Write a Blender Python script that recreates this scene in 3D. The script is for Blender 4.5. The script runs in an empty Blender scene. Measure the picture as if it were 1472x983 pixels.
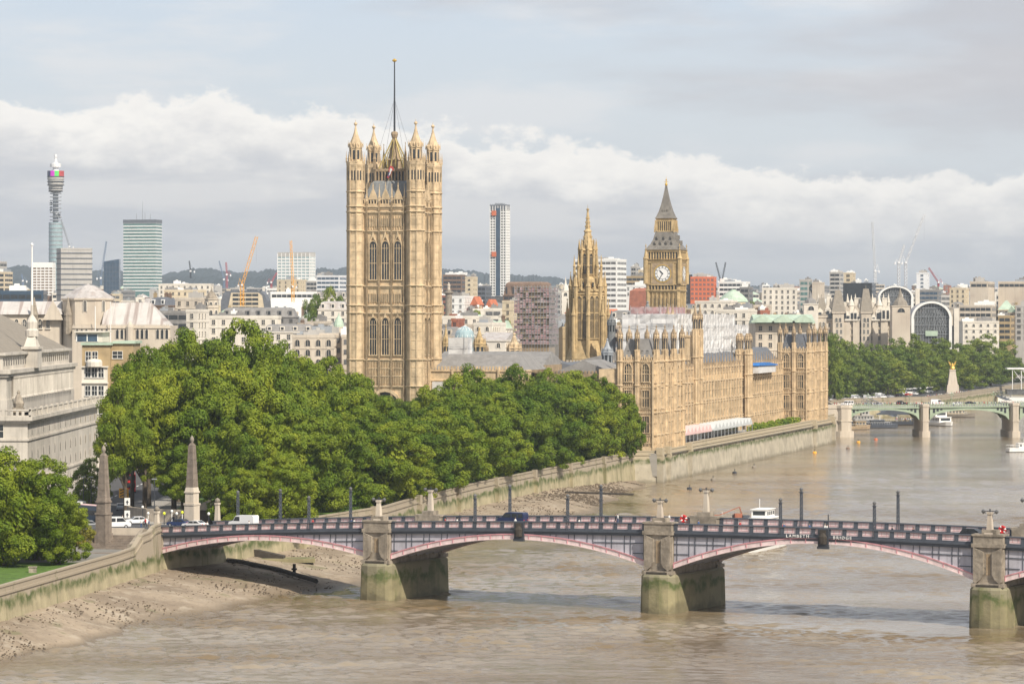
import bpy, math, random
from math import sin, cos, pi, radians, atan2, sqrt, hypot
random.seed(7)
S = bpy.context.scene
COL = S.collection
# ------------------------------------------------------------ camera
F = 4900.0          # focal length in pixels of the 1472 wide photograph
HC = 49.6           # camera height over low water
HR = 453.0          # horizon row
cam = bpy.data.cameras.new('camera'); co = bpy.data.objects.new('camera', cam); COL.objects.link(co)
co.location = (0, 0, HC); co.rotation_euler = (pi/2, 0, 0)
cam.sensor_width = 36; cam.lens = 36*F/1472; cam.shift_y = -(491.5-HR)/1472
cam.clip_start = 1; cam.clip_end = 60000
S.camera = co
def WX(u, Y): return (u-736)/F*Y
def WZ(v, Y): return HC-(v-HR)/F*Y
# ------------------------------------------------------------ view, sun, sky
S.view_settings.view_transform = 'Standard'; S.view_settings.look = 'None'
S.view_settings.gamma = 1; S.view_settings.use_curve_mapping = False
S.view_settings.exposure = 0.27
SUN_EL = radians(44); SX, SY = 0.58, -0.81
sl = bpy.data.lights.new('sun', 'SUN'); sl.energy = 4.9; sl.angle = radians(0.53); sl.color = (1.0, .92, .79)
so = bpy.data.objects.new('sun', sl); COL.objects.link(so); so.location = (200, -300, 400)
so.rotation_euler = (pi/2-SUN_EL, 0, atan2(SX, -SY))
W = bpy.data.worlds.new('World'); S.world = W; W.use_nodes = True
def sky():
    nt = W.node_tree; N = nt.nodes; L = nt.links; N.clear()
    def n(t, **k):
        x = N.new(t)
        for a, b in k.items(): setattr(x, a, b)
        return x
    def mth(op, a, b=None, c=None, cl=False):
        x = n('ShaderNodeMath', operation=op, use_clamp=cl)
        for i, q in enumerate((a, b, c)):
            if q is None: continue
            if isinstance(q, (int, float)): x.inputs[i].default_value = q
            else: L.new(q, x.inputs[i])
        return x.outputs[0]
    def ss(v, a, b):
        x = n('ShaderNodeMapRange', interpolation_type='SMOOTHSTEP'); L.new(v, x.inputs[0])
        x.inputs[1].default_value = a; x.inputs[2].default_value = b; return x.outputs[0]
    def mix(f, a, b):
        x = n('ShaderNodeMix', data_type='RGBA')
        if isinstance(f, (int, float)): x.inputs[0].default_value = f
        else: L.new(f, x.inputs[0])
        for i, q in ((6, a), (7, b)):
            if isinstance(q, tuple): x.inputs[i].default_value = (*q, 1)
            else: L.new(q, x.inputs[i])
        return x.outputs[2]
    out = n('ShaderNodeOutputWorld'); bg = n('ShaderNodeBackground'); bg.inputs[1].default_value = 0.1
    st = n('ShaderNodeTexSky', sky_type='NISHITA', sun_disc=False)
    st.sun_elevation = SUN_EL; st.sun_rotation = atan2(SX, SY); st.air_density = 1.2; st.dust_density = 2.0
    tc = n('ShaderNodeTexCoord'); sep = n('ShaderNodeSeparateXYZ'); L.new(tc.outputs['Generated'], sep.inputs[0])
    az = mth('ARCTAN2', sep.outputs[0], sep.outputs[1]); el = sep.outputs[2]
    def noise(sx, sz, sc, det=6, rough=.55, off=0.0):
        cb = n('ShaderNodeCombineXYZ'); L.new(mth('MULTIPLY', az, sx), cb.inputs[0]); L.new(mth('MULTIPLY', el, sz), cb.inputs[2]); cb.inputs[1].default_value = off
        t = n('ShaderNodeTexNoise'); t.inputs['Scale'].default_value = sc; t.inputs['Detail'].default_value = det; t.inputs['Roughness'].default_value = rough
        L.new(cb.outputs[0], t.inputs['Vector']); return t.outputs[0]
    puff = noise(1, 1.7, 62, 8, .62, 3.1); big = noise(1, 3.5, 9, 4, .5, 8.2); band = noise(1, 7, 13, 5, .55, 1.7); fine = noise(1, 2.4, 34, 6, .6, 5.5)
    # top edge of the cloud bank falls from left to right
    edge = mth('ADD', mth('MULTIPLY', az, -0.088), 0.0535)
    e2 = mth('ADD', edge, mth('MULTIPLY', mth('SUBTRACT', puff, .5), .024))
    e2 = mth('ADD', e2, mth('MULTIPLY', mth('SUBTRACT', big, .5), .030))
    inb = ss(mth('SUBTRACT', e2, el), -.0009, .0026)
    depth = ss(mth('ADD', mth('SUBTRACT', e2, el), mth('MULTIPLY', mth('SUBTRACT', fine, .5), .040)), .002, .024)
    gap = mix(ss(el, .04, .13), (6.7, 7.15, 7.8), (5.4, 6.3, 7.8))
    blue = mix(.25, gap, st.outputs[0])
    thin = mix(mth('MULTIPLY', ss(noise(1, 5, 12, 6, .55, 9.9), .44, .64), .65), blue, (7.1, 7.1, 7.15))
    grey = mth('MULTIPLY', ss(mth('ADD', mth('ADD', noise(1, 5, 7, 6, .5, 12.4), mth('MULTIPLY', az, .9)), mth('MULTIPLY', el, 1.6)), .60, .80), .8)
    hi = mix(grey, thin, (4.9, 4.85, 5.1))
    low = mix(mth('MULTIPLY', ss(band, .40, .58), .9), (5.5, 5.6, 5.85), (7.0, 6.9, 6.8))
    low = mix(mth('MULTIPLY', ss(fine, .50, .66), .4), low, (6.9, 6.75, 6.6))
    cloud = mix(depth, (9.0, 8.7, 8.2), low)
    cloud = mix(mth('MULTIPLY', ss(puff, .35, .62), .16), cloud, (6.0, 6.0, 6.2))
    sk = mix(inb, hi, cloud)
    sk = mix(mth('MULTIPLY', ss(el, .028, -.004), .5), sk, (6.7, 6.7, 6.7))
    up = mix(ss(el, .15, .6), sk, mix(.55, st.outputs[0], (6.2, 6.4, 6.8)))
    L.new(up, bg.inputs[0]); L.new(bg.outputs[0], out.inputs[0])
sky()
# ------------------------------------------------------------ materials
MT = {}
def mat(name, col, rough=.85, var=.25, sc=.35, streak=0, bump=0, bsc=2.0, metal=0, dirt=None, dsc=.08, spec=.3, kind=None):
    m = bpy.data.materials.new(name); m.use_nodes = True; nt = m.node_tree; N = nt.nodes; L = nt.links
    b = N['Principled BSDF']; b.inputs['Roughness'].default_value = rough; b.inputs['Metallic'].default_value = metal
    b.inputs['Specular IOR Level'].default_value = spec
    g = N.new('ShaderNodeNewGeometry')
    def noise(scale, det=5, vec=None, rough=.6):
        t = N.new('ShaderNodeTexNoise'); t.inputs['Scale'].default_value = scale; t.inputs['Detail'].default_value = det; t.inputs['Roughness'].default_value = rough
        L.new(vec or g.outputs['Position'], t.inputs['Vector']); return t.outputs[0]
    def rng(v, a, b_, c, d):
        x = N.new('ShaderNodeMapRange'); L.new(v, x.inputs[0])
        for i, q in enumerate((a, b_, c, d)): x.inputs[i+1].default_value = q
        return x.outputs[0]
    def mixc(f, a, b_, bl='MIX'):
        x = N.new('ShaderNodeMix'); x.data_type = 'RGBA'; x.blend_type = bl
        if isinstance(f, (int, float)): x.inputs[0].default_value = f
        else: L.new(f, x.inputs[0])
        for i, q in ((6, a), (7, b_)):
            if isinstance(q, tuple): x.inputs[i].default_value = (*q, 1)
            else: L.new(q, x.inputs[i])
        return x.outputs[2]
    c = tuple(col)
    lo = tuple(x*(1-var) for x in c); hi = tuple(min(.95, x*(1+var*.6)) for x in c)
    cc = mixc(rng(noise(sc), .3, .7, 0, 1), lo, hi)
    if streak:
        mp = N.new('ShaderNodeMapping'); L.new(g.outputs['Position'], mp.inputs[0]); mp.inputs['Scale'].default_value = (1.3, 1.3, .07)
        cc = mixc(rng(noise(.8, 4, mp.outputs[0]), .5, .75, 0, streak), cc, tuple(x*.42 for x in c))
    if dirt:
        cc = mixc(rng(noise(dsc, 6), .5, .7, 0, .75), cc, dirt)
    L.new(cc, b.inputs['Base Color'])
    if bump:
        bp = N.new('ShaderNodeBump'); bp.inputs['Strength'].default_value = bump; bp.inputs['Distance'].default_value = .25
        L.new(noise(bsc, 6), bp.inputs['Height']); L.new(bp.outputs[0], b.inputs['Normal'])
    m['nodes'] = 1; MT[name] = m; return m, N, L, b, g, noise, rng, mixc, cc
mat('stone', (.58, .445, .285), var=.34, sc=.45, streak=.75, bump=.35, bsc=1.5)
mat('stone_gold', (.46, .34, .18), var=.35, sc=.6, streak=.6, bump=.35, bsc=1.5)
mat('stone_soot', (.36, .27, .175), var=.4, sc=.5, streak=.6, bump=.3)
mat('stone_dark', (.34, .255, .165), var=.35, sc=.6, streak=.5, bump=.3)
mat('stone_pale', (.56, .49, .40), var=.18, sc=.12, streak=.35, bump=.2, dirt=(.34, .28, .23), dsc=.06)
mat('stone_portland', (.55, .505, .44), var=.25, sc=.12, streak=.6, bump=.2)
mat('clock_roof', (.18, .165, .145), rough=.6, var=.3, sc=.6, streak=.3)
mat('stone_white', (.66, .61, .53), var=.14, sc=.15, streak=.22)
mat('stone_grey', (.31, .265, .21), var=.35, sc=.8, dirt=(.13, .11, .085), dsc=.45, streak=.8, bump=.4, bsc=2)
mat('obelisk', (.22, .18, .145), var=.3, sc=.9, streak=.55, bump=.4, bsc=3)
mat('brick_red', (.34, .13, .08), var=.3, sc=.4, streak=.1)
mat('brick_tan', (.40, .30, .17), var=.2, sc=.4, streak=.2)
mat('brick_brown', (.21, .14, .10), var=.3, sc=.4, streak=.2)
mat('concrete', (.43, .41, .38), var=.15, sc=.1, streak=.3)
mat('white_paint', (.76, .75, .72), rough=.5, var=.06)
mat('cream', (.58, .49, .35), var=.15, streak=.15)
mat('slate', (.13, .14, .16), rough=.6, var=.25, sc=.6, streak=.2)
mat('slate_light', (.235, .225, .215), rough=.6, var=.25, sc=.5, streak=.25)
mat('roof_iron', (.20, .21, .215), rough=.55, var=.25, sc=1.2, streak=.4)
def _ls():
    m, N, L, b, g, noise, rng, mixc, cc = mat('lead_streaked', (.50, .47, .44), rough=.55, var=.15, sc=.3)
    mp = N.new('ShaderNodeMapping'); L.new(g.outputs['Position'], mp.inputs[0]); mp.inputs['Scale'].default_value = (1.0, .03, .05)
    x = mixc(rng(noise(.5, 4, mp.outputs[0]), .48, .6, 0, .75), cc, (.25, .19, .165)); L.new(x, b.inputs['Base Color'])
_ls()
mat('lead', (.46, .43, .41), rough=.55, var=.2, sc=.3, streak=.6, dirt=(.27, .21, .18), dsc=.35)
mat('stone_tile', (.245, .215, .175), rough=.8, var=.2, sc=.8, streak=.3, bump=.3)
mat('copper', (.42, .52, .41), rough=.6, var=.2, sc=.3, streak=.2)
mat('red_tile', (.50, .16, .08), var=.25)
mat('orange_panel', (.62, .17, .075), rough=.5, var=.12)
mat('glass_dark', (.035, .04, .045), rough=.18, var=.4, sc=.7, spec=.6)
mat('glass_grey', (.13, .13, .13), rough=.25, var=.5, sc=.9, spec=.5)
mat('glass_blue', (.05, .085, .13), rough=.15, var=.3, sc=.3, spec=.6)
mat('glass_green', (.10, .20, .19), rough=.15, var=.3, sc=.2, spec=.6)
mat('glass_pale', (.30, .40, .42), rough=.2, var=.2, sc=.2, spec=.6)
mat('gold', (.80, .52, .12), rough=.35, metal=.7, var=.1)
mat('gold_dull', (.42, .33, .13), rough=.5, metal=.3, var=.3)
mat('mud_stone', (.13, .10, .07), var=.5, sc=1)
mat('iron', (.045, .05, .06), rough=.5, var=.2)
mat('steel', (.36, .38, .40), rough=.45, var=.15, metal=.3)
mat('steel_white', (.72, .72, .72), rough=.5, var=.08)
mat('pink', (.60, .29, .32), rough=.6, var=.25, sc=.8, streak=.5)
mat('pink_pale', (.72, .58, .57), rough=.6, var=.2, sc=.7, streak=.4)
mat('bridge_grey', (.44, .43, .475), rough=.65, var=.2, sc=.5, streak=.4)
mat('bridge_dark', (.075, .085, .105), rough=.5, var=.2, sc=.8)
mat('bridge_green', (.34, .41, .30), rough=.6, var=.15, sc=.3, streak=.2)
mat('crane_yellow', (.85, .42, .05), rough=.5, var=.08)
mat('crane_red', (.40, .10, .12), rough=.5, var=.1)
mat('crane_blue', (.18, .24, .34), rough=.5, var=.1)
mat('magenta', (.62, .03, .55), rough=.4, var=.02)
mat('green_led', (.10, .65, .12), rough=.4, var=.02)
mat('navy', (.025, .035, .09), rough=.3, var=.2)
mat('red', (.55, .03, .03), rough=.35, var=.1)
mat('yellow', (.75, .80, .05), rough=.5, var=.1)
mat('car_white', (.74, .74, .74), rough=.3, var=.03)
mat('car_black', (.02, .022, .026), rough=.22, var=.1)
mat('car_blue', (.03, .05, .13), rough=.25, var=.1)
mat('car_silver', (.36, .37, .39), rough=.3, var=.05)
mat('rubber', (.02, .02, .02), rough=.9, var=.1)
mat('skin', (.50, .30, .21), rough=.6, var=.05)
mat('cloth_dark', (.03, .035, .05), var=.3, sc=2)
mat('cloth_blue', (.06, .11, .25), var=.3, sc=2)
mat('cloth_red', (.45, .06, .06), var=.3, sc=2)
mat('cloth_white', (.65, .64, .62), var=.1, sc=2)
mat('cloth_tan', (.36, .28, .18), var=.2, sc=2)
mat('sheet_white', (.62, .61, .60), rough=.7, var=.13, sc=.45, bump=1, bsc=.35, dirt=(.40, .39, .39), dsc=.25)
mat('sheet_blue', (.03, .17, .50), rough=.5, var=.15)
mat('marquee_pink', (.66, .46, .44), rough=.7, var=.1)
mat('marquee_grey', (.50, .52, .52), rough=.6, var=.1)
mat('netting', (.36, .22, .22), var=.35, sc=.5, streak=.2, dirt=(.5, .46, .45), dsc=.3)
mat('hedge', (.05, .085, .03), var=.5, sc=1.5, bump=1)
mat('asphalt', (.075, .075, .078), var=.2, sc=.3)
mat('paving', (.33, .31, .28), var=.15, sc=.5)
mat('marking', (.72, .72, .70), var=.08)
mat('grass', (.085, .15, .025), var=.45, sc=.5, bump=.4)
mat('bark', (.10, .08, .06), var=.4, sc=1.5, bump=.6)
mat('timber', (.06, .05, .04), var=.3, sc=1)
mat('city_ground', (.20, .19, .17), var=.25, sc=.05)
mat('hill', (.04, .055, .06), var=.25, sc=.006)  # bluish base colour stands in for part of the distance haze
mat('parapet', (.42, .36, .29), var=.25, sc=.4, streak=.4, bump=.4)
def leafmat(name, col, hi, tr=.25):
    m, N, L, b, g, noise, rng, mixc, cc = mat(name, col, rough=.62, var=.3, sc=.5, spec=.2)
    oi = N.new('ShaderNodeObjectInfo')
    c1 = mixc(rng(noise(.16, 4), .42, .66, 0, 1), cc, hi)
    hs = N.new('ShaderNodeHueSaturation'); L.new(c1, hs.inputs['Color'])
    L.new(rng(oi.outputs['Random'], 0, 1, .78, 1.25), hs.inputs['Value']); L.new(rng(oi.outputs['Random'], 0, 1, .515, .485), hs.inputs['Hue'])
    L.new(hs.outputs[0], b.inputs['Base Color'])
    t = N.new('ShaderNodeBsdfTranslucent'); L.new(hs.outputs[0], t.inputs[0])
    mx = N.new('ShaderNodeMixShader'); mx.inputs[0].default_value = tr
    L.new(b.outputs[0], mx.inputs[1]); L.new(t.outputs[0], mx.inputs[2]); L.new(mx.outputs[0], N['Material Output'].inputs[0])
leafmat('leaf', (.115, .18, .012), (.22, .265, .018), .22)
leafmat('leaf_far', (.12, .175, .022), (.20, .24, .03), .2)
leafmat('leaf_yellow', (.22, .22, .03), (.33, .26, .04))
def wallmat(name, top, tide, base, vst=.7, amp=1.6):
    # stone river wall: weathered stone on top, weed line, pale silted stone under it (stains fixed at tide height)
    m, N, L, b, g, noise, rng, mixc, cc = mat(name, base, rough=.8, var=.3, sc=.25, streak=.35*vst, bump=.3)
    sp = N.new('ShaderNodeSeparateXYZ'); L.new(g.outputs['Position'], sp.inputs[0])
    a = N.new('ShaderNodeMath'); a.operation = 'ADD'; L.new(sp.outputs[2], a.inputs[0])
    L.new(rng(noise(.22, 6), .3, .7, -amp, amp), a.inputs[1])
    f1 = rng(a.outputs[0], tide-.9, tide+.2, 0, 1); f2 = rng(a.outputs[0], tide+.7, tide+1.3, 0, 1)
    gr = mixc(rng(noise(.5, 5), .45, .62, 0, .6), (.085, .105, .035), base)
    x = mixc(f1, cc, gr); x = mixc(f2, x, top)
    mp = N.new('ShaderNodeMapping'); L.new(g.outputs['Position'], mp.inputs[0]); mp.inputs['Scale'].default_value = (.55, .55, .06)
    x = mixc(rng(noise(.7, 5, mp.outputs[0]), .56, .66, 0, vst), x, (.12, .125, .05))
    w = rng(a.outputs[0], .3, 1.4, .6, 0); x = mixc(w, x, (.10, .085, .05))
    L.new(x, b.inputs['Base Color'])
wallmat('river_wall', (.33, .28, .21), 5.7, (.38, .33, .21), .6, .8)
wallmat('river_wall_palace', (.40, .34, .24), 6.3, (.42, .375, .29), .25, .7)
wallmat('pier_base', (.22, .20, .13), 4.2, (.25, .22, .125))
def mudmat():
    m, N, L, b, g, noise, rng, mixc, cc = mat('mud', (.32, .255, .185), rough=.75, var=.3, sc=.12, bump=.9, bsc=1.2)
    peb = rng(noise(1.1, 3), .60, .66, 0, .8); x = mixc(peb, cc, (.12, .09, .065))
    x = mixc(rng(noise(.07, 6), .48, .58, 0, .7), x, (.20, .155, .11)); x = mixc(rng(noise(.3, 5), .55, .62, 0, .5), x, (.42, .36, .28)); x = mixc(rng(noise(.12, 6), .6, .66, 0, .6), x, (.13, .13, .06))
    sp = N.new('ShaderNodeSeparateXYZ'); L.new(g.outputs['Position'], sp.inputs[0])
    w = rng(sp.outputs[2], .2, .9, 1, 0); x = mixc(w, x, (.17, .13, .085)); L.new(x, b.inputs['Base Color'])
    L.new(rng(sp.outputs[2], .1, .8, .3, .8), b.inputs['Roughness'])
mudmat()
def watermat():
    m, N, L, b, g, noise, rng, mixc, cc = mat('water', (.175, .125, .066), rough=.09, var=.15, sc=.02, spec=.5)
    b.inputs['IOR'].default_value = 1.5
    mp = N.new('ShaderNodeMapping'); L.new(g.outputs['Position'], mp.inputs[0]); mp.inputs['Scale'].default_value = (.55, 1, 1); mp.inputs['Rotation'].default_value = (0, 0, .35)
    n1 = noise(.12, 3, mp.outputs[0], .5); n2 = noise(.55, 5, mp.outputs[0], .65)
    patch = rng(noise(.016, 6, mp.outputs[0]), .42, .60, .25, 1.0)
    ad = N.new('ShaderNodeMath'); ad.operation = 'MULTIPLY_ADD'; L.new(n1, ad.inputs[0]); ad.inputs[1].default_value = 1.6; L.new(n2, ad.inputs[2])
    bp = N.new('ShaderNodeBump'); L.new(patch, bp.inputs['Strength']); bp.inputs['Distance'].default_value = .35
    L.new(ad.outputs[0], bp.inputs['Height']); L.new(bp.outputs[0], b.inputs['Normal'])
    c = mixc(rng(noise(.03, 7, mp.outputs[0]), .42, .6, 0, .9), cc, (.27, .225, .165)); L.new(c, b.inputs['Base Color'])
watermat()
# ------------------------------------------------------------ mesh builder
class MB:
    def __init__(s): s.v = []; s.f = []; s.m = []
    def add(s, vs, fs, mi=0):
        o = len(s.v); s.v += vs
        for f in fs: s.f.append([i+o for i in f]); s.m.append(mi)
    def box(s, x0, y0, z0, x1, y1, z1, mi=0):
        s.add([(x0,y0,z0),(x1,y0,z0),(x1,y1,z0),(x0,y1,z0),(x0,y0,z1),(x1,y0,z1),(x1,y1,z1),(x0,y1,z1)],
              [(0,3,2,1),(4,5,6,7),(0,1,5,4),(1,2,6,5),(2,3,7,6),(3,0,4,7)], mi)
    def frus(s, x0, y0, x1, y1, z0, a0, b0, a1, b1, z1, mi=0):
        s.add([(x0,y0,z0),(x1,y0,z0),(x1,y1,z0),(x0,y1,z0),(a0,b0,z1),(a1,b0,z1),(a1,b1,z1),(a0,b1,z1)],
              [(0,3,2,1),(4,5,6,7),(0,1,5,4),(1,2,6,5),(2,3,7,6),(3,0,4,7)], mi)
    def lathe(s, cx, cy, prof, n=8, rot=None, mi=0, sy=1):
        if rot is None: rot = pi/n
        vs = []; fs = []
        for r, z in prof:
            for k in range(n):
                a = rot+2*pi*k/n; vs.append((cx+r*cos(a), cy+sy*r*sin(a), z))
        for j in range(len(prof)-1):
            for k in range(n):
                a = j*n+k; b = j*n+(k+1) % n; fs.append((a, b, b+n, a+n))
        fs.append(tuple(range(n-1, -1, -1))); fs.append(tuple(range((len(prof)-1)*n, len(prof)*n)))
        s.add(vs, fs, mi)
    def tube(s, p, q, r, n=4, mi=0, r2=None):
        r2 = r if r2 is None else r2
        d = [q[i]-p[i] for i in range(3)]; l = sqrt(sum(x*x for x in d)) or 1; d = [x/l for x in d]
        a = (0, 0, 1) if abs(d[2]) < .9 else (1, 0, 0)
        e = [d[1]*a[2]-d[2]*a[1], d[2]*a[0]-d[0]*a[2], d[0]*a[1]-d[1]*a[0]]; l = sqrt(sum(x*x for x in e)); e = [x/l for x in e]
        g = [d[1]*e[2]-d[2]*e[1], d[2]*e[0]-d[0]*e[2], d[0]*e[1]-d[1]*e[0]]
        vs = []
        for c, rr in ((p, r), (q, r2)):
            for k in range(n):
                t = 2*pi*(k+.5)/n; vs.append(tuple(c[i]+rr*(cos(t)*e[i]+sin(t)*g[i]) for i in range(3)))
        s.add(vs, [(k, (k+1) % n, (k+1) % n+n, k+n) for k in range(n)]+[tuple(range(n-1, -1, -1)), tuple(range(n, 2*n))], mi)
    def prism(s, pts, z0, z1, mi=0):
        n = len(pts); s.add([(x, y, z0) for x, y in pts]+[(x, y, z1) for x, y in pts],
            [tuple(range(n-1, -1, -1)), tuple(range(n, 2*n))]+[(k, (k+1) % n, (k+1) % n+n, k+n) for k in range(n)], mi)
    def ext(s, pts, y0, y1, mi=0):   # outline in xz extruded along y
        n = len(pts); s.add([(x, y0, z) for x, z in pts]+[(x, y1, z) for x, z in pts],
            [tuple(range(n)), tuple(range(2*n-1, n-1, -1))]+[(k+n, (k+1) % n+n, (k+1) % n, k) for k in range(n)], mi)
    def extx(s, pts, x0, x1, mi=0):  # outline in yz extruded along x
        n = len(pts); s.add([(x0, y, z) for y, z in pts]+[(x1, y, z) for y, z in pts],
            [tuple(range(n)), tuple(range(2*n-1, n-1, -1))]+[(k+n, (k+1) % n+n, (k+1) % n, k) for k in range(n)], mi)
    def mesh(s, name, mats, dz=0, smooth=False):
        me = bpy.data.meshes.new(name)
        me.from_pydata([(x, y, z-dz) for x, y, z in s.v], [], s.f)
        for k in (mats if isinstance(mats, (list, tuple)) else [mats]): me.materials.append(MT[k])
        me.polygons.foreach_set('material_index', s.m)
        if smooth: me.polygons.foreach_set('use_smooth', [True]*len(s.f))
        me.update(); return me
def link(name, me, parent=None, loc=(0, 0, 0), rz=0, sc=None):
    o = bpy.data.objects.new(name, me); COL.objects.link(o); o.location = loc; o.rotation_euler = (0, 0, rz)
    if sc: o.scale = sc
    if parent: o.parent = parent
    return o
def tag(o, label, cat, group=None, kind=None):
    o['label'] = label; o['category'] = cat
    if group: o['group'] = group
    if kind: o['kind'] = kind
    return o
class Thing:
    def __init__(s, name, label, cat, x, y, z, rz=0, group=None):
        s.z = z; s.r = link(name, None, None, (x, y, z), rz); tag(s.r, label, cat, group)
        s.r.empty_display_size = 1
    def part(s, name, mb, mats, parent=None, smooth=False, label=None):
        o = link(name, mb.mesh(name, mats, s.z, smooth), parent or s.r)
        if label: o['label'] = label
        return o
    def inst(s, name, me, x, y, z, rz=0, sc=None, parent=None):
        return link(name, me, parent or s.r, (x, y, z-s.z), rz, sc)
def solo(name, mb, mats, label, cat, loc=(0, 0, 0), rz=0, group=None, smooth=False):
    return tag(link(name, mb.mesh(name, mats, 0, smooth), None, loc, rz), label, cat, group)
def struct(name, mb, mats, smooth=False, kind='structure'):
    o = link(name, mb.mesh(name, mats, 0, smooth)); o['kind'] = kind; return o
def copy_tree(o, parent=None):
    kids = [c for c in o.children]
    c = o.copy(); COL.objects.link(c)
    if parent: c.parent = parent
    for k in kids: copy_tree(k, c)
    return c
def ordn(i):
    w = ['first','second','third','fourth','fifth','sixth','seventh','eighth','ninth','tenth','eleventh','twelfth','thirteenth','fourteenth','fifteenth','sixteenth','seventeenth','eighteenth','nineteenth','twentieth']
    t = ['twenty','thirty','forty','fifty','sixty','seventy','eighty','ninety']
    if i < 20: return w[i]
    n = i+1; return t[n//10-2]+('-'+w[n % 10-1] if n % 10 else '') if n % 10 else {20:'twentieth',30:'thirtieth',40:'fortieth',50:'fiftieth',60:'sixtieth'}.get(n, str(n)+'th')
# ------------------------------------------------------------ windows (front faces -y, origin bottom centre)
WC = {}
def win(style, w, h, fr='stone', gl='glass_dark'):
    k = (style, round(w, 2), round(h, 2), fr, gl)
    if k in WC: return WC[k]
    b = MB(); W2 = w/2
    if style == 'goth':
        arc = [(W2, 0), (W2, h-w*.8)]+[(W2*cos(t), h-w*.8+w*.8*sin(t)**.9) for t in (.35, .75, 1.15)]+[(0, h)]
        arc += [(-x, z) for x, z in arc[-2::-1]]
        b.ext(arc, -.06, .05, 1)
        for i in range(len(arc)-1):
            p, q = arc[i], arc[i+1]; t = .22 if w > 1.2 else .12
            b.ext([(p[0], p[1]), (q[0], q[1]), (q[0]*(1+t/W2), q[1]+(t if i > 0 and i < len(arc)-2 else 0)*.8), (p[0]*(1+t/W2), p[1]+(t if i > 0 else 0)*.8)][::-1], -.42, .05, 0)
        m = .07 if w > 1.2 else .04
        nm = 2 if w > 1.2 else 1
        for j in range(nm):
            x = -W2+(j+1)*w/(nm+1); b.box(x-m, -.2, 0, x+m, -.02, h-w*.35, 0)
        b.box(-W2, -.18, h*.42, W2, -.02, h*.42+.16, 0); b.box(-W2, -.17, h-w*.95, W2, -.02, h-w*.95+.14, 0)
        b.box(-W2-.3, -.45, -.3, W2+.3, .05, 0, 0)
    elif style == 'goth2':   # square headed mullioned
        b.box(-W2, -.06, 0, W2, .05, h, 1)
        for x in (-W2-.15, W2): b.box(x, -.4, 0, x+.15, .05, h, 0)
        b.box(-W2-.15, -.4, h, W2+.15, .05, h+.25, 0); b.box(-W2-.2, -.45, -.25, W2+.2, .05, 0, 0)
        for x in (-w/6, w/6): b.box(x-.06, -.2, 0, x+.06, -.03, h, 0)
        b.box(-W2, -.19, h*.5, W2, -.03, h*.5+.14, 0)
    elif style == 'slit':
        b.ext([(-W2, 0), (W2, 0), (W2, h-w*.6), (0, h), (-W2, h-w*.6)], -.06, .05, 1)
        for x in (-W2-.1, W2): b.box(x, -.25, 0, x+.1, .05, h, 0)
    elif style == 'sash':
        b.box(-W2, -.05, 0, W2, .05, h, 1)
        for x in (-W2-.1, W2): b.box(x, -.16, -.1, x+.1, .05, h+.1, 0)
        b.box(-W2, -.16, h, W2, .05, h+.1, 0); b.box(-W2-.2, -.25, -.2, W2+.2, .05, -.03, 0)
        b.box(-.05, -.1, 0, .05, -.04, h, 0); b.box(-W2, -.1, h*.5-.05, W2, -.04, h*.5+.05, 0)
    elif style == 'band':
        b.box(-W2, -.08, 0, W2, .05, h, 1)
        n = max(2, int(w/3.2))
        for i in range(n+1):
            x = -W2+w*i/n; b.box(x-.12, -.16, 0, x+.12, -.06, h, 0)
    elif style == 'arch':
        arc = [(W2, 0), (W2, h-W2)]+[(W2*cos(t), h-W2+W2*sin(t)) for t in (.5, 1.05, pi/2, 2.1, 2.64)]+[(-W2, h-W2), (-W2, 0)]
        b.ext(arc, -.05, .05, 1)
        for i in range(len(arc)-1):
            p, q = arc[i], arc[i+1]; k2 = 1+.2/W2
            f = lambda a: (a[0]*k2, h-W2+(a[1]-h+W2)*k2 if a[1] > h-W2 else a[1])
            b.ext([p, q, f(q), f(p)][::-1], -.3, .05, 0)
        b.box(-.05, -.12, 0, .05, -.04, h-.1, 0)
    me = b.mesh('window', [fr, gl]); WC[k] = me; return me
# ------------------------------------------------------------ terrain and river
BANK = [(-160, 150), (-122, 300), (-100, 380), (-88, 450), (-77, 514), (-63.4, 615.5), (-54.4, 633.2), (-42, 675), (-26.6, 722), (-19.5, 768), (-8, 825), (11.5, 908), (36, 1008),
        (44.5, 1009), (126.3, 1325), (118, 1327), (131, 1385), (137, 1395), (140, 1440), (148, 1600), (160, 1640), (205, 1680), (242, 1800), (300, 2000), (345, 2160), (520, 2650)]
def lerp_tab(T, y):
    for i in range(len(T)-1):
        a, b = T[i], T[i+1]
        if a[1] <= y <= b[1] and b[1] > a[1]: return a[0]+(b[0]-a[0])*(y-a[1])/(b[1]-a[1])
    return T[0][0] if y < T[0][1] else T[-1][0]
def bankx(y): return lerp_tab(BANK, y)
def sstep(t): t = max(0, min(1, t)); return t*t*(3-2*t)
def gz(x, y):
    z = 8.0
    d = hypot((x+70)*.885-(y-632)*.465, 0); e = hypot(x+72, y-634)
    z += 2.1*sstep((34-e)/26)*sstep((y-613)/2)
    z -= .4*sstep((612-y)/10)*sstep((x+140)/20)
    if y > 2000: z += (y-2000)*.0125
    if y > 5000: z += 0
    return z
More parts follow.
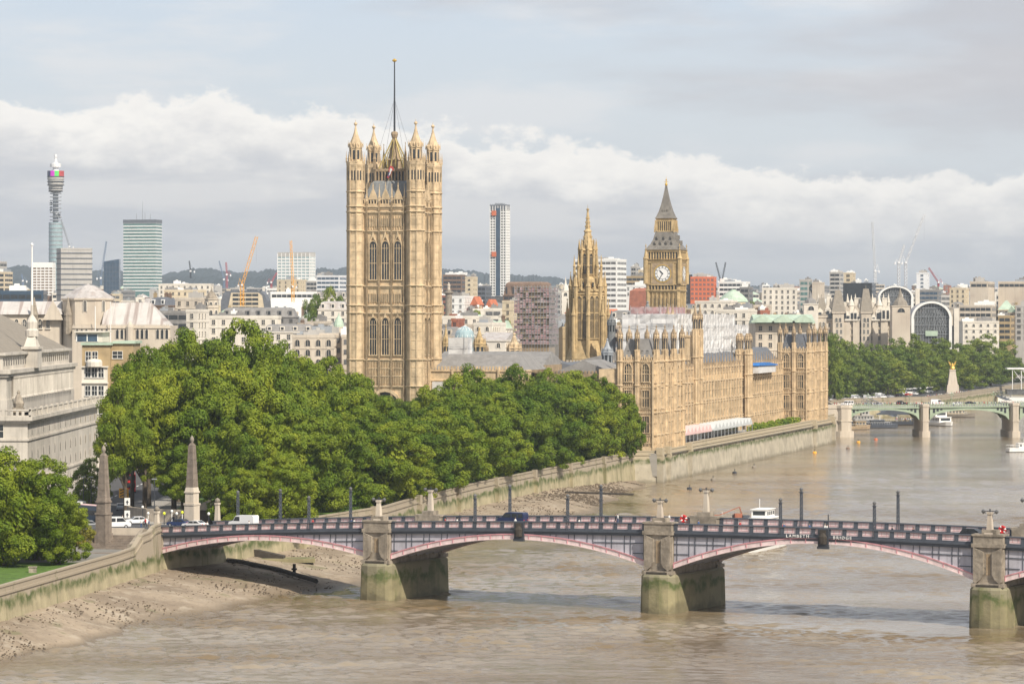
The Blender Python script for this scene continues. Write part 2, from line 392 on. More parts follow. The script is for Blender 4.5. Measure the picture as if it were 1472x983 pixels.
def terrain():
    b = MB(); ys = sorted(set([150, 200, 300, 380, 420, 450, 480, 514, 540, 560, 575, 590]+[600+i*6 for i in range(13)]+[y for _, y in BANK]+[700, 750, 800, 860, 950, 1050, 1100, 1150, 1200, 1260, 1300, 1350, 1480, 1540, 1740, 1900, 2080, 2250, 2400, 2500, 2650]))
    offs = [0, 1, 2, 4, 7, 10, 14, 18, 23, 28, 34, 40, 48, 60, 80, 120, 200, 400, 900, 2500, 5000]
    n = len(offs)
    for y in ys:
        bx = bankx(y)+0.4*(-1); 
        for o in offs: b.v.append((bx-o, y, gz(bx-o, y)))
    for j in range(len(ys)-1):
        for i in range(n-1): b.f.append((j*n+i, (j+1)*n+i, (j+1)*n+i+1, j*n+i+1)[::-1]); b.m.append(0)
    # north of the river bend, land on both sides, out to the hills
    X = [-9000, -5000, -3000, -2000, -1200, -600, 0, 500, 1000, 2000, 3500, 6000, 9000]; Y = [2650, 3000, 3500, 4200, 5200, 6500, 8000, 10000, 16000, 30000]
    o = len(b.v); m = len(X)
    for y in Y:
        for x in X: b.v.append((x, y, gz(x, min(y, 5500))-(0.02 if y == 2650 else 0)))
    for j in range(len(Y)-1):
        for i in range(m-1): b.f.append((o+j*m+i, o+j*m+i+1, o+(j+1)*m+i+1, o+(j+1)*m+i)); b.m.append(0)
    struct('ground', b, ['city_ground'], True)
    w = MB(); w.add([(-600, -900, -.45), (3000, -900, -.45), (3000, 2700, -.45), (-600, 2700, -.45)], [(0, 1, 2, 3)]); struct('flat_water', w, ['water'])  # flat sheet of water lying below and beyond the waves
    import numpy as np      # the river surface: real waves, finer near the bridge
    dyf = lambda y: .46*(y/480.)**1.8
    rows = [250., 300, 340, 370, 395, 410, 420, 428, 434, 438, 441]
    while rows[-1] < 2680: rows.append(rows[-1]+dyf(rows[-1]))
    ys = np.array(rows); nc = 780; t = np.linspace(-.215, .215, nc); Yg = np.repeat(ys[:, None], nc, 1); Xg = Yg*t[None, :]+20
    rg = np.random.RandomState(5); Z = np.zeros_like(Xg)
    amp = .55+.45*np.sin(Xg*.021+Yg*.009+1)*np.sin(Yg*.03-Xg*.012+.5)+.4*np.sin(Xg*.07+Yg*.04)*np.sin(Yg*.085+2+Xg*.02)+.25*np.sin(Xg*.16-Yg*.2)*np.sin(Yg*.21+Xg*.05); amp = np.clip(amp, .18, 1.2)
    for k in range(64):
        wl = .85*(5.5/.85)**rg.rand()**1.1; th = rg.normal(1.25, .6); q = 2*np.pi/wl
        fade = np.clip((wl/2.4-dyf(Yg))/.6, 0, 1)
        Z += fade*wl*.0105*np.sin(q*(Xg*np.cos(th)+Yg*np.sin(th))+rg.rand()*6.28)
    Z = Z*amp; Z = Z+.25*Z*np.abs(Z)
    n, m = Xg.shape; me = bpy.data.meshes.new('water'); co = np.stack([Xg, Yg, Z], -1).reshape(-1, 3)
    i = (np.arange(n-1)[:, None]*m+np.arange(m-1)[None, :]).reshape(-1); fa = np.stack([i, i+1, i+m+1, i+m], 1).astype(np.int32)
    me.vertices.add(len(co)); me.vertices.foreach_set('co', co.astype(np.float32).ravel()); me.loops.add(fa.size); me.loops.foreach_set('vertex_index', fa.ravel())
    me.polygons.add(len(fa)); me.polygons.foreach_set('loop_start', np.arange(0, fa.size, 4, dtype=np.int32)); me.polygons.foreach_set('use_smooth', np.ones(len(fa), bool))
    me.materials.append(MT['water']); me.update(calc_edges=True); me.validate(); o = link('water', me); o['kind'] = 'structure'
terrain()
# foreshore bared by the tide
EDGE = [(-110, 300), (-80, 450), (-72.7, 484), (-62.5, 529), (-54.8, 562), (-41, 597), (-31, 614), (-27, 640), (-23, 680), (-13, 736), (6, 800), (21, 865), (27, 924), (37, 980), (41.5, 1012)]
def foreshore():
    b = MB(); n = 34; ys = [300+i*3.0 for i in range(238)]
    r = random.Random(3)
    ph = [r.uniform(0, 6) for _ in range(12)]
    for y in ys:
        x0 = bankx(y)-.5; x1 = lerp_tab(EDGE, y)+1.6*sin(y*.11+1)+1.0*sin(y*.31); x1 = max(x1, x0+.6)
        zw = 3.7 if y < 900 else 3.7-2.6*(y-900)/110
        for i in range(n):
            t = i/(n-6); x = x0+(x1-x0)*t+ (0 if t <= 1 else (t-1)*14)
            z = zw*(1-t)**.8 if t < 1 else -(t-1)*6
            z += .10*sin(x*.5+ph[0]+y*.2)*sin(y*.35+ph[1])*(t < 1)+.04*sin(x*2.1+y*.6)+r.uniform(-.03, .03)
            b.v.append((x, y, z+.03))
    for j in range(len(ys)-1):
        for i in range(n-1): b.f.append((j*n+i, j*n+i+1, (j+1)*n+i+1, (j+1)*n+i)); b.m.append(0)
    struct('foreshore', b, ['mud'], True)
    r = random.Random(5); s = MB()
    for _ in range(4200):
        y = r.uniform(440, 960) if r.random() < .8 else r.uniform(860, 990); x0 = bankx(y); x1 = lerp_tab(EDGE, y); t = r.random()**.8*.95
        if x1-x0 < 2: continue
        zw = 3.7 if y < 900 else 3.7-2.6*(y-900)/110
        x = x0+(x1-x0)*t; z = zw*(1-t)**.8; q = r.uniform(.07, .22)*(1.6 if y > 850 else 1)
        s.lathe(x, y, [(q, z-.1), (q*.9, z+q*.35), (q*.3, z+q*.6)], 5, r.uniform(0, 6), 0, r.uniform(.6, 1.3))
    struct('foreshore_stones', s, ['mud_stone'], kind='stuff')
foreshore()
def fz(x, y):
    x0 = bankx(y)-.5; x1 = lerp_tab(EDGE, y); t = max(0, min(1, (x-x0)/(x1-x0))); return 3.7*(1-t)**.8
def hills():
    r = random.Random(11)
    def ridge(Y, tab, dep, nm):
        b = MB(); us = [-80+i*2.2 for i in range(740)]; P = []
        for k, u in enumerate(us):
            v = lerp_tab([(vv, uu) for uu, vv in tab], u)
            z = WZ(v, Y)+ (3*sin(u*.05)+1.5*sin(u*.23+1)+r.uniform(-3, 3))
            P.append((WX(u, Y), z))
        n = 6
        for x, z in P:
            for j in range(n):
                t = j/(n-1); b.v.append((x*(1-.03*(1-t)), Y-dep*(1-t), 45+(z-45)*t**.6+r.uniform(-3, 3)*(j < n-1)))
            b.v.append((x, Y+900, 40))
        n += 1
        for i in range(len(P)-1):
            for j in range(n-1): b.f.append((i*n+j, (i+1)*n+j, (i+1)*n+j+1, i*n+j+1)); b.m.append(0)
        struct(nm, b, ['hill'])
    ridge(9200, [(-80, 385), (0, 385), (40, 384), (150, 391), (240, 393), (290, 387), (340, 390), (400, 388), (460, 384), (500, 385), (640, 388), (700, 392), (760, 396), (800, 400), (850, 408), (900, 414), (1000, 416), (1060, 411), (1100, 409), (1140, 413), (1200, 417), (1560, 418)], 1400, 'hills')
    ridge(7600, [(-80, 400), (100, 404), (250, 400), (330, 398), (460, 396), (560, 400), (660, 402), (720, 408), (820, 413), (900, 418), (1560, 422)], 900, 'wooded_hills')
hills()
# ------------------------------------------------------------ river walls
def rwall(pts, top, m, label, name='river_wall', thick=.7, par=1.1, grp='river walls of the far bank', bat=.9, base=-3, cap=True):
    b = MB(); n = len(pts); nr = []
    for i in range(n):
        a = pts[max(0, i-1)]; c = pts[min(n-1, i+1)]; dx, dy = c[0]-a[0], c[1]-a[1]; l = hypot(dx, dy); nr.append((dy/l, -dx/l))
    tops = top if isinstance(top, list) else [top]*n
    prof = [(bat, base), (.05, -par-.35), (.28, -par-.35), (.28, -par), (.0, -par), (.0, -.3), (.14, -.3), (.14, 0), (-thick, 0), (-thick, -par-.6)]
    k = len(prof)
    for (x, y), (nx, ny), tp in zip(pts, nr, tops):
        for i, (o, z) in enumerate(prof): b.v.append((x+nx*o, y+ny*o, z if i == 0 else tp+z))
    for i in range(n-1):
        for j in range(k-1): b.f.append((i*k+j, i*k+j+1, (i+1)*k+j+1, (i+1)*k+j)[::-1]); b.m.append(0)
    return solo(name, b, [m], label, 'wall', group=grp)
def dens(pts, st=8):
    o = []
    for a, c in zip(pts, pts[1:]):
        n = max(1, int(hypot(c[0]-a[0], c[1]-a[1])/st))
        o += [(a[0]+(c[0]-a[0])*i/n, a[1]+(c[1]-a[1])*i/n) for i in range(n)]
    return o+[pts[-1]]
B1 = dens([(-160, 150), (-122, 300), (-100, 380), (-88, 450), (-77, 514), (-67.5, 585)])
rwall(B1, 8.9, 'river_wall', 'weed stained stone embankment wall below the lawn, left of the arched bridge')
# stair flank wall stepping up to the bridge
def flank():
    b = MB(); pts = [(-67.5, 585), (-66, 596), (-65.2, 601), (-64.4, 607), (-63.9, 610), (-63.4, 615.5)]; tp = [8.9, 9.1, 11.0, 11.2, 12.0, 12.1]
    rwall(pts, tp, 'river_wall', 'pale stone stair wall stepping up to the left end of the arched bridge', grp=None)
    a = MB(); d = (8.9, 17.4)
    a.prism([(-63.1, 615.2), (-54.0, 633.0), (-58, 636), (-67, 618)], -3, 10.2)
    solo('bridge_abutment', a, ['river_wall'], 'stained stone abutment under the left end of the arched bridge', 'abutment')
flank()
B2 = dens([(-54.4, 633.4), (-42, 675), (-26.6, 722), (-19.5, 768), (-8, 825), (11.5, 908), (36, 1008)])
rwall(B2, 9.3, 'river_wall', 'long algae streaked stone wall along the garden trees between bridge and palace')
for k in range(1, 9):       # buttress piers of the garden wall
    i = int(k*len(B2)/9); x, y = B2[i]; b = MB(); b.box(-.2, -.7, -3, 1.2, .7, 7.6); b.box(-.25, -.8, 7.6, .8, .8, 9.6)
    solo('wall_buttress', b, ['river_wall'], ordn(k-1)+' small buttress from the bridge along the garden river wall', 'buttress', (x, y, 0), -.28, 'buttresses on the garden river wall')
PA = radians(14.5); PR = -PA        # palace frame
def PL(x, y): return (42.5+.968*x+.25*y, 1012-.25*x+.968*y)
rwall(dens([(36, 1008), PL(1.6, -3), PL(1.6, 40)]), 9.6, 'river_wall_palace', 'stone river wall under the nearer corner pavilion of the palace', grp='river walls of the far bank')
rwall(dens([PL(1.5, 40), PL(1.5, 274)]), 10.3, 'river_wall_palace', 'long green stained river wall below the palace terrace')
rwall(dens([PL(1.6, 274), PL(1.8, 318), PL(-6, 322), (131, 1385)]), 9.6, 'river_wall_palace', 'stone river wall under the far corner pavilion beside the green bridge')
for k, y in enumerate([-3, 8, 40, 275, 318]):
    b = MB(); b.box(-.6, -.9, -3, 1.4, .9, 8.2); b.box(-.7, -1, 8.2, 1.2, 1, 10.4); x0, y0 = PL(1.9, y)
    solo('wall_pier', b, ['river_wall_palace'], ordn(k)+' projecting pier from the left along the palace river wall', 'pier', (x0, y0, 0), PR, 'piers on the palace river wall')
rwall(dens([(140, 1432), (148, 1600), (160, 1640), (205, 1680), (242, 1800), (300, 2000), (345, 2160), (520, 2650)], 20), 9.6, 'river_wall', 'distant embankment wall with traffic and trees above, beyond the green bridge')
# ------------------------------------------------------------ roads, pavements, lawns
def sheet(name, pts, dz, m, sub=6.0, kind='structure'):
    """flat sheet draped on the ground"""
    b = MB(); xs = [p[0] for p in pts]; ys = [p[1] for p in pts]
    def inside(x, y):
        c = False
        for i in range(len(pts)):
            x1, y1 = pts[i]; x2, y2 = pts[i-1]
            if (y1 > y) != (y2 > y) and x < (x2-x1)*(y-y1)/(y2-y1)+x1: c = not c
        return c
    nx = int((max(xs)-min(xs))/sub)+1; ny = int((max(ys)-min(ys))/sub)+1
    for i in range(nx):
        for j in range(ny):
            x = min(xs)+i*sub; y = min(ys)+j*sub
            if inside(x+sub/2, y+sub/2):
                b.add([(x+a*sub, y+c*sub, gz(x+a*sub, y+c*sub)+dz) for a, c in ((0, 0), (1, 0), (1, 1), (0, 1))], [(0, 1, 2, 3)])
    return struct(name, b, [m])
sheet('pavement', [(-150, 616), (-66, 616), (-55, 634), (-60, 680), (-76, 720), (-76, 1000), (-118, 1000), (-118, 720), (-150, 690)], .06, 'paving', 2)
sheet('road', [(-140, 618), (-68, 618), (-60, 632), (-64, 650), (-72, 672), (-80, 700), (-81, 1000), (-101, 1000), (-101, 720), (-110, 690), (-140, 670)], .12, 'asphalt', 2)
b = MB()
for y in range(700, 960, 9): b.box(-91.1, y, 8.16, -90.8, y+4, 8.165+.01)
struct('road_markings', b, ['marking'])
sheet('lawn', [(-150, 300), (-103, 380), (-90, 450), (-80, 514), (-71, 578), (-150, 592)], .05, 'grass', 3)
sheet('garden_lawn', [(-58, 680), (-45, 684), (-30, 722), (-23, 768), (-12, 825), (7, 908), (28, 995), (-30, 990), (-72, 990), (-72, 720)], .05, 'grass', 3)
sheet('embankment_road', [(110, 1440), (128, 1440), (140, 1600), (150, 1655), (198, 1695), (228, 1800), (285, 2000), (335, 2160), (320, 2160), (262, 2000), (200, 1810), (175, 1720), (125, 1690), (112, 1600)], .12, 'asphalt', 6)
# ------------------------------------------------------------ haze
def haze():
    m = bpy.data.materials.new('haze'); m.use_nodes = True; N = m.node_tree.nodes; N.remove(N['Principled BSDF'])
    v = N.new('ShaderNodeVolumePrincipled'); v.inputs['Density'].default_value = 6e-5; v.inputs['Color'].default_value = (.82, .91, 1, 1)
    v.inputs['Anisotropy'].default_value = .25
    m.node_tree.links.new(v.outputs[0], N['Material Output'].inputs['Volume']); MT['haze'] = m
    b = MB(); b.box(-9500, -1000, -12, 9800, 31000, 300); o = struct('haze', b, ['haze'], kind='stuff')
haze()
# ------------------------------------------------------------ palace towers
def pinn(b, x, y, z0, r, h, n=4, mi=0):
    b.lathe(x, y, [(r, z0), (r, z0+h*.35), (r*1.3, z0+h*.38), (r*.8, z0+h*.45), (r*.15, z0+h*.93), (r*.35, z0+h*.95), (.05, z0+h)], n, None, mi)
def ribs(b, x0, x1, y, z0, z1, n, w=.22, pr=.22, side='s'):
    for i in range(n+1):
        x = x0+(x1-x0)*i/n
        if side == 's': b.box(x-w/2, y-pr, z0, x+w/2, y+.05, z1)
        else: b.box(y-.05, x-w/2, z0, y+pr, x+w/2, z1)
def turret(b, x, y, r, z0, z1, bands, zs, tip, n=8):
    """octagonal corner turret: shaft to z1, slotted belfry zs, crocketed cap to tip"""
    b.lathe(x, y, [(r, z0), (r, z1)], n)
    for k in range(n):
        a = pi/n+2*pi*k/n; cx, cy = x+r*cos(a), y+r*sin(a); b.box(cx-.17, cy-.17, z0, cx+.17, cy+.17, z1+.4)
    z = z0+3
    while z < z1-1.5:
        b.lathe(x, y, [(r*1.02+.05, z), (r*1.02+.05, z+.16)], n); z += 2.6
    for q in bands: b.lathe(x, y, [(r+.1, q-.35), (r+.42, q), (r+.42, q+.2), (r+.1, q+.35)], n)
def vtower():
    T = Thing('great_square_tower', 'huge square honey stone gothic tower with four spired corner turrets and a tall flagpole', 'tower', -34.6, 1003.9, 8, PR)
    a = 9.15; z = lambda v: HC+(HR-v)/4.92
    bands = [z(v) for v in (555, 517, 450, 439, 411, 332, 305, 297)]
    b = MB(); b.box(-a, -a, 8, a, a, z(297))
    for q in bands: b.box(-a-.5, -a-.5, q-.22, a+.5, a+.5, q+.2); b.box(-a-.18, -a-.18, q-.8, a+.18, a+.18, q-.25)
    wx = (-3.75, 0, 3.75)
    for sd in ('s', 'e'):
        for x in (-5.65, -1.9, 1.9, 5.65): 
            ribs(b, x, x, -a if sd == 's' else a, 8, z(297)+1.5, 1, .55, .55, sd)
        for (v0, v1) in ((332, 313), (437, 424)):
            ribs(b, -5.6, 5.6, -a if sd == 's' else a, z(v0)+.3, z(v1)+.6, 15, .14, .3, sd)
        ribs(b, -6.5, 6.5, -a if sd == 's' else a, z(552), z(519), 26, .16, .28, sd)
        for q in (z(530), z(541)):
            if sd == 's': b.box(-6.5, -a-.3, q, 6.5, -a, q+.3)
            else: b.box(a, -6.5, q, a+.3, 6.5, q+.3)
        for xx in wx:      # ogee hoods with finials above the windows
            for (vb, vt) in ((347, 336), (455, 452)):
                zb, zt = z(vb+8), z(vt)
                pts = [(xx-1.5, zb), (xx-1.3, zb+1.2), (xx-.5, zt-1.2), (xx, zt+.8), (xx+.5, zt-1.2), (xx+1.3, zb+1.2), (xx+1.5, zb), (xx+1.1, zb+.9), (xx, zt-.9), (xx-1.1, zb+.9)]
                if sd == 's': b.ext(pts, -a-.5, -a)
                else: b.extx(pts, a, a+.5)
    for sgn in (-7.25, 7.25):
        ribs(b, sgn-.5, sgn+.5, -a, 20, z(297), 2, .14, .2); ribs(b, sgn-.5, sgn+.5, a, 20, z(297), 2, .14, .2, 'e')
    T.part('wall', b, ['stone'])
    for sd, rz in (('s', 0), ('e', pi/2)):
        def put(me, x, zz):
            if sd == 's': T.inst('window', me, x, -a, zz)
            else: T.inst('window', me, a, x, zz, rz, (1, .4, 1))
        for x in wx:
            put(win('goth', 2.25, z(347)-z(402), 'stone', 'glass_dark'), x, z(402)); put(win('goth', 2.15, z(457)-z(510), 'stone', 'glass_dark'), x, z(510))
            for d in (-1.25, -.42, .42, 1.25):
                put(win('slit', .5, 2.5, 'stone'), x+d, z(434.5)); put(win('slit', .5, 2.5, 'stone'), x+d, z(326))
    b = MB(); arc = [(-4.6, 8), (-4.6, 21)]+[(-4.6*cos(t), 21+6.3*sin(t)**.85) for t in (.4, .8, 1.2, pi/2, 1.94, 2.34, 2.74)]+[(4.6, 21), (4.6, 8)]
    b.ext(arc, -a-.06, -a+.3, 0)
    o = T.part('entrance_arch', b, ['glass_dark'])
    b = MB()
    for i in range(len(arc)-1):
        p, q = arc[i], arc[i+1]; f = lambda c: (c[0]*1.16, c[1] if c[1] <= 21 else 21+(c[1]-21)*1.15)
        b.ext([p, q, f(q), f(p)], -a-.6, -a)
    T.part('arch_surround', b, ['stone'], o)
    for (x, y) in ((-a, -a), (a, -a), (a, a), (-a, a)):
        b = MB(); r = 2.45; zt = z(228)
        turret(b, x, y, r, 8, z(262), bands+[z(276)], None, None)
        for v in (480, 372): pass
        # slotted upper stage
        b.lathe(x, y, [(r*.97, z(262)), (r*.97, z(244)), (r*1.0, z(241)), (r*1.12, z(237)), (r*1.12, z(232)), (r*.7, z(231.5))])
        for k in range(8):
            t = pi/8+2*pi*k/8; cx, cy = x+r*cos(t), y+r*sin(t); b.box(cx-.2, cy-.2, z(262), cx+.2, cy+.2, z(236)); pinn(b, x+r*1.1*cos(t), y+r*1.1*sin(t), z(234), .24, 3.3)
        r2 = 1.72
        b.lathe(x, y, [(r2, z(232)), (r2, z(214)), (r2*1.13, z(213)), (r2*1.13, z(211.5)), (r2*1.12, z(210)), (r2*.98, z(206)), (r2*.76, z(201)), (.9, z(196)), (.58, z(191)), (.34, z(186)), (.24, z(183)), (.22, z(180.5)), (.42, z(179.5)), (.55, z(178)), (.42, z(176.5)), (.1, z(175.5)), (.03, z(172))])
        for k in range(8):
            t = pi/8+2*pi*k/8; cx, cy = x+r2*cos(t), y+r2*sin(t); b.box(cx-.14, cy-.14, z(230), cx+.14, cy+.14, z(212)); pinn(b, x+r2*1.25*cos(t), y+r2*1.25*sin(t), z(212), .15, 2.1)
            t = 2*pi*k/8; b.lathe(x+r2*1.02*cos(t), y+r2*1.02*sin(t), [(.3, z(210)), (.36, z(207)), (.05, z(204.5))], 6)
        for k in range(8):
            t = 2*pi*k/8; w = .36; rr = r*.97*cos(pi/8)+.03; c, s_ = cos(t), sin(t)
            for d in (-.42, .42):
                cx, cy = x+rr*c-s_*d, y+rr*s_+c*d; e = .2
                b.prism([(cx-s_*-e, cy+c*-e), (cx+.05*c+s_*e, cy+.05*s_-c*e), (cx+.05*c-s_*e, cy+.05*s_+c*e), (cx-s_*e, cy+c*e)], z(259), z(245.5), 1)
            rr = r2*cos(pi/8)+.03; cx, cy = x+rr*c, y+rr*s_; e = .33
            b.prism([(cx+s_*e, cy-c*e), (cx+.05*c+s_*e, cy+.05*s_-c*e), (cx+.05*c-s_*e, cy+.05*s_+c*e), (cx-s_*e, cy+c*e)], z(229), z(216), 1)
        T.part('corner_turret', b, ['stone', 'glass_dark'])
    # pierced parapet with gabled niches and pinnacles
    b = MB(); zp = z(297)
    for s in range(4):
        for i in range(15):
            t = -6.3+12.6*i/14; h = 2.6 if i % 2 else 2.2
            x, y = ((t, -a), (a, t), (t, a), (-a, t))[s]; b.box(x-.18, y-.18, zp, x+.18, y+.18, zp+h)
        for t0 in (-3.8, 0, 3.8):
            x, y = ((t0, -a), (a, t0), (t0, a), (-a, t0))[s]; g = [(-1.3, zp+2), (1.3, zp+2), (1.0, zp+3.2), (0, zp+5.4), (-1.0, zp+3.2)]
            if s in (0, 2): b.ext([(x+p, q) for p, q in g], y-.25, y+.25)
            else: b.extx([(y+p, q) for p, q in g], x-.25, x+.25)
            pinn(b, x, y, zp+5, .22, 2.4)
        for t0 in (-5.7, -1.9, 1.9, 5.7):
            x, y = ((t0, -a), (a, t0), (t0, a), (-a, t0))[s]; pinn(b, x, y, zp, .38, 6.6)
        x0, y0, x1, y1 = ((-a, -a-.15, a, -a+.15), (a-.15, -a, a+.15, a), (-a, a-.15, a, a+.15), (-a-.15, -a, -a+.15, a))[s]
        b.box(x0, y0, zp+.1, x1, y1, zp+.8); b.box(x0, y0, zp+1.9, x1, y1, zp+2.3)
    T.part('parapet', b, ['stone'])
    b = MB(); c = 8.2; d = 5.4; b.frus(-c, -c, c, c, zp+.3, -d, -d, d, d, z(262)); b.frus(-d, -d, d, d, z(262), -4.6, -4.6, 4.6, 4.6, z(259))
    for k in range(-4, 5):
        b.tube((k*1.9, -c-.05, zp+.4), (k*1.25, -d-.05, z(262)), .1); b.tube((c+.05, k*1.9, zp+.4), (d+.05, k*1.25, z(262)), .1)
    T.part('roof', b, ['roof_iron'])
    b = MB(); d = 4.7
    b.box(-d, -d, z(262), d, d, z(259)); b.box(-d, -d, z(246), d, d, z(242))
    for k in range(10):
        t = -d+.25+k*(2*d-.5)/9
        for x, y in ((t, -d+.2), (d-.2, t), (t, d-.2), (-d+.2, t)): b.box(x-.2, y-.2, z(260), x+.2, y+.2, z(245))
    b.box(-d+.5, -d+.5, z(260), d-.5, d-.5, z(245), 2)
    for sx in (-1, 1):
        for sy in (-1, 1):
            pinn(b, sx*d, sy*d, z(243), .5, 8, 4); b.tube((sx*d*.8, sy*d*.8, z(242)), (0, 0, z(193)), .22, 4, 1)
            b.tube((sx*d*.8, 0, z(242)), (0, 0, z(195)), .16, 4, 1) if sy > 0 else b.tube((0, sx*d*.8, z(242)), (0, 0, z(195)), .16, 4, 1)
    b.lathe(0, 0, [(2.3, z(242)), (2.3, z(230)), (2.6, z(229)), (1.7, z(226)), (.9, z(212)), (.6, z(198)), (.8, z(196)), (1.05, z(191)), (.9, z(188)), (.35, z(187))], 8)
    for k in range(8):
        t = 2*pi*k/8+pi/8; pinn(b, 3.3*cos(t), 3.3*sin(t), z(240), .22, 4.5, 4, 1)
    T.part('crown_lantern', b, ['stone_dark', 'gold_dull', 'glass_dark'])
    b = MB(); b.tube((0, 0, z(188)), (0, 0, z(86)), .3, 8, 0, .16); b.lathe(0, 0, [(.1, z(87)), (.6, z(85.5)), (.7, z(84.3)), (.5, z(83)), (.05, z(81.5))], 8, None, 1)
    for sx, sy in ((1, 1), (-1, 1), (1, -1), (-1, -1)): b.tube((0, 0, z(140)), (sx*6, sy*6, z(262)), .035, 3)
    T.part('flagpole', b, ['iron', 'gold'])
    b = MB(); cx = .6   # limp union flag on its halyard
    b.tube((1.0, -9.4, z(275)), (.3, -1, z(205)), .04, 3, 0)
    pts = [(.55, z(238)), (1.25, z(240)), (1.5, z(244)), (.9, z(246)), (.6, z(251)), (-.1, z(256)), (-.6, z(255)), (.05, z(249)), (.0, z(243))]
    b.ext(pts, -6.0, -5.6, 1); b.ext([(p*.5+.35, q*.6+z(246)*.4) for p, q in pts], -6.12, -5.55, 2); b.ext([(p*.35-.05, q*.4+z(253)*.6) for p, q in pts], -6.1, -5.5, 3)
    T.part('flag', b, ['iron', 'cloth_red', 'cloth_white', 'cloth_blue'])
vtower()
def clocktower():
    cx, cy = 60.4, 1335
    T = Thing('clock_tower', 'tall square clock tower with white dial and pointed grey spire, right of the octagonal spire', 'tower', cx, cy, 8, PR)
    k = 3.69; z = lambda v: HC+(HR-v)/k; a = 5.95; m = 'stone_gold'
    b = MB(); b.box(-a, -a, 8, a, a, z(411))
    for sd, o in (('s', -a), ('e', a)):
        ribs(b, -a+.3, a-.3, o, 10, z(421), 7, .42, .5, sd); ribs(b, -a+.3, a-.3, o, 10, z(421), 14, .18, .25, sd)
        for q in (z(520), z(495), z(470), z(447)): 
            b.box(-a-.3, -a-.3, q, a+.3, a+.3, q+.3)
    for sx in (-1, 1):
        for sy in (-1, 1): b.lathe(sx*a, sy*a, [(.8, 8), (.8, z(380))], 8)
    b.frus(-a-.2, -a-.2, a+.2, a+.2, z(422), -a-.9, -a-.9, a+.9, a+.9, z(418)); b.box(-a-.9, -a-.9, z(418), a+.9, a+.9, z(416.5))
    b.box(-a-.35, -a-.35, z(416.5), a+.35, a+.35, z(409))
    for sd, o in (('s', -a-.4), ('e', a+.4)): ribs(b, -a+.2, a-.2, o, z(416.5), z(409), 9, .3, .45, sd)
    b.box(-a-1.0, -a-1.0, z(409.5), a+1.0, a+1.0, z(408))
    T.part('shaft', b, [m])
    b = MB(); c = a+.75
    b.box(-c, -c, z(408), c, c, z(375)); b.box(-c-.3, -c-.3, z(378), c+.3, c+.3, z(376)); b.frus(-c-.2, -c-.2, c+.2, c+.2, z(376), -c-.7, -c-.7, c+.7, c+.7, z(373)); 
    for sx in (-1, 1):
        for sy in (-1, 1):
            b.lathe(sx*c, sy*c, [(1.0, z(408)), (1.0, z(373)), (1.2, z(372)), (.8, z(369)), (.1, z(355)), (.3, z(354)), (.03, z(350))], 8)
    b.box(-c+.6, -c+.6, z(373), c-.6, c-.6, z(361)); b.box(-c-.1, -c-.1, z(362), c+.1, c+.1, z(360)); b.frus(-c-.1, -c-.1, c+.1, c+.1, z(361), -c-.5, -c-.5, c+.5, c+.5, z(359))
    for o, sd in ((-c+.6, 's'), (c-.6, 'e')): ribs(b, -c+.8, c-.8, o, z(373), z(361), 11, .42, .45, sd)
    for s in (-1, 1):      # gilded frame round each dial
        pass
    st = T.part('clock_stage', b, [m])
    for rz in (0, pi/2):
        b = MB(); e = 4.05
        b.box(-e-.5, -c-.3, z(393.3)-e-.5, e+.5, -c+.02, z(393.3)+e+.5, 0); b.box(-e, -c-.33, z(393.3)-e, e, -c-.29, z(393.3)+e, 3)
        o0 = T.part('dial_frame', b, [m, 'gold', 'glass_dark', 'stone_dark'])
        o0.rotation_euler = (0, 0, rz)
        b = MB(); n = 40; zc = z(393.3)
        def ring(r0, r1, y, mi, a0=0, a1=2*pi, nn=n):
            vs = []; fs = []
            for i in range(nn+1):
                t = a0+(a1-a0)*i/nn
                vs += [(r0*sin(t), y, zc+r0*cos(t)), (r1*sin(t), y, zc+r1*cos(t)), (r1*sin(t), y+.05, zc+r1*cos(t))]
            for i in range(nn): fs += [(3*i, 3*i+1, 3*i+4, 3*i+3)[::-1], (3*i+1, 3*i+2, 3*i+5, 3*i+4)[::-1]]
            b.add(vs, fs, mi)
        ring(0.0, 3.15, -c-.40, 0); ring(3.15, 3.5, -c-.42, 1); ring(2.95, 3.08, -c-.43, 2); ring(2.1, 2.2, -c-.43, 2)
        for i in range(12):
            t = 2*pi*i/12
            for dd in (-.06, .06): ring(2.25, 2.9, -c-.44, 2, t+dd-.028, t+dd+.028, 1)
        for i in range(60): ring(2.95, 3.12, -c-.44, 2, 2*pi*i/60-.02, 2*pi*i/60+.02, 1)
        dial = T.part('clock_dial', b, ['white_paint', 'gold', 'iron']); dial.rotation_euler = (0, 0, rz)
        for nm, an, ln, w in (('hour_hand', 10.58/12*2*pi, 1.9, .26), ('minute_hand', 35/60*2*pi, 3.0, .16)):
            h = MB(); s_, c_ = sin(an), cos(an); q = [(-.4, w*.6), (-.4, -w*.6), (ln*.6, -w), (ln, 0), (ln*.6, w)]
            h.ext([(l*s_+d*c_, zc+l*c_-d*s_) for l, d in q], -c-.50, -c-.46)
            oh = T.part(nm, h, ['iron']); oh.parent = dial
    b = MB(); w0 = c+.2
    prof = [(w0, z(359)), (w0*.93, z(356)), (w0*.74, z(350)), (w0*.62, z(343)), (w0*.53, z(334)), (w0*.53, z(333))]
    def sq(b, prof, mi=0): 
        for (r0, z0), (r1, z1) in zip(prof, prof[1:]): b.frus(-r0, -r0, r0, r0, z0, -r1, -r1, r1, r1, z1, mi)
    sq(b, prof)
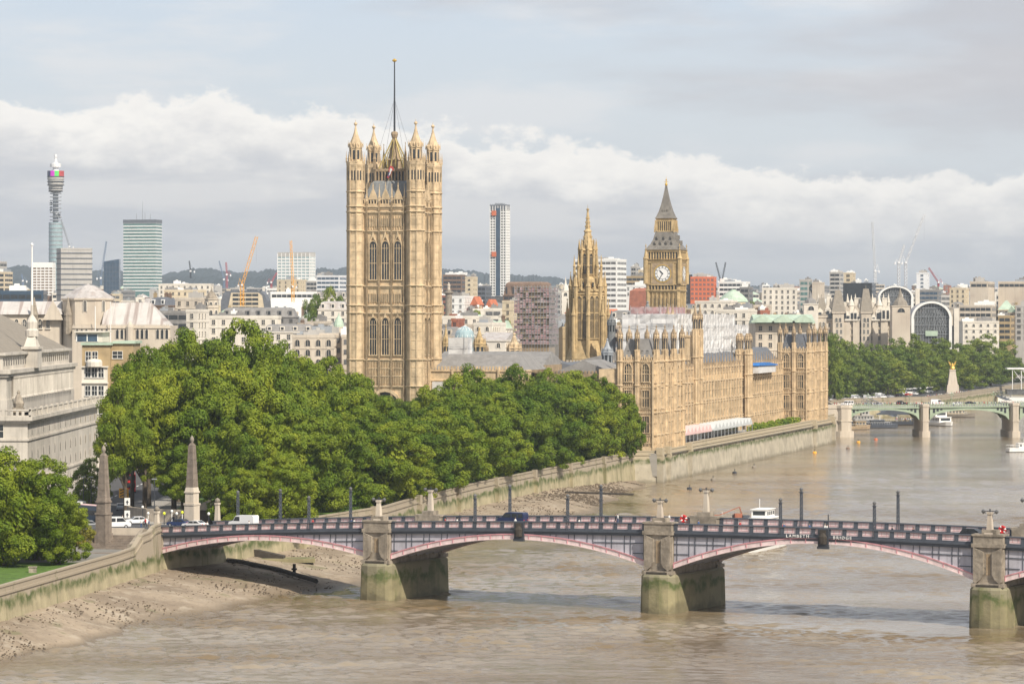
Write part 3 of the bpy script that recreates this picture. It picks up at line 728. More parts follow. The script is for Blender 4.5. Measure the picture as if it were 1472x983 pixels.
    for (r, v, n) in ((w0*.78, 350.5, 4), (w0*.64, 343, 3), ):
        for i in range(n):
            t = -r*.62+r*1.24*i/(n-1)
            b.ext([(t-.42, z(v)-.1), (t+.42, z(v)-.1), (t, z(v)+1.4)], -r-.45, -r+1, 0); b.extx([(t-.42, z(v)-.1), (t+.42, z(v)-.1), (t, z(v)+1.4)], r-1, r+.45, 0)
            b.ext([(t-.2, z(v)), (t+.2, z(v)), (t, z(v)+.7)], -r-.5, -r-.44, 1)
    T.part('lower_roof', b, ['clock_roof', 'glass_dark'])
    b = MB(); d = 3.25
    b.box(-d-.3, -d-.3, z(333.5), d+.3, d+.3, z(331.5)); b.box(-d+.35, -d+.35, z(332), d-.35, d-.35, z(316), 1); b.box(-d, -d, z(318), d, d, z(315.5))
    b.frus(-d, -d, d, d, z(315.6), -d-.45, -d-.45, d+.45, d+.45, z(313.5))
    for i in range(8):
        t = -d+.25+i*(2*d-.5)/7
        for x, y in ((t, -d+.2), (d-.2, t), (t, d-.2), (-d+.2, t)): b.box(x-.2, y-.2, z(332), x+.2, y+.2, z(317))
    for sx in (-1, 1):
        for sy in (-1, 1): b.box(sx*d-.5, sy*d-.5, z(332), sx*d+.5, sy*d+.5, z(316)); 
    for sx in (-1, 1):
        for sy in (-1, 1): pinn(b, sx*(d+.6), sy*(d+.6), z(334), .25, 3.4)
    T.part('belfry_lantern', b, [m, 'glass_dark'])
    b = MB(); sq(b, [(3.75, z(313.4)), (3.3, z(311)), (2.45, z(303)), (1.75, z(294)), (1.1, z(283)), (.55, z(272)), (.28, z(264.5))])
    for i in (-1, 0, 1): b.ext([(i*.9-.25, z(303)), (i*.9+.25, z(303)), (i*.9, z(300))], -2.75, -2.2)
    b.lathe(0, 0, [(.5, z(266)), (.6, z(264)), (.25, z(262.5)), (.15, z(259)), (.45, z(258)), (.1, z(257)), (.04, z(253))], 6, None, 1); b.box(-.9, -.06, z(261), .9, .06, z(260.4), 1)
    T.part('spire', b, ['clock_roof', 'gold'])
    for rz, sd in ((0, 's'), (pi/2, 'e')):
        for i in range(11):
            t = -c+.8+(i+.5)*(2*c-1.6)/11; me = win('slit', .55, 2.6, m)
            if i in range(11):
                if sd == 's': T.inst('belfry_opening', me, t, -c+.6, z(371.5))
                else: T.inst('belfry_opening', me, c-.6, t, z(371.5), rz)
        for i in range(9):
            t = -a+.2+(i+.5)*(2*a-.4)/9; me = win('slit', .6, 1.5, m)
            if sd == 's': T.inst('gallery_opening', me, t, -a-.38, z(415.8))
            else: T.inst('gallery_opening', me, a+.38, t, z(415.8), rz)
        for i in range(7):
            t = -a+.3+(i+.5)*(2*a-.6)/7
            for q in (z(444), z(468), z(492)):
                me = win('slit', .35, 4.2, m)
                if sd == 's': T.inst('window', me, t-.25, -a, q)
                else: T.inst('window', me, a, t-.25, q, rz)
clocktower()
def centraltower():
    T = Thing('octagonal_spire_tower', 'octagonal gothic stone tower with slender pinnacled spire, left of the clock tower', 'tower', 25.9, 1165, 30)
    z = lambda v: HC+(HR-v)/4.206; m = 'stone_gold'; n = 8; rot = -pi/2
    b = MB(); r = 5.75
    b.lathe(0, 0, [(r*1.35, 10), (r*1.35, z(515)), (r*1.12, z(500)), (r, z(488)), (r, z(420)), (r*1.06, z(419)), (r*1.06, z(416)), (r*.8, z(415))], n, rot)
    for v in (488, 450, 423): b.lathe(0, 0, [(r+.1, z(v)-.2), (r+.3, z(v)), (r+.1, z(v)+.25)], n, rot)
    T.part('drum', b, [m])
    b = MB()
    for k in range(8):
        t = rot+2*pi*k/8; c, s_ = cos(t), sin(t)
        b.lathe(r*1.02*c, r*1.02*s_, [(.75, z(500)), (.75, z(413)), (.95, z(412)), (.6, z(408)), (.08, z(393)), (.25, z(392)), (.03, z(390))], 6)
        R = r*1.22; b.lathe(R*c, R*s_, [(.8, 14), (.7, z(455)), (.9, z(453)), (.6, z(449)), (.1, z(432)), (.3, z(431)), (.03, z(429))], 6)
        b.tube((R*c, R*s_, z(462)), (r*1.0*c, r*1.0*s_, z(440)), .4); b.tube((R*c, R*s_, z(485)), (r*1.0*c, r*1.0*s_, z(468)), .4)
        t2 = t+pi/8; pinn(b, r*1.0*cos(t2), r*1.0*sin(t2), z(418), .4, 5); 
    T.part('buttress_pinnacles', b, [m])
    for k in range(8):
        t = rot+2*pi*(k+.5)/8
        if sin(t) > .45: continue
        ap = r*cos(pi/8)
        for d in (-.95, .95): T.inst('window', win('goth', 1.3, z(426)-z(486), m, 'glass_dark'), ap*cos(t)-d*sin(t), ap*sin(t)+d*cos(t), z(486), t+pi/2)
    b = MB(); r2 = 2.85
    b.lathe(0, 0, [(r*.82, z(416)), (r*.72, z(410)), (r2*1.35, z(402)), (r2, z(398)), (r2*.92, z(362)), (r2*1.05, z(360)), (r2*.85, z(357))], n, rot)
    for k in range(8):
        t = rot+2*pi*k/8
        b.lathe(r2*1.05*cos(t), r2*1.05*sin(t), [(.5, z(405)), (.42, z(360)), (.55, z(359)), (.35, z(355)), (.04, z(344))], 6)
        b.lathe(r2*1.62*cos(t), r2*1.62*sin(t), [(.5, z(412)), (.42, z(384)), (.6, z(383)), (.35, z(380)), (.04, z(366))], 6)
        b.tube((r2*1.62*cos(t), r2*1.62*sin(t), z(390)), (r2*cos(t), r2*sin(t), z(376)), .2)
    lan = T.part('lantern', b, [m])
    for k in range(8):
        t = rot+2*pi*(k+.5)/8
        if sin(t) > .45: continue
        T.inst('window', win('goth', 1.2, z(365)-z(394), m), r2*.9*cos(t), r2*.9*sin(t), z(394), t+pi/2)
        T.inst('window', win('slit', .8, 1.8, m), r*.74*cos(t), r*.74*sin(t), z(413), t+pi/2)
    b = MB()
    b.lathe(0, 0, [(r2*.82, z(358)), (1.75, z(350)), (1.2, z(336)), (1.1, z(334)), (1.4, z(333.5)), (1.35, z(332)), (.85, z(330)), (.5, z(313)), (.3, z(303)), (.5, z(302)), (.5, z(300.5)), (.08, z(299.5)), (.03, z(294))], n, rot)
    for k in range(8):
        t = rot+2*pi*k/8
        for v, rr in ((347, 1.7), (341, 1.45), (326, .85), (320, .7), (314, .55)): b.lathe(rr*cos(t), rr*sin(t), [(.16, z(v)-.2), (.2, z(v)), (.02, z(v)+.5)], 5)
        pinn(b, 2.7*cos(t), 2.7*sin(t), z(358), .25, 3.6)
    T.part('spire', b, [m])
centraltower()
# ------------------------------------------------------------ palace river front
def ptur(b, x, y, r, z0, zs, zt):
    turret(b, x, y, r, z0, zs, [35.8, 28.6, 20.6, 14], None, None)
    b.lathe(x, y, [(r*.92, zs), (r*.92, zs+4.2), (r*1.12, zs+4.4), (r*1.05, zs+4.8)], 8)
    b.lathe(x, y, [(r*.95, zs+4.8), (r*.8, zs+5.2), (r*.5, zs+6.2), (r*.22, zt-1.2), (r*.12, zt-.8), (r*.3, zt-.6), (.03, zt)], 8, None, 1)
    for k in range(8): a = pi/8+2*pi*k/8; b.lathe(x+r*cos(a), y+r*sin(a), [(.13, zs+3), (.13, zs+4.6), (.02, zs+5.8)], 4, None, 1)
def slots(b, x, y, r, z0, z1, mi=2):
    for k in range(8):
        t = 2*pi*k/8; rr = r*.92*cos(pi/8)+.03; e = r*.2; c, s_ = cos(t), sin(t); cx, cy = x+rr*c, y+rr*s_
        b.prism([(cx+s_*e, cy-c*e), (cx+.04*c+s_*e, cy+.04*s_-c*e), (cx+.04*c-s_*e, cy+.04*s_+c*e), (cx-s_*e, cy+c*e)], z0, z1, mi)
def pavilion(label, y0, name='corner_pavilion'):
    ox, oy = PL(0, y0)
    T = Thing(name, label, 'palace wing', ox, oy, 8.6, PR, 'corner pavilions of the palace')
    Wd = 11.2; L = 40; zp = 36.3
    b = MB(); b.box(-Wd-6, .3, 8.6, 0, L, 33.5)
    for q in (14, 20.6, 21.8, 28.2, 29.6): b.box(-Wd-6.2, .05, q-.15, .25, L+.2, q+.2)
    for (ya, yb) in ((0, 14), (25, 39)):
        b.box(-Wd, ya+.1, 8.6, .2, yb, zp)
        for q in (14, 20.6, 21.8, 28.2, 29.6, 35.8): b.box(-Wd-.3, ya-.2, q-.2, .5, yb+.3, q+.22)
        for i in range(16):
            t = -Wd+.5+i*(Wd-1)/15; b.box(t-.2, ya, zp, t+.2, ya+.4, zp+1.5 if i % 2 else zp+.9)
            t = ya+.5+i*(13)/15; b.box(-.3, t-.2, zp, .1, t+.2, zp+1.5 if i % 2 else zp+.9); b.box(-Wd, t-.2, zp, -Wd+.4, t+.2, zp+1.5 if i % 2 else zp+.9)
    b.box(-Wd-.1, -.3, 8.6, .5, .3, 10.4)
    ribs(b, -Wd+.6, -.6, 0, 9, zp, 2, .5, .5); ribs(b, -Wd+.6, -.6, 0, 9, zp, 16, .13, .2)
    ribs(b, .8, L-.8, .2, 9, 33.2, 22, .16, .16, 'e'); ribs(b, .8, L-.8, .2, 9, 34, 8, .6, .4, 'e')
    for zz in (11.5, 17.5, 25, 32): b.box(-Wd, -.25, zz, 0, .1, zz+.18); b.box(.1, .3, zz, .42, L, zz+.18)
    for i in range(22): b.box(-.3, 14.5+i*.48, 33.5, 0, 14.7+i*.48, 34.6)
    T.part('wall', b, ['stone'])
    for (ya, yb) in ((0.6, 13.4), (25.6, 38.4)):
        b = MB(); b.frus(-Wd+.6, ya, -.5, yb, zp-.2, -Wd+2.6, ya+1.6, -2.5, yb-1.6, zp+6.2)
        T.part('roof', b, ['slate_light' if y0 < 100 else 'slate'])
    for ya in (0.6, 25.6):
        for x in (-8.4, -6.7, -4.2, -2.6): T.inst('dormer', win('sash', .5, .6, 'slate_light', 'glass_dark'), x, ya+.75, zp+2.2)
    for (x, y) in ((-Wd+.4, .3), (-5.5, .2), (.0, 1.6), (.2, 13), (.2, 26), (.2, 38.3), (-Wd+.4, 13), (-5.5, 14)):
        r = .88 if (x, y) not in ((-5.5, .2), (-5.5, 14)) else .7
        b = MB(); ptur(b, x, y, r, 8.6, zp+2.6, zp+10.4); slots(b, x, y, r, zp+3.2, zp+6.4)
        T.part('turret', b, ['stone', 'stone_soot', 'glass_dark'])
    for x in (-8.2, -2.9):
        for (za, h, st) in ((29.9, 5.3, 'goth'), (22.3, 4.9, 'goth2'), (14.7, 4.8, 'goth2'), (10.6, 1.6, 'sash')):
            T.inst('window', win(st, 2.15 if h > 2 else 1.5, h, 'stone', 'glass_dark'), x, .05, za)
    for y in (4, 7.6, 11, 17.5, 21.5, 29, 32, 35.5):
        for (za, h, st) in ((29.9, 4.4, 'goth'), (22.3, 4.9, 'goth2'), (14.7, 4.8, 'goth2')):
            if za > 29 and 14 < y < 25: continue
            T.inst('window', win(st, 1.8, h, 'stone', 'glass_dark'), .22, y, za, pi/2, (1, .3, 1))
pavilion('pale stone palace corner pavilion with many turrets at the edge of the garden trees', 0)
pavilion('turreted palace corner pavilion with dark slate roofs at the far end near the green bridge', 274)
def rrange(label, y0, y1, zt, name='palace_river_range'):
    ox, oy = PL(0, y0)
    T = Thing(name, label, 'palace wing', ox, oy, 9.3, PR, 'river ranges of the palace'); L = y1-y0; x = -10
    nb = int(round(L/5.05)); d = L/nb; pp_ = []
    b = MB(); b.box(x-14, 0, 9.3, x, L, zt)
    for q in (14, 14.8, 20.6, 21.4, 27.6, zt-.5): b.box(x-.1, 0, q-.25, x+.4, L, q+.2)
    for zz in (17.6, 24.5, 30): b.box(x-.1, 0, zz, x+.3, L, zz+.16)
    for i in range(nb+1):
        y = i*d; b.box(x-.1, y-.5, 9.3, x+.62, y+.5, 21); b.box(x-.1, y-.42, 21, x+.5, y+.42, zt+.3)
        pp_.append((x+.3, y))
        b.box(x-.1, y+d*.5-.1, 27.6, x+.2, y+d*.5+.1, zt)
    T.part('wall', b, ['stone'])
    n2 = int(L/.95); b = MB(); b.box(x-.4, 0, zt-2.6, x+.12, L, zt+.3)
    for i in range(n2): b.box(x-.35, i*.95, zt, x+.05, i*.95+.5, zt+1.1)
    for q in pp_: pinn(b, q[0], q[1], zt-2, .42, 6.2)
    T.part('parapet', b, ['stone_soot'])
    b = MB(); b.extx([(0, 0), ], 0, 0) if False else None
    b.frus(x-13.5, .5, x-.8, L-.5, zt-.1, x-9, 3, x-5.2, L-3, zt+5.5); T.part('roof', b, ['slate'])
    for i in range(nb):
        y = (i+.5)*d
        for (za, h, st) in ((22.1, 4.6, 'goth2'), (15.6, 4.2, 'goth2'), (9.9, 3.2, 'sash')): T.inst('window', win(st, 2.9, h, 'stone', 'glass_dark'), x, y, za, pi/2, (1, .3, 1))
    return T
TA = rrange('long honey stone palace range with close buttresses behind the terrace marquees', 40, 195, 32.6)
TB = rrange('shorter honey stone palace range behind the blue sheeted scaffold', 195, 274, 32.2)
def rtower(T, yb, x0, x1, L, zp, zt, tex='stone'):
    b = MB(); y0 = yb; y1 = yb+L
    b.box(x0, y0, 9.3, x1, y1, zp)
    for q in (14, 20.6, 27.6, 35, zp-.4): b.box(x0-.3, y0-.3, q-.15, x1+.3, y1+.3, q+.2)
    ribs(b, x0+.6, x1-.6, y0, 30, zp, 2, .3, .4); ribs(b, y0+.6, y1-.6, x1, 9.3, zp, 6, .2, .35, 'e')
    for i in range(8): b.box(x0+i*(x1-x0-.4)/7, y0, zp, x0+.4+i*(x1-x0-.4)/7, y0+.3, zp+1.2)
    t = T.part('stair_tower', b, [tex])
    for x, y in ((x0, y0), (x1, y0), (x1, y1), (x0, y1)):
        b = MB(); ptur(b, x, y, .95, 9.3, zp+1.5, zt); slots(b, x, y, .95, zp+2.2, zp+5.3); T.part('turret', b, [tex, 'stone_soot', 'glass_dark'], t)
    T.inst('window', win('goth', 1.7, 5.5, tex), (x0+x1)/2, y0, zp-8.5, 0, None, t)
rtower(TA, 66, -18.5, -9.3, 8, 43, 53.5)
rtower(TB, -.8, -11.5, -8.4, 5, 35.5, 41)
# terrace
b = MB(); P4 = [PL(x, y) for x, y in ((-10.2, 38), (1.2, 38), (1.2, 275), (-10.2, 275))]; b.prism(P4, 2, 9.35); struct('terrace', b, ['paving'])
b = MB(); P4 = [PL(x, y) for x, y in ((-60, -4), (1.4, -4), (1.4, 39), (-60, 39))]; b.prism(P4, 2, 8.75); P4 = [PL(x, y) for x, y in ((-60, 273.5), (1.4, 273.5), (1.4, 321), (-60, 321))]; b.prism(P4, 2, 8.75); struct('palace_yard', b, ['paving'])
def marquee(label, y0, y1, m, n):
    ox, oy = PL(-4.2, y0); T = Thing('marquee', label, 'marquee', ox, oy, 9.35, PR, 'marquees on the palace terrace'); L = y1-y0
    b = MB()
    for i in range(n):
        a, c = i*L/n, (i+1)*L/n; b.extx([(a, 12.1), (c, 12.1), (c, 12.6), ((a+c)/2, 14.4), (a, 12.6)], -2.6, 2.9)
    T.part('canopy', b, [m])
    for i in range(n+1):
        for x in (-2.5, 2.8):
            b = MB(); b.box(x-.1, i*L/n-.1, 9.35, x+.1, i*L/n+.1, 12.1); T.part('pole', b, ['steel'])
    b = MB()
    for i in range(n): b.box(-2.2, i*L/n+.4, 9.35, -2.1, (i+1)*L/n-.4, 12)
    T.part('side_glazing', b, ['glass_grey'])
marquee('long pink topped marquee on the palace terrace', 41, 94, 'marquee_pink', 9)
marquee('long pale grey topped marquee on the palace terrace', 98, 166, 'marquee_grey', 11)
r = random.Random(4)
for k in range(14):
    y = 172+k*7; b = MB(); x0, y0 = PL(-2.5, y)
    for i in range(60): 
        a, c, q = r.uniform(-1.2, 1.2), r.uniform(-3.2, 3.2), r.uniform(.3, 1.7+.5*(k % 3)); b.lathe(a, c, [(.1, 9.3+q-.3), (r.uniform(.3, .5), 9.3+q), (.08, 9.3+q+.35)], 5, r.uniform(0, 6))
    solo('planter_bush', b, ['leaf'], ordn(k)+' dark green bush from the left along the far half of the palace terrace', 'bush', (x0, y0, 0), PR, 'bushes on the palace terrace')
# scaffold wraps
def wrap(name, label, x0, x1, y0, y1, z0, z1, m, seed=1, amp=.45, ridge=False, net=False):
    ox, oy = PL((x0+x1)/2, (y0+y1)/2); T = Thing(name, label, 'scaffolding', ox, oy, z0, PR); r = random.Random(seed)
    hx, hy = (x1-x0)/2, (y1-y0)/2; b = MB()
    def face(o, du, dv, nu, nv, nrm):
        vs = []
        for j in range(nv+1):
            for i in range(nu+1):
                a = r.uniform(-amp, amp*.3) if 0 < i < nu and 0 < j < nv else 0
                vs.append(tuple(o[k]+du[k]*i/nu+dv[k]*j/nv+nrm[k]*a for k in range(3)))
        b.add(vs, [(j*(nu+1)+i, j*(nu+1)+i+1, (j+1)*(nu+1)+i+1, (j+1)*(nu+1)+i) for j in range(nv) for i in range(nu)])
    nz = max(3, int((z1-z0)/1.4)); ny = max(3, int(2*hy/1.8)); nx = max(3, int(2*hx/1.8))
    face((hx, -hy, z0), (0, 2*hy, 0), (0, 0, z1-z0), ny, nz, (1, 0, 0)); face((-hx, -hy, z0), (2*hx, 0, 0), (0, 0, z1-z0), nx, nz, (0, -1, 0))
    face((-hx, hy, z0), (0, -2*hy, 0), (0, 0, z1-z0), ny, nz, (-1, 0, 0)); face((-hx, -hy, z1), (2*hx, 0, 0), (0, 2*hy, 0), nx, ny, (0, 0, 1))
    T.part('sheeting', b, [m]); b = MB()
    st = 5.0
    for i in range(int(2*hy/st)+1):
        y = -hy+i*st; b.tube((hx+.3, y, z0-2), (hx+.3, y, z1+.6), .07, 3)
    for i in range(int(2*hx/st)+1):
        x = -hx+i*st; b.tube((x, -hy-.3, z0-2), (x, -hy-.3, z1+.6), .07, 3)
    for j in range(int((z1-z0)/4)+1):
        zz = z0+j*4; b.tube((-hx, -hy-.3, zz), (hx, -hy-.3, zz), .07, 3); b.tube((hx+.3, -hy, zz), (hx+.3, hy, zz), .07, 3)
    T.part('scaffold_poles', b, ['steel']); return T
wrap('wrapped_scaffold', 'large white sheeted scaffold over the roof behind the palace river front', -31, -14, 94, 200, 34, 49.8, 'sheet_white', 1, .5)
wrap('wrapped_scaffold', 'lower patch of white netting scaffold at the right of the large white sheeted one', -30, -15, 201, 232, 36, 46, 'sheet_white', 2, .7)
wrap('netted_scaffold', 'mauve netted scaffold box in front of the clock tower', -34, -24, 120, 162, 34, 52.3, 'netting', 3, .3)
wrap('wrapped_scaffold', 'white sheeted box scaffold in the palace roofs just right of the great square tower', -62, -56, -6, -1, 32, 42.8, 'sheet_white', 4, .3)
def bluetarp():
    ox, oy = PL(-9.3, 212); T = Thing('sheeted_scaffold', 'bright blue roof sheet over white boarding on the palace parapet', 'scaffolding', ox, oy, 28.4, PR)
    b = MB(); b.extx([(0, 31.5), (38, 31.2), (38, 31.6), (20, 32.5), (1, 32.5)], -2, 2.0); T.part('roof_sheet', b, ['sheet_blue'])
    b = MB(); b.box(-1, .4, 28.8, 1.6, 36, 31.2); T.part('side_sheet', b, ['sheet_white'])
bluetarp()
# inner roofs, ventilation turrets, garden-side range
def lowrange():
    T = Thing('low_crenellated_range', 'low stone palace range with white sheeted bays beside the foot of the great tower', 'palace wing', -14, 1003, 8, PR)
    b = MB(); b.box(-11, 0, 8, 18, 9, 33.5)
    for i in range(30): b.box(-11+i*.97, 0, 33.5, -10.5+i*.97, .4, 34.6)
    for q in (33, 30.2): b.box(-11.2, -.3, q, 18.2, 9, q+.3)
    ribs(b, -10.5, 17.5, 0, 8, 34, 4, .6, .6)
    T.part('wall', b, ['stone'])
    for x in (-7, .1, 7): 
        b = MB(); b.box(x-2.8, -.25, 24, x+2.8, -.02, 30); T.part('sheeted_bay', b, ['sheet_white'])
    b = MB(); b.frus(-10, .7, 17.5, 30, 33.4, -7, 8, 14, 24, 38); T.part('roof', b, ['slate_light'])
lowrange()
def block(name, label, x0, x1, y0, y1, z0, z1, wm, rm, rz, rh=4, cat='palace roof', cren=True):
    ox, oy = PL((x0+x1)/2, (y0+y1)/2); T = Thing(name, label, cat, ox, oy, z0, PR); hx, hy = (x1-x0)/2, (y1-y0)/2
    b = MB(); b.box(-hx, -hy, z0, hx, hy, z1)
    if cren:
        n = int(2*hx/1.1)
        for i in range(n): b.box(-hx+i*1.1, -hy, z1, -hx+.6+i*1.1, -hy+.35, z1+.9)
    T.part('wall', b, [wm])
    b = MB()
    if hx > hy: b.frus(-hx+.3, -hy+.3, hx-.3, hy-.3, z1-.1, -hx+1, -.2, hx-1, .2, z1+rh)
    else: b.frus(-hx+.3, -hy+.3, hx-.3, hy-.3, z1-.1, -.2, -hy+1, .2, hy-1, z1+rh)
    T.part('roof', b, [rm])
    for i in range(int(2*hx/5)): T.inst('window', win('slit', 1, 2, wm, 'glass_grey'), -hx+2.5+i*5, -hy, z1-4)
    return T
block('palace_roof_block', 'long dark slate palace roof low behind the garden treetops', -58, -16, 30, 90, 22, 31, 'stone_dark', 'slate', 0)
block('palace_roof_block', 'grey palace roof just left of the turreted corner pavilion', -34, -13, 6, 34, 20, 32, 'stone_dark', 'slate_light', 0)
block('palace_roof_block', 'grey leaded palace roof at the foot of the octagonal spire', -50, -14, 95, 150, 24, 34, 'stone_pale', 'slate_light', 0)
block('palace_roof_block', 'soot dark palace roof left of the octagonal spire', -80, -52, 40, 120, 22, 33, 'stone_dark', 'slate', 0)
block('palace_roof_block', 'pale palace roof under the mauve netted scaffold', -60, -20, 155, 215, 24, 36, 'stone_pale', 'lead', 0)
block('palace_roof_block', 'dark slate palace roof behind the white sheeted scaffold', -70, -35, 220, 300, 24, 37, 'stone_dark', 'slate', 0, 5)
block('palace_roof_block', 'grey slate palace roof right behind the low crenellated range', -72, -36, 8, 36, 20, 34.5, 'stone_dark', 'slate_light', 0)
def vent(label, u, Y, vt, vb, r, m, grp='ventilation turrets on the palace roofs'):
    x = WX(u, Y); z0 = WZ(vb, Y); zt = WZ(vt, Y); h = zt-z0; T = Thing('roof_turret', label, 'turret', x, Y, z0-8, PR, grp)
    b = MB(); b.lathe(0, 0, [(r, z0-8), (r, z0+h*.45), (r*1.15, z0+h*.47), (r*1.1, z0+h*.5)], 8); 
    for k in range(8): t = 2*pi*k/8+pi/8; pinn(b, r*cos(t), r*sin(t), z0+h*.35, r*.14, h*.35)
    T.part('shaft', b, [m]); b = MB(); b.lathe(0, 0, [(r*.8, z0+h*.5), (r*.8, z0+h*.6), (r*.5, z0+h*.68), (r*.2, z0+h*.88), (r*.1, z0+h*.92), (r*.25, z0+h*.94), (.03, zt)], 8); T.part('cap', b, [m])
    b = MB(); slots(b, 0, 0, r*1.09, z0+h*.1, z0+h*.38, 0); T.part('openings', b, ['glass_dark'])
vent('slender stone roof turret nearest the right edge of the great tower', 641, 1060, 466, 518, 1.2, 'stone_gold')
vent('second slender stone roof turret, just left of the white wrapped box', 648, 1085, 484, 518, 1.5, 'stone_dark')
vent('pinnacled brown roof turret just right of the white wrapped box', 689, 1060, 470, 516, 1.9, 'stone_gold')
vent('small twin of the brown pinnacled roof turret, standing to its right', 696, 1080, 486, 516, 1.3, 'stone_dark')
vent('stout honey stone roof turret at the left of the mauve scaffold tower', 739, 1075, 478, 520, 2.2, 'stone')
vent('dark green ventilation turret just right of the octagonal spire', 879, 1150, 446, 480, 1.4, 'roof_iron')
vent('black ventilation turret above the corner pavilion', 904, 1160, 448, 478, 1.3, 'iron')
vent('stout dark stone turret immediately left of the clock tower', 931, 1230, 432, 476, 2.4, 'roof_iron')
vent('grey scaffolded roof turret beside the foot of the octagonal spire', 873, 1100, 486, 525, 1.8, 'steel')
def dome():
    Y = 1100; x = WX(668, Y); T = Thing('glazed_dome', 'small glass and lead dome rising behind the white wrapped box', 'dome', x, Y, 30, PR)
    z = WZ(486, Y); b = MB(); b.lathe(0, 0, [(3.2, 30), (3.2, z), (3.3, z+.3), (2.9, z+1.9), (2.1, z+3), (1, z+3.7), (.2, z+3.9)], 12); T.part('dome_shell', b, ['glass_pale'], smooth=False)
    b = MB()
    for k in range(12): t = 2*pi*k/12; b.tube((3.3*cos(t), 3.3*sin(t), z+.3), (2.1*cos(t), 2.1*sin(t), z+3.05), .1, 3); b.tube((2.1*cos(t), 2.1*sin(t), z+3.05), (0, 0, z+4), .1, 3)
    T.part('ribs', b, ['white_paint'])
dome()
# mauve netted scaffold tower behind
def scaf(label, u0, u1, vt, vb, Y, m='netting'):
    x0, x1 = WX(u0, Y), WX(u1, Y); z0, z1 = WZ(vb, Y), WZ(vt, Y); w = (x1-x0)/2
    T = Thing('scaffold_tower', label, 'scaffolding', (x0+x1)/2, Y+w, z0-10, PR); w *= .93; r = random.Random(int(u0))
    b = MB(); b.box(-w+1, -w+1, z0-10, w-1, w-1, z1-1); T.part('building_core', b, ['stone_dark'])
    n = int((z1-z0)/2); b = MB(); p = MB(); q = MB()
    for j in range(n+1):
        z = z0+j*(z1-z0)/n; b.box(-w, -w, z, w, w, z+.14)
        for i in range(13):
            t = -w+2*w*i/12; 
            if r.random() < .72 and j < n: 
                e = 2*w/12; p.box(t, -w-.05, z+.2, min(t+e, w), -w, z+(z1-z0)/n*r.uniform(.45, 1), 0); 
            if r.random() < .72 and j < n: p.box(w, t, z+.2, w+.05, min(t+2*w/12, w), z+(z1-z0)/n*r.uniform(.45, 1), 0)
    for i in range(13):
        t = -w+2*w*i/12; q.tube((t, -w-.2, z0-6), (t, -w-.2, z1+.8), .08, 3); q.tube((w+.2, t, z0-6), (w+.2, t, z1+.8), .08, 3)
    for i in range(n): 
        z = z0+i*(z1-z0)/n+1; q.tube((-w, -w-.2, z), (w, -w-.2, z), .06, 3); q.tube((w+.2, -w, z), (w+.2, w, z), .06, 3)
        if i % 2: q.tube((-w+2*w*r.random(), -w-.2, z), (-w+2*w*r.random(), -w-.2, z+4), .06, 3)
    T.part('decks', b, ['concrete']); T.part('netting', p, [m]); T.part('poles', q, ['steel'])
scaf('mauve netted scaffold tower standing left of the octagonal spire', 743, 799, 413, 495, 1420)
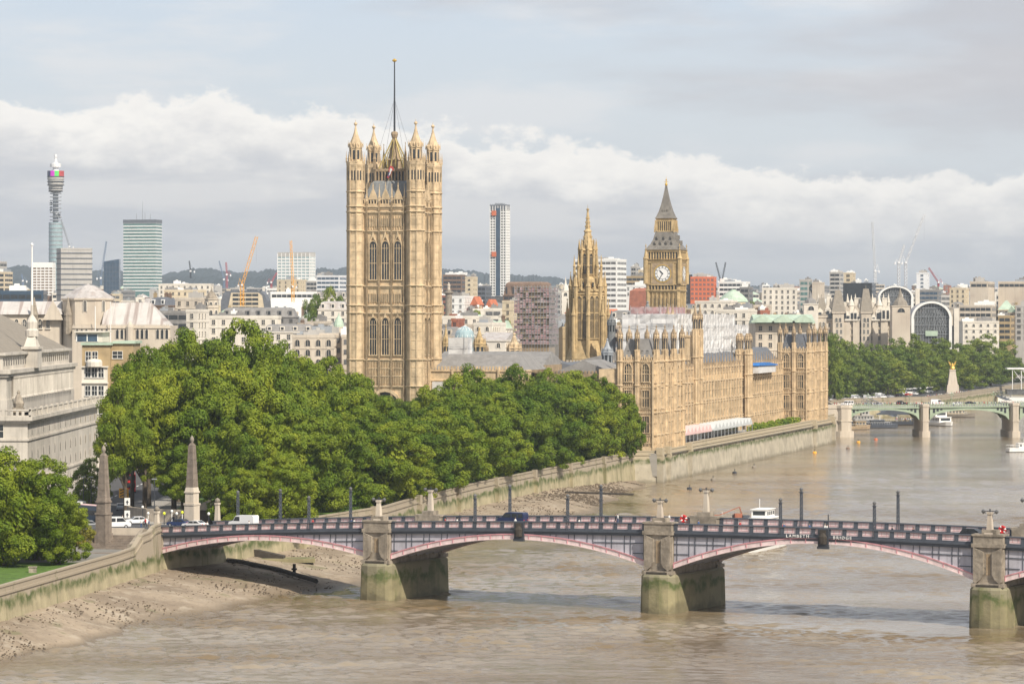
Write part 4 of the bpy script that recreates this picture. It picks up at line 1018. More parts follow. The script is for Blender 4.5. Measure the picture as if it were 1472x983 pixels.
# ------------------------------------------------------------ generic building
def bldg(name, label, u0, u1, v, Y, dep=30, fl=4, st='sash', wall='stone_pale', roof='flat', rm='slate_light', rz=PR, cat='building', group=None, ww=1.3, wh=1.9, sp=3.6, fr=None, gl='glass_dark', zb=None, chim=0, rh=4, fh=3.6, seed=0, clutter=True, side=True, vis=None, maxw=46):
    r = random.Random(seed+int(u0*7+v*3+Y)); x0, x1 = WX(u0, Y), WX(u1, Y); zt = WZ(v, Y); cx = (x0+x1)/2
    zg = gz(-500, min(Y, 5500)) if Y > 2000 else 8
    w = (x1-x0)
    if rz: w = max(w*.5, (w-dep*abs(sin(rz))*.9)/cos(rz)) if w > dep*.5 else w*.8
    hx = w/2; T = Thing(name, label, cat, cx, Y+dep/2, zg, rz, group); hy = dep/2; fr = fr or wall
    ze = zt-(rh if roof in ('mansard', 'gable', 'hip', 'gablex') else 0)
    b = MB(); b.box(-hx, -hy, zg, hx, hy, ze)
    if roof == 'flat':
        b.box(-hx-.15, -hy-.15, ze-.5, hx+.15, -hy+.25, ze+.7); b.box(hx-.25, -hy+.25, ze-.5, hx+.15, hy, ze+.7); b.box(-hx-.15, -hy+.25, ze-.5, -hx+.25, hy, ze+.7)
    else: b.box(-hx-.35, -hy-.35, ze-.45, hx+.35, hy+.35, ze+.02)
    if st in ('sash', 'arch', 'slit') and Y < 2300:
        for j in (1, 3):
            if ze-j*fh*1.0-.9 > zg: b.box(-hx-.2, -hy-.2, ze-j*fh-.9, hx+.2, hy+.1, ze-j*fh-.65)
    T.part('wall', b, [wall])
    b = MB()
    if roof == 'flat': b.box(-hx+.25, -hy+.25, ze-.3, hx-.25, hy-.25, ze+.1)
    elif roof == 'mansard': b.frus(-hx+.2, -hy+.2, hx-.2, hy-.2, ze, -hx+1.6, -hy+1.6, hx-1.6, hy-1.6, ze+rh*.85); b.frus(-hx+1.6, -hy+1.6, hx-1.6, hy-1.6, ze+rh*.85, -hx+3, -hy+4, hx-3, hy-4, ze+rh)
    elif roof == 'gable': b.extx([(-hy-.3, ze), (hy+.3, ze), (0, ze+rh)], -hx-.2, hx+.2)
    elif roof == 'gablex': b.ext([(-hx-.3, ze), (hx+.3, ze), (0, ze+rh)], -hy-.2, hy+.2)
    elif roof == 'hip':
        if hx > hy: b.frus(-hx-.3, -hy-.3, hx+.3, hy+.3, ze, -hx+hy, -.1, hx-hy, .1, ze+rh)
        else: b.frus(-hx-.3, -hy-.3, hx+.3, hy+.3, ze, -.1, -hy+hx, .1, hy-hx, ze+rh)
    T.part('roof', b, [rm])
    if roof == 'flat' and clutter:
        for i in range(r.randint(2, 4)):
            a = r.uniform(-hx*.7, hx*.6); q = r.uniform(1.2, min(5, hx*.6)+.3); h = r.uniform(1.2, 3.4); b = MB(); y = r.uniform(-hy*.5, hy*.5); b.box(a-q, y-2, ze, a+q, y+2, ze+h); b.box(a-q*.4, y-1, ze+h, a+q*.2, y+1, ze+h+.8)
            T.part('plant_room', b, [r.choice(['concrete', 'steel', 'white_paint', 'slate_light'])])
    if roof == 'mansard' and Y < 2600:
        n = max(2, min(9, int(2*hx/4.5)))
        for i in range(n):
            x = -hx+(i+.5)*2*hx/n; b = MB(); b.box(x-.9, -hy+.3, ze+.5, x+.9, -hy+2.2, ze+rh*.72); b.box(x-.55, -hy+.22, ze+.8, x+.55, -hy+.28, ze+rh*.6, 1); T.part('dormer', b, [fr, 'glass_dark'])
    for i in range(chim):
        x = -hx+(i+.5)*2*hx/chim+r.uniform(-1, 1); y = r.choice((-hy*.5, hy*.3)); b = MB(); b.box(x-.8, y-.5, ze+.2, x+.8, y+.5, zt+1.8); b.box(x-.95, y-.62, zt+1.5, x+.95, y+.62, zt+1.8)
        for q in (-.45, 0, .45): b.lathe(x+q, y, [(.16, zt+1.8), (.13, zt+2.5)], 6)
        T.part('chimney', b, [r.choice(['brick_brown', 'brick_tan', wall])])
    # windows, top floors down
    nf = fl; cnt = 0
    for j in range(nf):
        z = ze-1.1-wh-j*fh
        if z < zg+.5: break
        if vis and z < WZ(vis, Y)-2: break
        if st == 'band':
            T.inst('window_band', win('band', round(2*hx-1.2, 1), wh, fr, gl), 0, -hy, z)
            if side: T.inst('window_band', win('band', round(2*hy-1.2, 1), wh, fr, gl), hx, 0, z, pi/2)
        else:
            n = max(1, int((2*hx-.8)/sp)); me = win(st, ww, wh, fr, gl)
            for i in range(n):
                if cnt >= maxw: break
                T.inst('window', me, -hx+(i+.5)*2*hx/n, -hy, z); cnt += 1
            if side:
                n = min(4, max(1, int((2*hy-.8)/sp)))
                for i in range(n):
                    if cnt < maxw: T.inst('window', me, hx, -hy+(i+.5)*sp, z, pi/2); cnt += 1
    return T, hx, hy, ze
# ------------------------------------------------------------ landmarks of the skyline
def comms():
    Y = 3780; x = WX(80, Y); z = lambda v: WZ(v, Y); g = gz(0, Y); k = Y/F
    T = Thing('telecom_tower', 'slim cylindrical telecom tower with magenta and green screen band, far left of the skyline', 'tower', x, Y, g)
    b = MB(); r = 10*k*.98; b.lathe(0, 0, [(r, g), (r, z(320))], 20); T.part('shaft', b, ['glass_pale'])
    b = MB()
    for v in range(322, 400, 6): b.lathe(0, 0, [(r+.25, z(v)-.8), (r+.25, z(v)+.6)], 20)
    T.part('floor_band', b, ['steel'])
    b = MB(); b.lathe(0, 0, [(4*k, z(322)), (4*k, z(276))], 12); 
    for v in (317, 312, 306, 300, 294, 289, 284, 279): b.lathe(0, 0, [(8.3*k, z(v)), (8.3*k, z(v-1.1))], 18)
    for i in range(14):
        rr = random.Random(i); a = rr.uniform(0, 6.3); v = rr.uniform(280, 316); b.lathe(7*k*cos(a), 7*k*sin(a), [(1.6*k, z(v)), (2.2*k, z(v-1.5)), (1.6*k, z(v-3))], 8)
    T.part('aerial_galleries', b, ['steel'])
    b = MB(); b.lathe(0, 0, [(7*k, z(277)), (10*k, z(274)), (10*k, z(268)), (11.2*k, z(266)), (11.2*k, z(259)), (12*k, z(258)), (12*k, z(249))], 24); T.part('pod', b, ['concrete'])
    b = MB()
    for v in (276, 272, 267, 262, 255): b.lathe(0, 0, [((10.4 if v > 267 else 12.3)*k, z(v)), ((10.4 if v > 267 else 12.3)*k, z(v-1.2))], 24)
    T.part('pod_glazing', b, ['glass_dark'])
    b = MB(); n = 24; R = 12.1*k
    for i in range(n):
        a0, a1 = 2*pi*i/n, 2*pi*(i+1)/n; am = (a0+a1)/2; s_ = cos(am) if sin(am) < 0 else 9
        mi = 0 if s_ < -.45 else 1 if s_ < .05 else 2 if s_ < .6 else 3
        if s_ == 9: mi = 0
        b.add([(R*cos(a0), R*sin(a0), z(255)), (R*cos(a1), R*sin(a1), z(255)), (R*cos(a1), R*sin(a1), z(246)), (R*cos(a0), R*sin(a0), z(246))], [(0, 1, 2, 3)], mi)
    T.part('screen', b, ['navy', 'magenta', 'green_led', 'cloth_red'])
    b = MB(); b.lathe(0, 0, [(10*k, z(247)), (5*k, z(245.5)), (4*k, z(243)), (4*k, z(241)), (7.8*k, z(240.5)), (8*k, z(235.5)), (5*k, z(235)), (2.6*k, z(234)), (2*k, z(230)), (.9*k, z(229))], 16)
    b.tube((0, 0, z(230)), (0, 0, z(222)), 1.6*k, 6); b.lathe(0, 0, [(2.2*k, z(226)), (2.2*k, z(222.5))], 8); T.part('mast', b, ['steel_white'])
comms()
def slab(label, u0, u1, v, Y, dep, bands, vb, gm, wm, rz, top=None, st=0, mull=0, name='tower_block', mast=None, bt=.22):
    T, hx, hy, ze = bldg(name, label, u0, u1, v, Y, dep, 0, wall=gm, rz=rz, clutter=False, cat='tower block')
    z = ze-3.0; z1 = WZ(vb, Y); n = bands; h = (z-z1)/n; b = MB()
    for i in range(n+1):
        q = z-i*h; b.box(-hx-.3, -hy-.3, q-h*bt, hx+.3, hy+.3, q+h*bt)
    T.part('floor_bands', b, [wm])
    if mull:
        b = MB()
        for i in range(mull+1): x = -hx+2*hx*i/mull; b.box(x-.35, -hy-.5, z1, x+.35, -hy, ze)
        for i in range(mull//2+1): y = -hy+2*hy*i/max(1, mull//2); b.box(hx, y-.35, z1, hx+.5, y+.35, ze)
        T.part('mullions', b, [wm])
    if top: b = MB(); b.box(-hx-.35, -hy-.35, ze-3.4, hx+.35, hy+.35, ze+1); T.part('top_storey', b, [top])
    if mast:
        for (mx, mv) in mast: b = MB(); b.tube((mx, 0, ze), (mx, 0, WZ(mv, Y)), .5, 4, 0, .2); T.part('mast', b, ['steel'])
    return T, hx, hy, ze
slab('tall green and white banded glass slab right of the telecom tower', 177, 230, 317, 4200, 24, 21, 418, 'glass_green', 'white_paint', -.22, 'slate', mull=0, bt=.17, mast=((-8, 306), (0, 289), (10, 307), (3, 305)))
slab('wide pale grey office tower with thin floor bands in front of the telecom tower', 77, 131, 358, 2500, 22, 8, 424, 'concrete', 'slate', .28, None, mull=0, bt=.1)
slab('brown and white striped flats tower, leftmost in front of the telecom tower', 47, 76, 379, 2900, 14, 10, 424, 'brick_brown', 'white_paint', 0, 'white_paint', mull=5)
def darkglass():
    Y = 3000; T, hx, hy, ze = bldg('glass_tower', 'dark blue glass tower with a slanted top beside the banded glass slab', 149, 171, 378, Y, 12, 0, wall='glass_blue', rz=0, clutter=False, cat='tower block')
    b = MB(); b.ext([(-hx, ze), (hx, ze), (hx, WZ(372.5, Y)), (-hx, WZ(376, Y))], -hy, hy); T.part('slanted_top', b, ['glass_blue'])
    b = MB(); 
    for i in range(6): b.box(-hx+i*2*hx/5-.12, -hy-.15, ze-34, -hx+i*2*hx/5+.12, -hy, ze)
    for i in range(9): b.box(-hx, -hy-.12, ze-i*4, hx, -hy, ze-i*4+.25)
    T.part('mullions', b, ['slate'])
darkglass()
slab('pale hospital tower with a green glass bay behind the second yellow crane', 399, 451, 364, 3600, 22, 9, 408, 'glass_pale', 'white_paint', -.2, 'concrete', mull=8)
def centre():
    Y = 3020; T, hx, hy, ze = slab('tall slim white gridded tower with a blue glass stripe, alone between great tower and spire', 705, 732, 296, Y, 9, 31, 425, 'glass_grey', 'white_paint', -.35, 'slate', mull=6)
    b = MB(); b.box(-hx*.25, -hy-.65, WZ(425, Y), hx*.3, -hy-.32, ze-2); T.part('blue_stripe', b, ['glass_blue'])
    for zc in (306, 365):
        b = MB(); b.box(-hx*.75, -hy-1.6, WZ(zc+4, Y), -hx*.2, -hy-.55, WZ(zc-3, Y)); T.part('orange_hoist', b, ['orange_panel'])
    b = MB(); 
    for i in range(7): b.tube((-hx+i*2*hx/6, -hy, ze), (-hx+i*2*hx/6, -hy, ze+2.2), .15)
    b.box(-hx*.5, -3, ze, hx*.5, 3, ze+2.4); T.part('roof_plant', b, ['steel'])
centre()
bldg('office_block', 'bright white office block behind and right of the octagonal spire', 826, 901, 374, 2100, 22, 13, 'band', 'white_paint', rz=-.30, fr='white_paint', gl='glass_grey', wh=1.5, fh=3.3)
bldg('office_block', 'orange gridded office block to the right of the clock tower', 993, 1031, 399, 2700, 14, 7, 'sash', 'orange_panel', rz=-.18, fr='orange_panel', ww=1.9, wh=1.7, sp=2.9, gl='glass_grey')
bldg('office_block', 'dark grey glass block squeezed between clock tower and orange block', 980, 995, 396, 2760, 14, 7, 'band', 'glass_dark', rz=0, fr='steel')
HB = [ # label, u0,u1,v,Y,dep,fl,style,wall,roof,roofmat, kw
 ('tan concrete block with flat roof at the very left edge of the skyline', -14, 14, 392, 2600, 16, 6, 'band', 'cream', 'flat', 'lead', {}),
 ('upper grey block peeping over the tan block at the left edge', -14, 6, 377, 2650, 14, 4, 'band', 'concrete', 'flat', 'lead', {}),
 ('long low navy glass roof building behind the lead church roofs at left', -10, 62, 420, 1500, 14, 2, 'band', 'glass_blue', 'flat', 'lead', dict(rz=0)),
 ('wide white building with many windows right of the banded glass slab', 228, 303, 409, 2600, 26, 5, 'sash', 'stone_white', 'flat', 'lead', dict(rz=0, sp=4)),
 ('cream block with stepped top in front of the wide white building', 232, 296, 418, 2350, 20, 4, 'sash', 'cream', 'flat', 'lead', dict(rz=.1)),
 ('brown brick terrace with pale dormers right of the big hipped lead roof', 213, 252, 427, 1650, 16, 4, 'sash', 'brick_brown', 'mansard', 'slate', dict(chim=3, fr='white_paint')),
 ('pale stone block with balconies behind the small domed corner turret', 252, 300, 430, 1600, 16, 5, 'sash', 'stone_pale', 'flat', 'lead', {}),
 ('low grey glazed office roof just above the left garden treetops', 226, 272, 449, 1400, 14, 3, 'band', 'slate_light', 'flat', 'slate', dict(rz=0)),
 ('white building with blue glass stair left of the domed corner turret', 268, 296, 447, 1380, 14, 4, 'sash', 'stone_white', 'flat', 'lead', {}),
 ('large plain white box behind the grey dormered roof', 382, 478, 421, 2250, 30, 2, 'band', 'white_paint', 'flat', 'lead', dict(rz=.12, fl=1)),
 ('cream block at the foot of the pale hospital tower', 398, 440, 403, 3100, 20, 4, 'sash', 'cream', 'flat', 'lead', dict(sp=5)),
 ('brown block right of the foot of the pale hospital tower', 440, 470, 405, 3000, 20, 4, 'band', 'concrete', 'flat', 'lead', {}),
 ('blue grey glass office with white roof huts left of the great tower', 455, 496, 397, 2900, 20, 5, 'band', 'steel_white', 'flat', 'lead', dict(gl='glass_blue')),
 ('long zinc roofed office with a row of dark dormers above the garden trees', 318, 425, 442, 1500, 22, 4, 'sash', 'slate_light', 'mansard', 'slate_light', dict(rz=0, wh=1.3)),
 ('stepped grey office roof behind the left garden treetops', 300, 400, 456, 1420, 18, 3, 'sash', 'stone_white', 'flat', 'lead', dict(rz=0)),
 ('white stone office with shallow slate roof below the zinc roofed one', 378, 452, 466, 1350, 18, 4, 'sash', 'stone_white', 'mansard', 'slate_light', dict(rz=0, rh=3)),
 ('pale ministry block with blind arches left of the great tower', 420, 480, 484, 1260, 24, 4, 'arch', 'stone_pale', 'flat', 'lead', dict(rz=0, ww=1.6, wh=2.4)),
 ('ornate white block with red flags left of the great tower', 457, 500, 433, 1700, 24, 5, 'sash', 'stone_white', 'mansard', 'lead', dict(rz=0)),
 ('small white block with grey mansard roof behind the ornate white block', 452, 500, 418, 2000, 20, 3, 'sash', 'stone_white', 'mansard', 'slate_light', dict(rz=0)),
 ('brown brick block with glazed attic right of the great tower', 637, 672, 396, 2800, 20, 6, 'band', 'brick_brown', 'flat', 'slate', {}),
 ('slim cream stair block right of the brown block with glazed attic', 669, 686, 399, 2700, 14, 6, 'slit', 'cream', 'flat', 'lead', dict(ww=2)),
 ('dark office block left of the slim white gridded tower', 686, 706, 412, 2800, 18, 5, 'band', 'slate', 'flat', 'slate', {}),
 ('white terraced building behind the stone column with statue', 647, 681, 427, 2050, 24, 4, 'sash', 'white_paint', 'flat', 'lead', {}),
 ('building with steep red tiled gables below the slim white gridded tower', 696, 719, 430, 2000, 16, 3, 'sash', 'brick_red', 'gablex', 'red_tile', dict(rh=7)),
 ('small red tiled roof left of the steep red gables', 679, 692, 426, 2050, 14, 3, 'sash', 'brick_red', 'gablex', 'red_tile', dict(rh=5)),
 ('cream bell tower block right of the steep red gables', 713, 728, 436, 1850, 10, 3, 'arch', 'cream', 'hip', 'slate_light', dict(rh=3)),
 ('dark red roofed theatre block behind the mauve scaffold tower', 724, 796, 405, 2300, 30, 3, 'band', 'brick_brown', 'mansard', 'brick_brown', dict(rh=9)),
 ('tan stone block right of the cream bell tower', 726, 746, 434, 1800, 18, 4, 'sash', 'cream', 'flat', 'lead', {}),
 ('long pale green roofed gallery right of the stone column', 660, 715, 452, 1700, 20, 2, 'arch', 'stone_white', 'hip', 'copper', dict(rh=4)),
 ('long low grey roofed block crossing behind the stone column foot', 628, 700, 456, 1650, 14, 2, 'sash', 'stone_white', 'flat', 'slate', dict(rz=0)),
 ('curved white ministry block with arches in the middle roofscape', 682, 726, 466, 1480, 24, 4, 'arch', 'stone_white', 'flat', 'lead', {}),
 ('white ministry block with pediments behind the brown roof turrets', 690, 745, 478, 1350, 22, 4, 'arch', 'stone_white', 'gable', 'lead', dict(rh=3)),
 ('pale block immediately right of the great tower at turret level', 630, 668, 470, 1500, 22, 4, 'sash', 'stone_pale', 'mansard', 'slate_light', {}),
 ('red brick office seen just left of the glazed dome', 652, 664, 460, 1600, 12, 4, 'sash', 'brick_red', 'flat', 'lead', {}),
 ('grey stone block between the mauve scaffold tower and the spire', 798, 824, 452, 1700, 16, 4, 'sash', 'stone_pale', 'hip', 'slate_light', dict(rh=4)),
 ('green tinted office left of the thin white steeple', 796, 812, 422, 2400, 16, 5, 'band', 'concrete', 'flat', 'copper', {}),
 ('white block right of the thin white steeple', 812, 828, 416, 2500, 16, 5, 'sash', 'stone_white', 'flat', 'lead', {}),
 ('grey concrete block left of the clock tower', 907, 921, 384, 3000, 16, 5, 'band', 'concrete', 'flat', 'lead', {}),
 ('cream block between grey concrete block and clock tower', 918, 938, 389, 2900, 16, 5, 'sash', 'cream', 'flat', 'lead', {}),
 ('dull green banded office behind the crimson sheeted building', 896, 936, 398, 2700, 18, 5, 'band', 'brick_tan', 'flat', 'lead', {}),
 ('long white balustraded building behind the crimson sheeted one', 892, 940, 411, 2400, 18, 2, 'sash', 'white_paint', 'flat', 'lead', {}),
 ('grey mansard block below the bright white office block', 876, 918, 446, 1750, 20, 4, 'sash', 'stone_white', 'mansard', 'slate_light', {}),
 ('pale building with small green copper roof left of the clock tower', 904, 936, 450, 1600, 16, 3, 'sash', 'stone_pale', 'gable', 'copper', dict(rh=3)),
 ('white and grey office right of the orange block', 1034, 1080, 406, 2700, 20, 5, 'band', 'white_paint', 'flat', 'lead', {}),
 ('grey office below two thin crossed cranes', 1064, 1084, 414, 2500, 16, 4, 'band', 'slate_light', 'flat', 'lead', {}),
 ('long white and cream office right of the green domed roof', 1096, 1150, 415, 2300, 24, 6, 'sash', 'stone_white', 'flat', 'lead', dict(rz=-.1)),
 ('glass fronted office with a pale stone sloping side', 1150, 1170, 403, 2350, 16, 7, 'band', 'concrete', 'flat', 'lead', dict(gl='glass_green')),
 ('pale limestone block attached right of the glass fronted office', 1168, 1188, 407, 2350, 18, 0, 'sash', 'stone_pale', 'flat', 'lead', {}),
 ('grey twin windowed tower behind the chateau roofs', 1193, 1214, 392, 2900, 16, 7, 'band', 'concrete', 'flat', 'lead', {}),
 ('cream tower right of the grey twin windowed tower', 1213, 1232, 393, 2950, 16, 5, 'sash', 'cream', 'flat', 'lead', dict(ww=3, sp=7)),
 ('navy glass office standing behind the chateau roofs', 1213, 1262, 408, 2500, 20, 4, 'band', 'glass_dark', 'flat', 'slate', {}),
 ('slim blue gridded tower far right between the cranes', 1318, 1338, 393, 3300, 14, 9, 'sash', 'steel_white', 'flat', 'lead', dict(gl='glass_blue', ww=2.8, sp=5)),
 ('blue glass office below the slim blue gridded tower', 1318, 1356, 418, 2700, 18, 3, 'band', 'slate_light', 'flat', 'lead', dict(gl='glass_blue')),
 ('cream and brown rounded hotel right of the arched station', 1366, 1398, 415, 2550, 22, 5, 'sash', 'cream', 'flat', 'lead', {}),
 ('huge plain cream block with rooftop plant at the right edge', 1396, 1440, 406, 2300, 40, 1, 'band', 'stone_pale', 'flat', 'lead', {}),
 ('huge pale block filling the right edge of the skyline', 1437, 1500, 406, 2330, 40, 1, 'band', 'stone_pale', 'flat', 'lead', {}),
 ('pale concrete block with one dark square opening beneath the huge cream block', 1380, 1438, 440, 2150, 24, 2, 'band', 'stone_pale', 'flat', 'lead', {}),
 ('grey green roofed block beneath the huge pale right edge block', 1436, 1464, 432, 2250, 20, 2, 'band', 'cream', 'hip', 'copper', dict(rh=6)),
 ('white terrace with arched dormers right of the arched station', 1384, 1436, 463, 2080, 20, 3, 'arch', 'stone_white', 'flat', 'lead', dict(rz=0)),
 ('brick and glass office near the right edge above the far trees', 1436, 1464, 455, 2120, 20, 5, 'band', 'brick_tan', 'flat', 'lead', {}),
 ('tall narrow grey block cut by the right edge of the picture', 1461, 1500, 440, 2150, 20, 6, 'sash', 'concrete', 'flat', 'lead', dict(ww=2.2)),
 ('grey lead roofed block directly right of the arched station', 1366, 1394, 434, 2200, 24, 2, 'sash', 'stone_pale', 'mansard', 'slate_light', {}),
 ('long white ministry with green copper roof behind the far palace pavilion', 1086, 1172, 452, 1480, 40, 3, 'sash', 'stone_pale', 'gable', 'copper', dict(rz=0, rh=4, ww=1.4)),
 ('white stone building just left of the green copper roofed ministry', 1030, 1092, 447, 1620, 24, 3, 'sash', 'stone_white', 'flat', 'lead', {}),
 ('pale rooftop block with arches behind the white sheeted scaffold', 1000, 1062, 434, 1850, 20, 3, 'arch', 'stone_white', 'flat', 'lead', {}),
 ('white block with many arches between green domed roof and chateau roofs', 1062, 1112, 440, 1900, 20, 3, 'arch', 'stone_pale', 'flat', 'lead', {}),
]
def kindname(st, wl): return 'office_block' if st == 'band' else ('brick_building' if 'brick' in wl else ('arcaded_building' if st == 'arch' else 'stone_building'))
for (lb, u0, u1, v, Y, dp, fl, st, wl, rf, rm, kw) in HB:
    kw = dict(kw); kw.setdefault('fl', fl); bldg(kindname(st, wl), lb, u0, u1, v, Y, dp, st=st, wall=wl, roof=rf, rm=rm, **kw)
# pediments on the copper roof
def pedi():
    Y = 1478
    for k, u in enumerate((1096, 1126, 1155)):
        x = WX(u, Y); b = MB(); z = WZ(462, Y); b.ext([(-4.6, z), (4.6, z), (0, z+2.6)], -1, 12); b.ext([(-4.9, z-.5), (4.9, z-.5), (4.9, z), (0, z+2.9), (-4.9, z)], -1.3, -1)
        solo('roof_pediment', b, ['copper'], ('left', 'middle', 'right')[k]+' triangular gable on the green copper roof', 'gable', (x, Y-.4, 0), 0, 'gables of the copper roof')
pedi()
def rfill():
    bands = [(1240, 1330, 478, 500, 'from left, nearest row of roofs'), (1500, 1620, 458, 474, 'from left, second row of roofs'), (1800, 2000, 444, 458, 'from left, third row of roofs'), (2150, 2500, 434, 445, 'from left, fourth row of roofs'), (2700, 3200, 422, 434, 'from left, fifth row of roofs'), (3500, 4100, 415, 424, 'from left, sixth row of roofs'), (4600, 5400, 409, 417, 'from left, farthest row of roofs')]
    r = random.Random(21)
    WN = {'stone_pale': 'pale stone', 'stone_white': 'white stone', 'brick_tan': 'tan brick', 'brick_brown': 'brown brick', 'brick_red': 'red brick', 'concrete': 'grey concrete', 'cream': 'cream', 'white_paint': 'bright white', 'slate_light': 'grey clad'}
    RN = {'flat': 'flat roofed', 'mansard': 'mansard roofed', 'hip': 'hip roofed', 'gable': 'long gabled', 'gablex': 'gable fronted'}
    for bi, (ya, yb, va, vb, ph) in enumerate(bands):
        u = -30; cnt = {}; 
        while u < 1500:
            w = r.uniform(17, 42)*(1.1-.08*bi); g = r.uniform(-4, 5); v = r.uniform(va, vb); Y = r.uniform(ya, yb)
            skip = (505 < u < 590) or (bi == 0 and (u < 410 or u > 590)) or (bi == 1 and (u < 225 or 985 < u)) or (bi == 2 and u > 1140) or (bi == 3 and u > 1240 and u < 1380)
            if u+w/2 > 700 and u < 735 and v < 425: v = 426
            rf = r.choice(['flat', 'flat', 'mansard', 'hip', 'gable', 'gablex', 'flat']); wl = r.choice(['stone_pale', 'stone_white', 'stone_white', 'brick_tan', 'brick_brown', 'concrete', 'cream', 'white_paint', 'slate_light', 'stone_pale', 'stone_white', 'brick_red' if r.random() < .4 else 'stone_white'])
            if bi > 3: rf = r.choice(['flat', 'flat', 'hip'])
            st = r.choice(['sash', 'sash', 'arch', 'band']) if bi < 4 else r.choice(['band', 'band', 'sash'])
            if not skip:
                key = (wl, rf); cnt[key] = cnt.get(key, 0)+1; n = cnt[key]
                lb = f"{WN[wl]} {RN[rf]} building, {ordn(n-1)} such {ph}"
                rh = r.uniform(3, 5)
                bldg(kindname(st, wl), lb, u, u+w, v, Y, r.uniform(14, 24), 3 if bi < 3 else 4, st, wl, rf, r.choice(['lead', 'lead', 'slate_light', 'slate', 'copper']) if rf != 'gablex' or r.random() < .6 else 'red_tile', rz=r.choice([PR, 0, .15, -.4]), group='background buildings '+ph.split(', ')[1],
                     chim=r.choice([0, 0, 2, 3]) if bi < 4 else 0, rh=rh, gl='glass_grey' if r.random() < .5 else 'glass_dark', fr='white_paint' if 'brick' in wl else None, maxw=26 if bi < 2 else 18, ww=1.3+.25*bi, wh=1.9+.12*bi, sp=3.8+bi*.7, fh=3.7+.2*bi, side=bi < 3)
            u += w+g
rfill()
def stonecol():
    Y = 2000; x = WX(645, Y); z = lambda v: WZ(v, Y); T = Thing('monument_column', 'tall fluted stone column with a statue on top, just right of the great tower', 'monument', x, Y, 8)
    b = MB(); b.box(-3.2, -3.2, 8, 3.2, 3.2, z(475)); b.lathe(0, 0, [(2.2, z(475)), (1.95, z(424)), (2.0, z(423)), (3.0, z(421)), (3.0, z(419.5)), (1.6, z(419)), (1.6, z(416.5))], 14); T.part('column', b, ['stone_grey'])
    b = MB(); b.lathe(0, 0, [(1.0, z(416.5)), (.9, z(413)), (1.15, z(410)), (.5, z(408.7)), (.65, z(407.5)), (.1, z(406))], 8); T.part('statue', b, ['stone_pale'])
stonecol()
def steeple(label, u, Y, vt, vb, w, m='stone_white', cap='stone_white'):
    x = WX(u, Y); z = lambda v: WZ(v, Y); T = Thing('church_steeple', label, 'church', x, Y, gz(0, Y)); g = T.z; zb = z(vb)
    b = MB(); b.box(-w, -w, g, w, w, zb+3); b.box(-w-.3, -w-.3, zb+2.5, w+.3, w+.3, zb+3); T.part('tower', b, [m])
    b = MB(); b.lathe(0, 0, [(w*.9, zb+3), (w*.75, zb+5), (w*.3, zb+(z(vt)-zb)*.6), (.1, z(vt))], 8); T.part('spire', b, [cap])
    T.inst('window', win('arch', w*.8, 2.4, m), 0, -w, zb-.8)
steeple('thin white steeple between the mauve scaffold tower and the octagonal spire', 813, 2300, 398, 424, 2.6)
steeple('small grey pointed spire in front of the glass fronted office', 1165, 1900, 418, 444, 4, 'stone_white', 'slate_light')
steeple('pale pointed spire at the right end of the chateau roofs', 1294, 1880, 414, 447, 5, 'stone_pale', 'stone_tile')
def arches():
    for lb, u0, u1, vt, vs, vb, Y in (('large white arched glass front of the railway station above the far trees', 1310, 1368, 433, 458, 500, 1960), ('smaller white arched roof behind and left of the station front', 1262, 1313, 411, 428, 470, 2250)):
        x0, x1 = WX(u0, Y), WX(u1, Y); R = (x1-x0)/2; cx = (x0+x1)/2; zs = WZ(vs, Y); h = WZ(vt, Y)-zs; zb = WZ(vb, Y)
        T = Thing('arched_station_building', lb, 'station', cx, Y, 8, -.08); n = 20
        def arc(r, f=1): return [(r*cos(pi*i/n), zs+h*f*sin(pi*i/n)*r/R) for i in range(n+1)]
        b = MB(); o, i_ = arc(R), arc(R*.88)
        for k in range(n): b.ext([o[k], o[k+1], i_[k+1], i_[k]][::-1], -2, 2)
        b.box(-R, -2, 8, -R*.86, 2, zs); b.box(R*.86, -2, 8, R, 2, zs); T.part('arch_frame', b, ['white_paint'])
        b = MB(); g = arc(R*.9); b.ext([(R*.9, 12)]+g+[(-R*.9, 12)], 0, .4); T.part('glazing', b, ['glass_grey'])
        b = MB(); r = random.Random(2)
        for j in range(7): z = zs-14+j*5; w = R*.86*(1 if z < zs else sqrt(max(0, 1-((z-zs)/h)**2))); b.box(-w, -.5, z, w, -.1, z+.3)
        for j in range(-6, 7):
            x = j*R/7.2; top = zs+h*.88*sqrt(max(0, 1-(x/(R*.88))**2)); b.box(x-.1, -.45, zs-16, x+.1, -.15, top); b.tube((x, -.5, zs-8), (x*.3, -.5, zs+h*.8*.8), .12, 3)
        for j in range(12):
            a = -R*.8+j*R*.8*2/12; 
            for q in (-9, -4, 1): b.tube((a, -.6, zs+q), (a+R*.13, -.6, zs+q+4), .16, 3) if abs(a) < R*.7 or q < 0 else None
        T.part('glazing_bars', b, ['steel']); b = MB(); b.box(-R*.3, -1.2, zs-10, R*.3, -.6, zs-7); T.part('canopy', b, ['copper'])
        b = MB(); o2 = arc(R*.97); b.ext([(R*.97, zs-.1)]+o2+[(-R*.97, zs-.1)], 2.1, 70); b.box(-R*.97, 2.1, 8, R*.97, 70, zs-.1); T.part('vault_roof', b, ['lead'])
        for s in (-1, 1):
            b = MB(); b.box(s*R*1.22-R*.12, -3, 8, s*R*1.22+R*.12, 8, zs+(6 if s > 0 else 0)); b.box(s*R*1.08-R*.08, -1, 8, s*R*1.08+R*.06, 6, zs-4, 1); T.part('flank_tower', b, ['stone_white', 'glass_grey'])
arches()
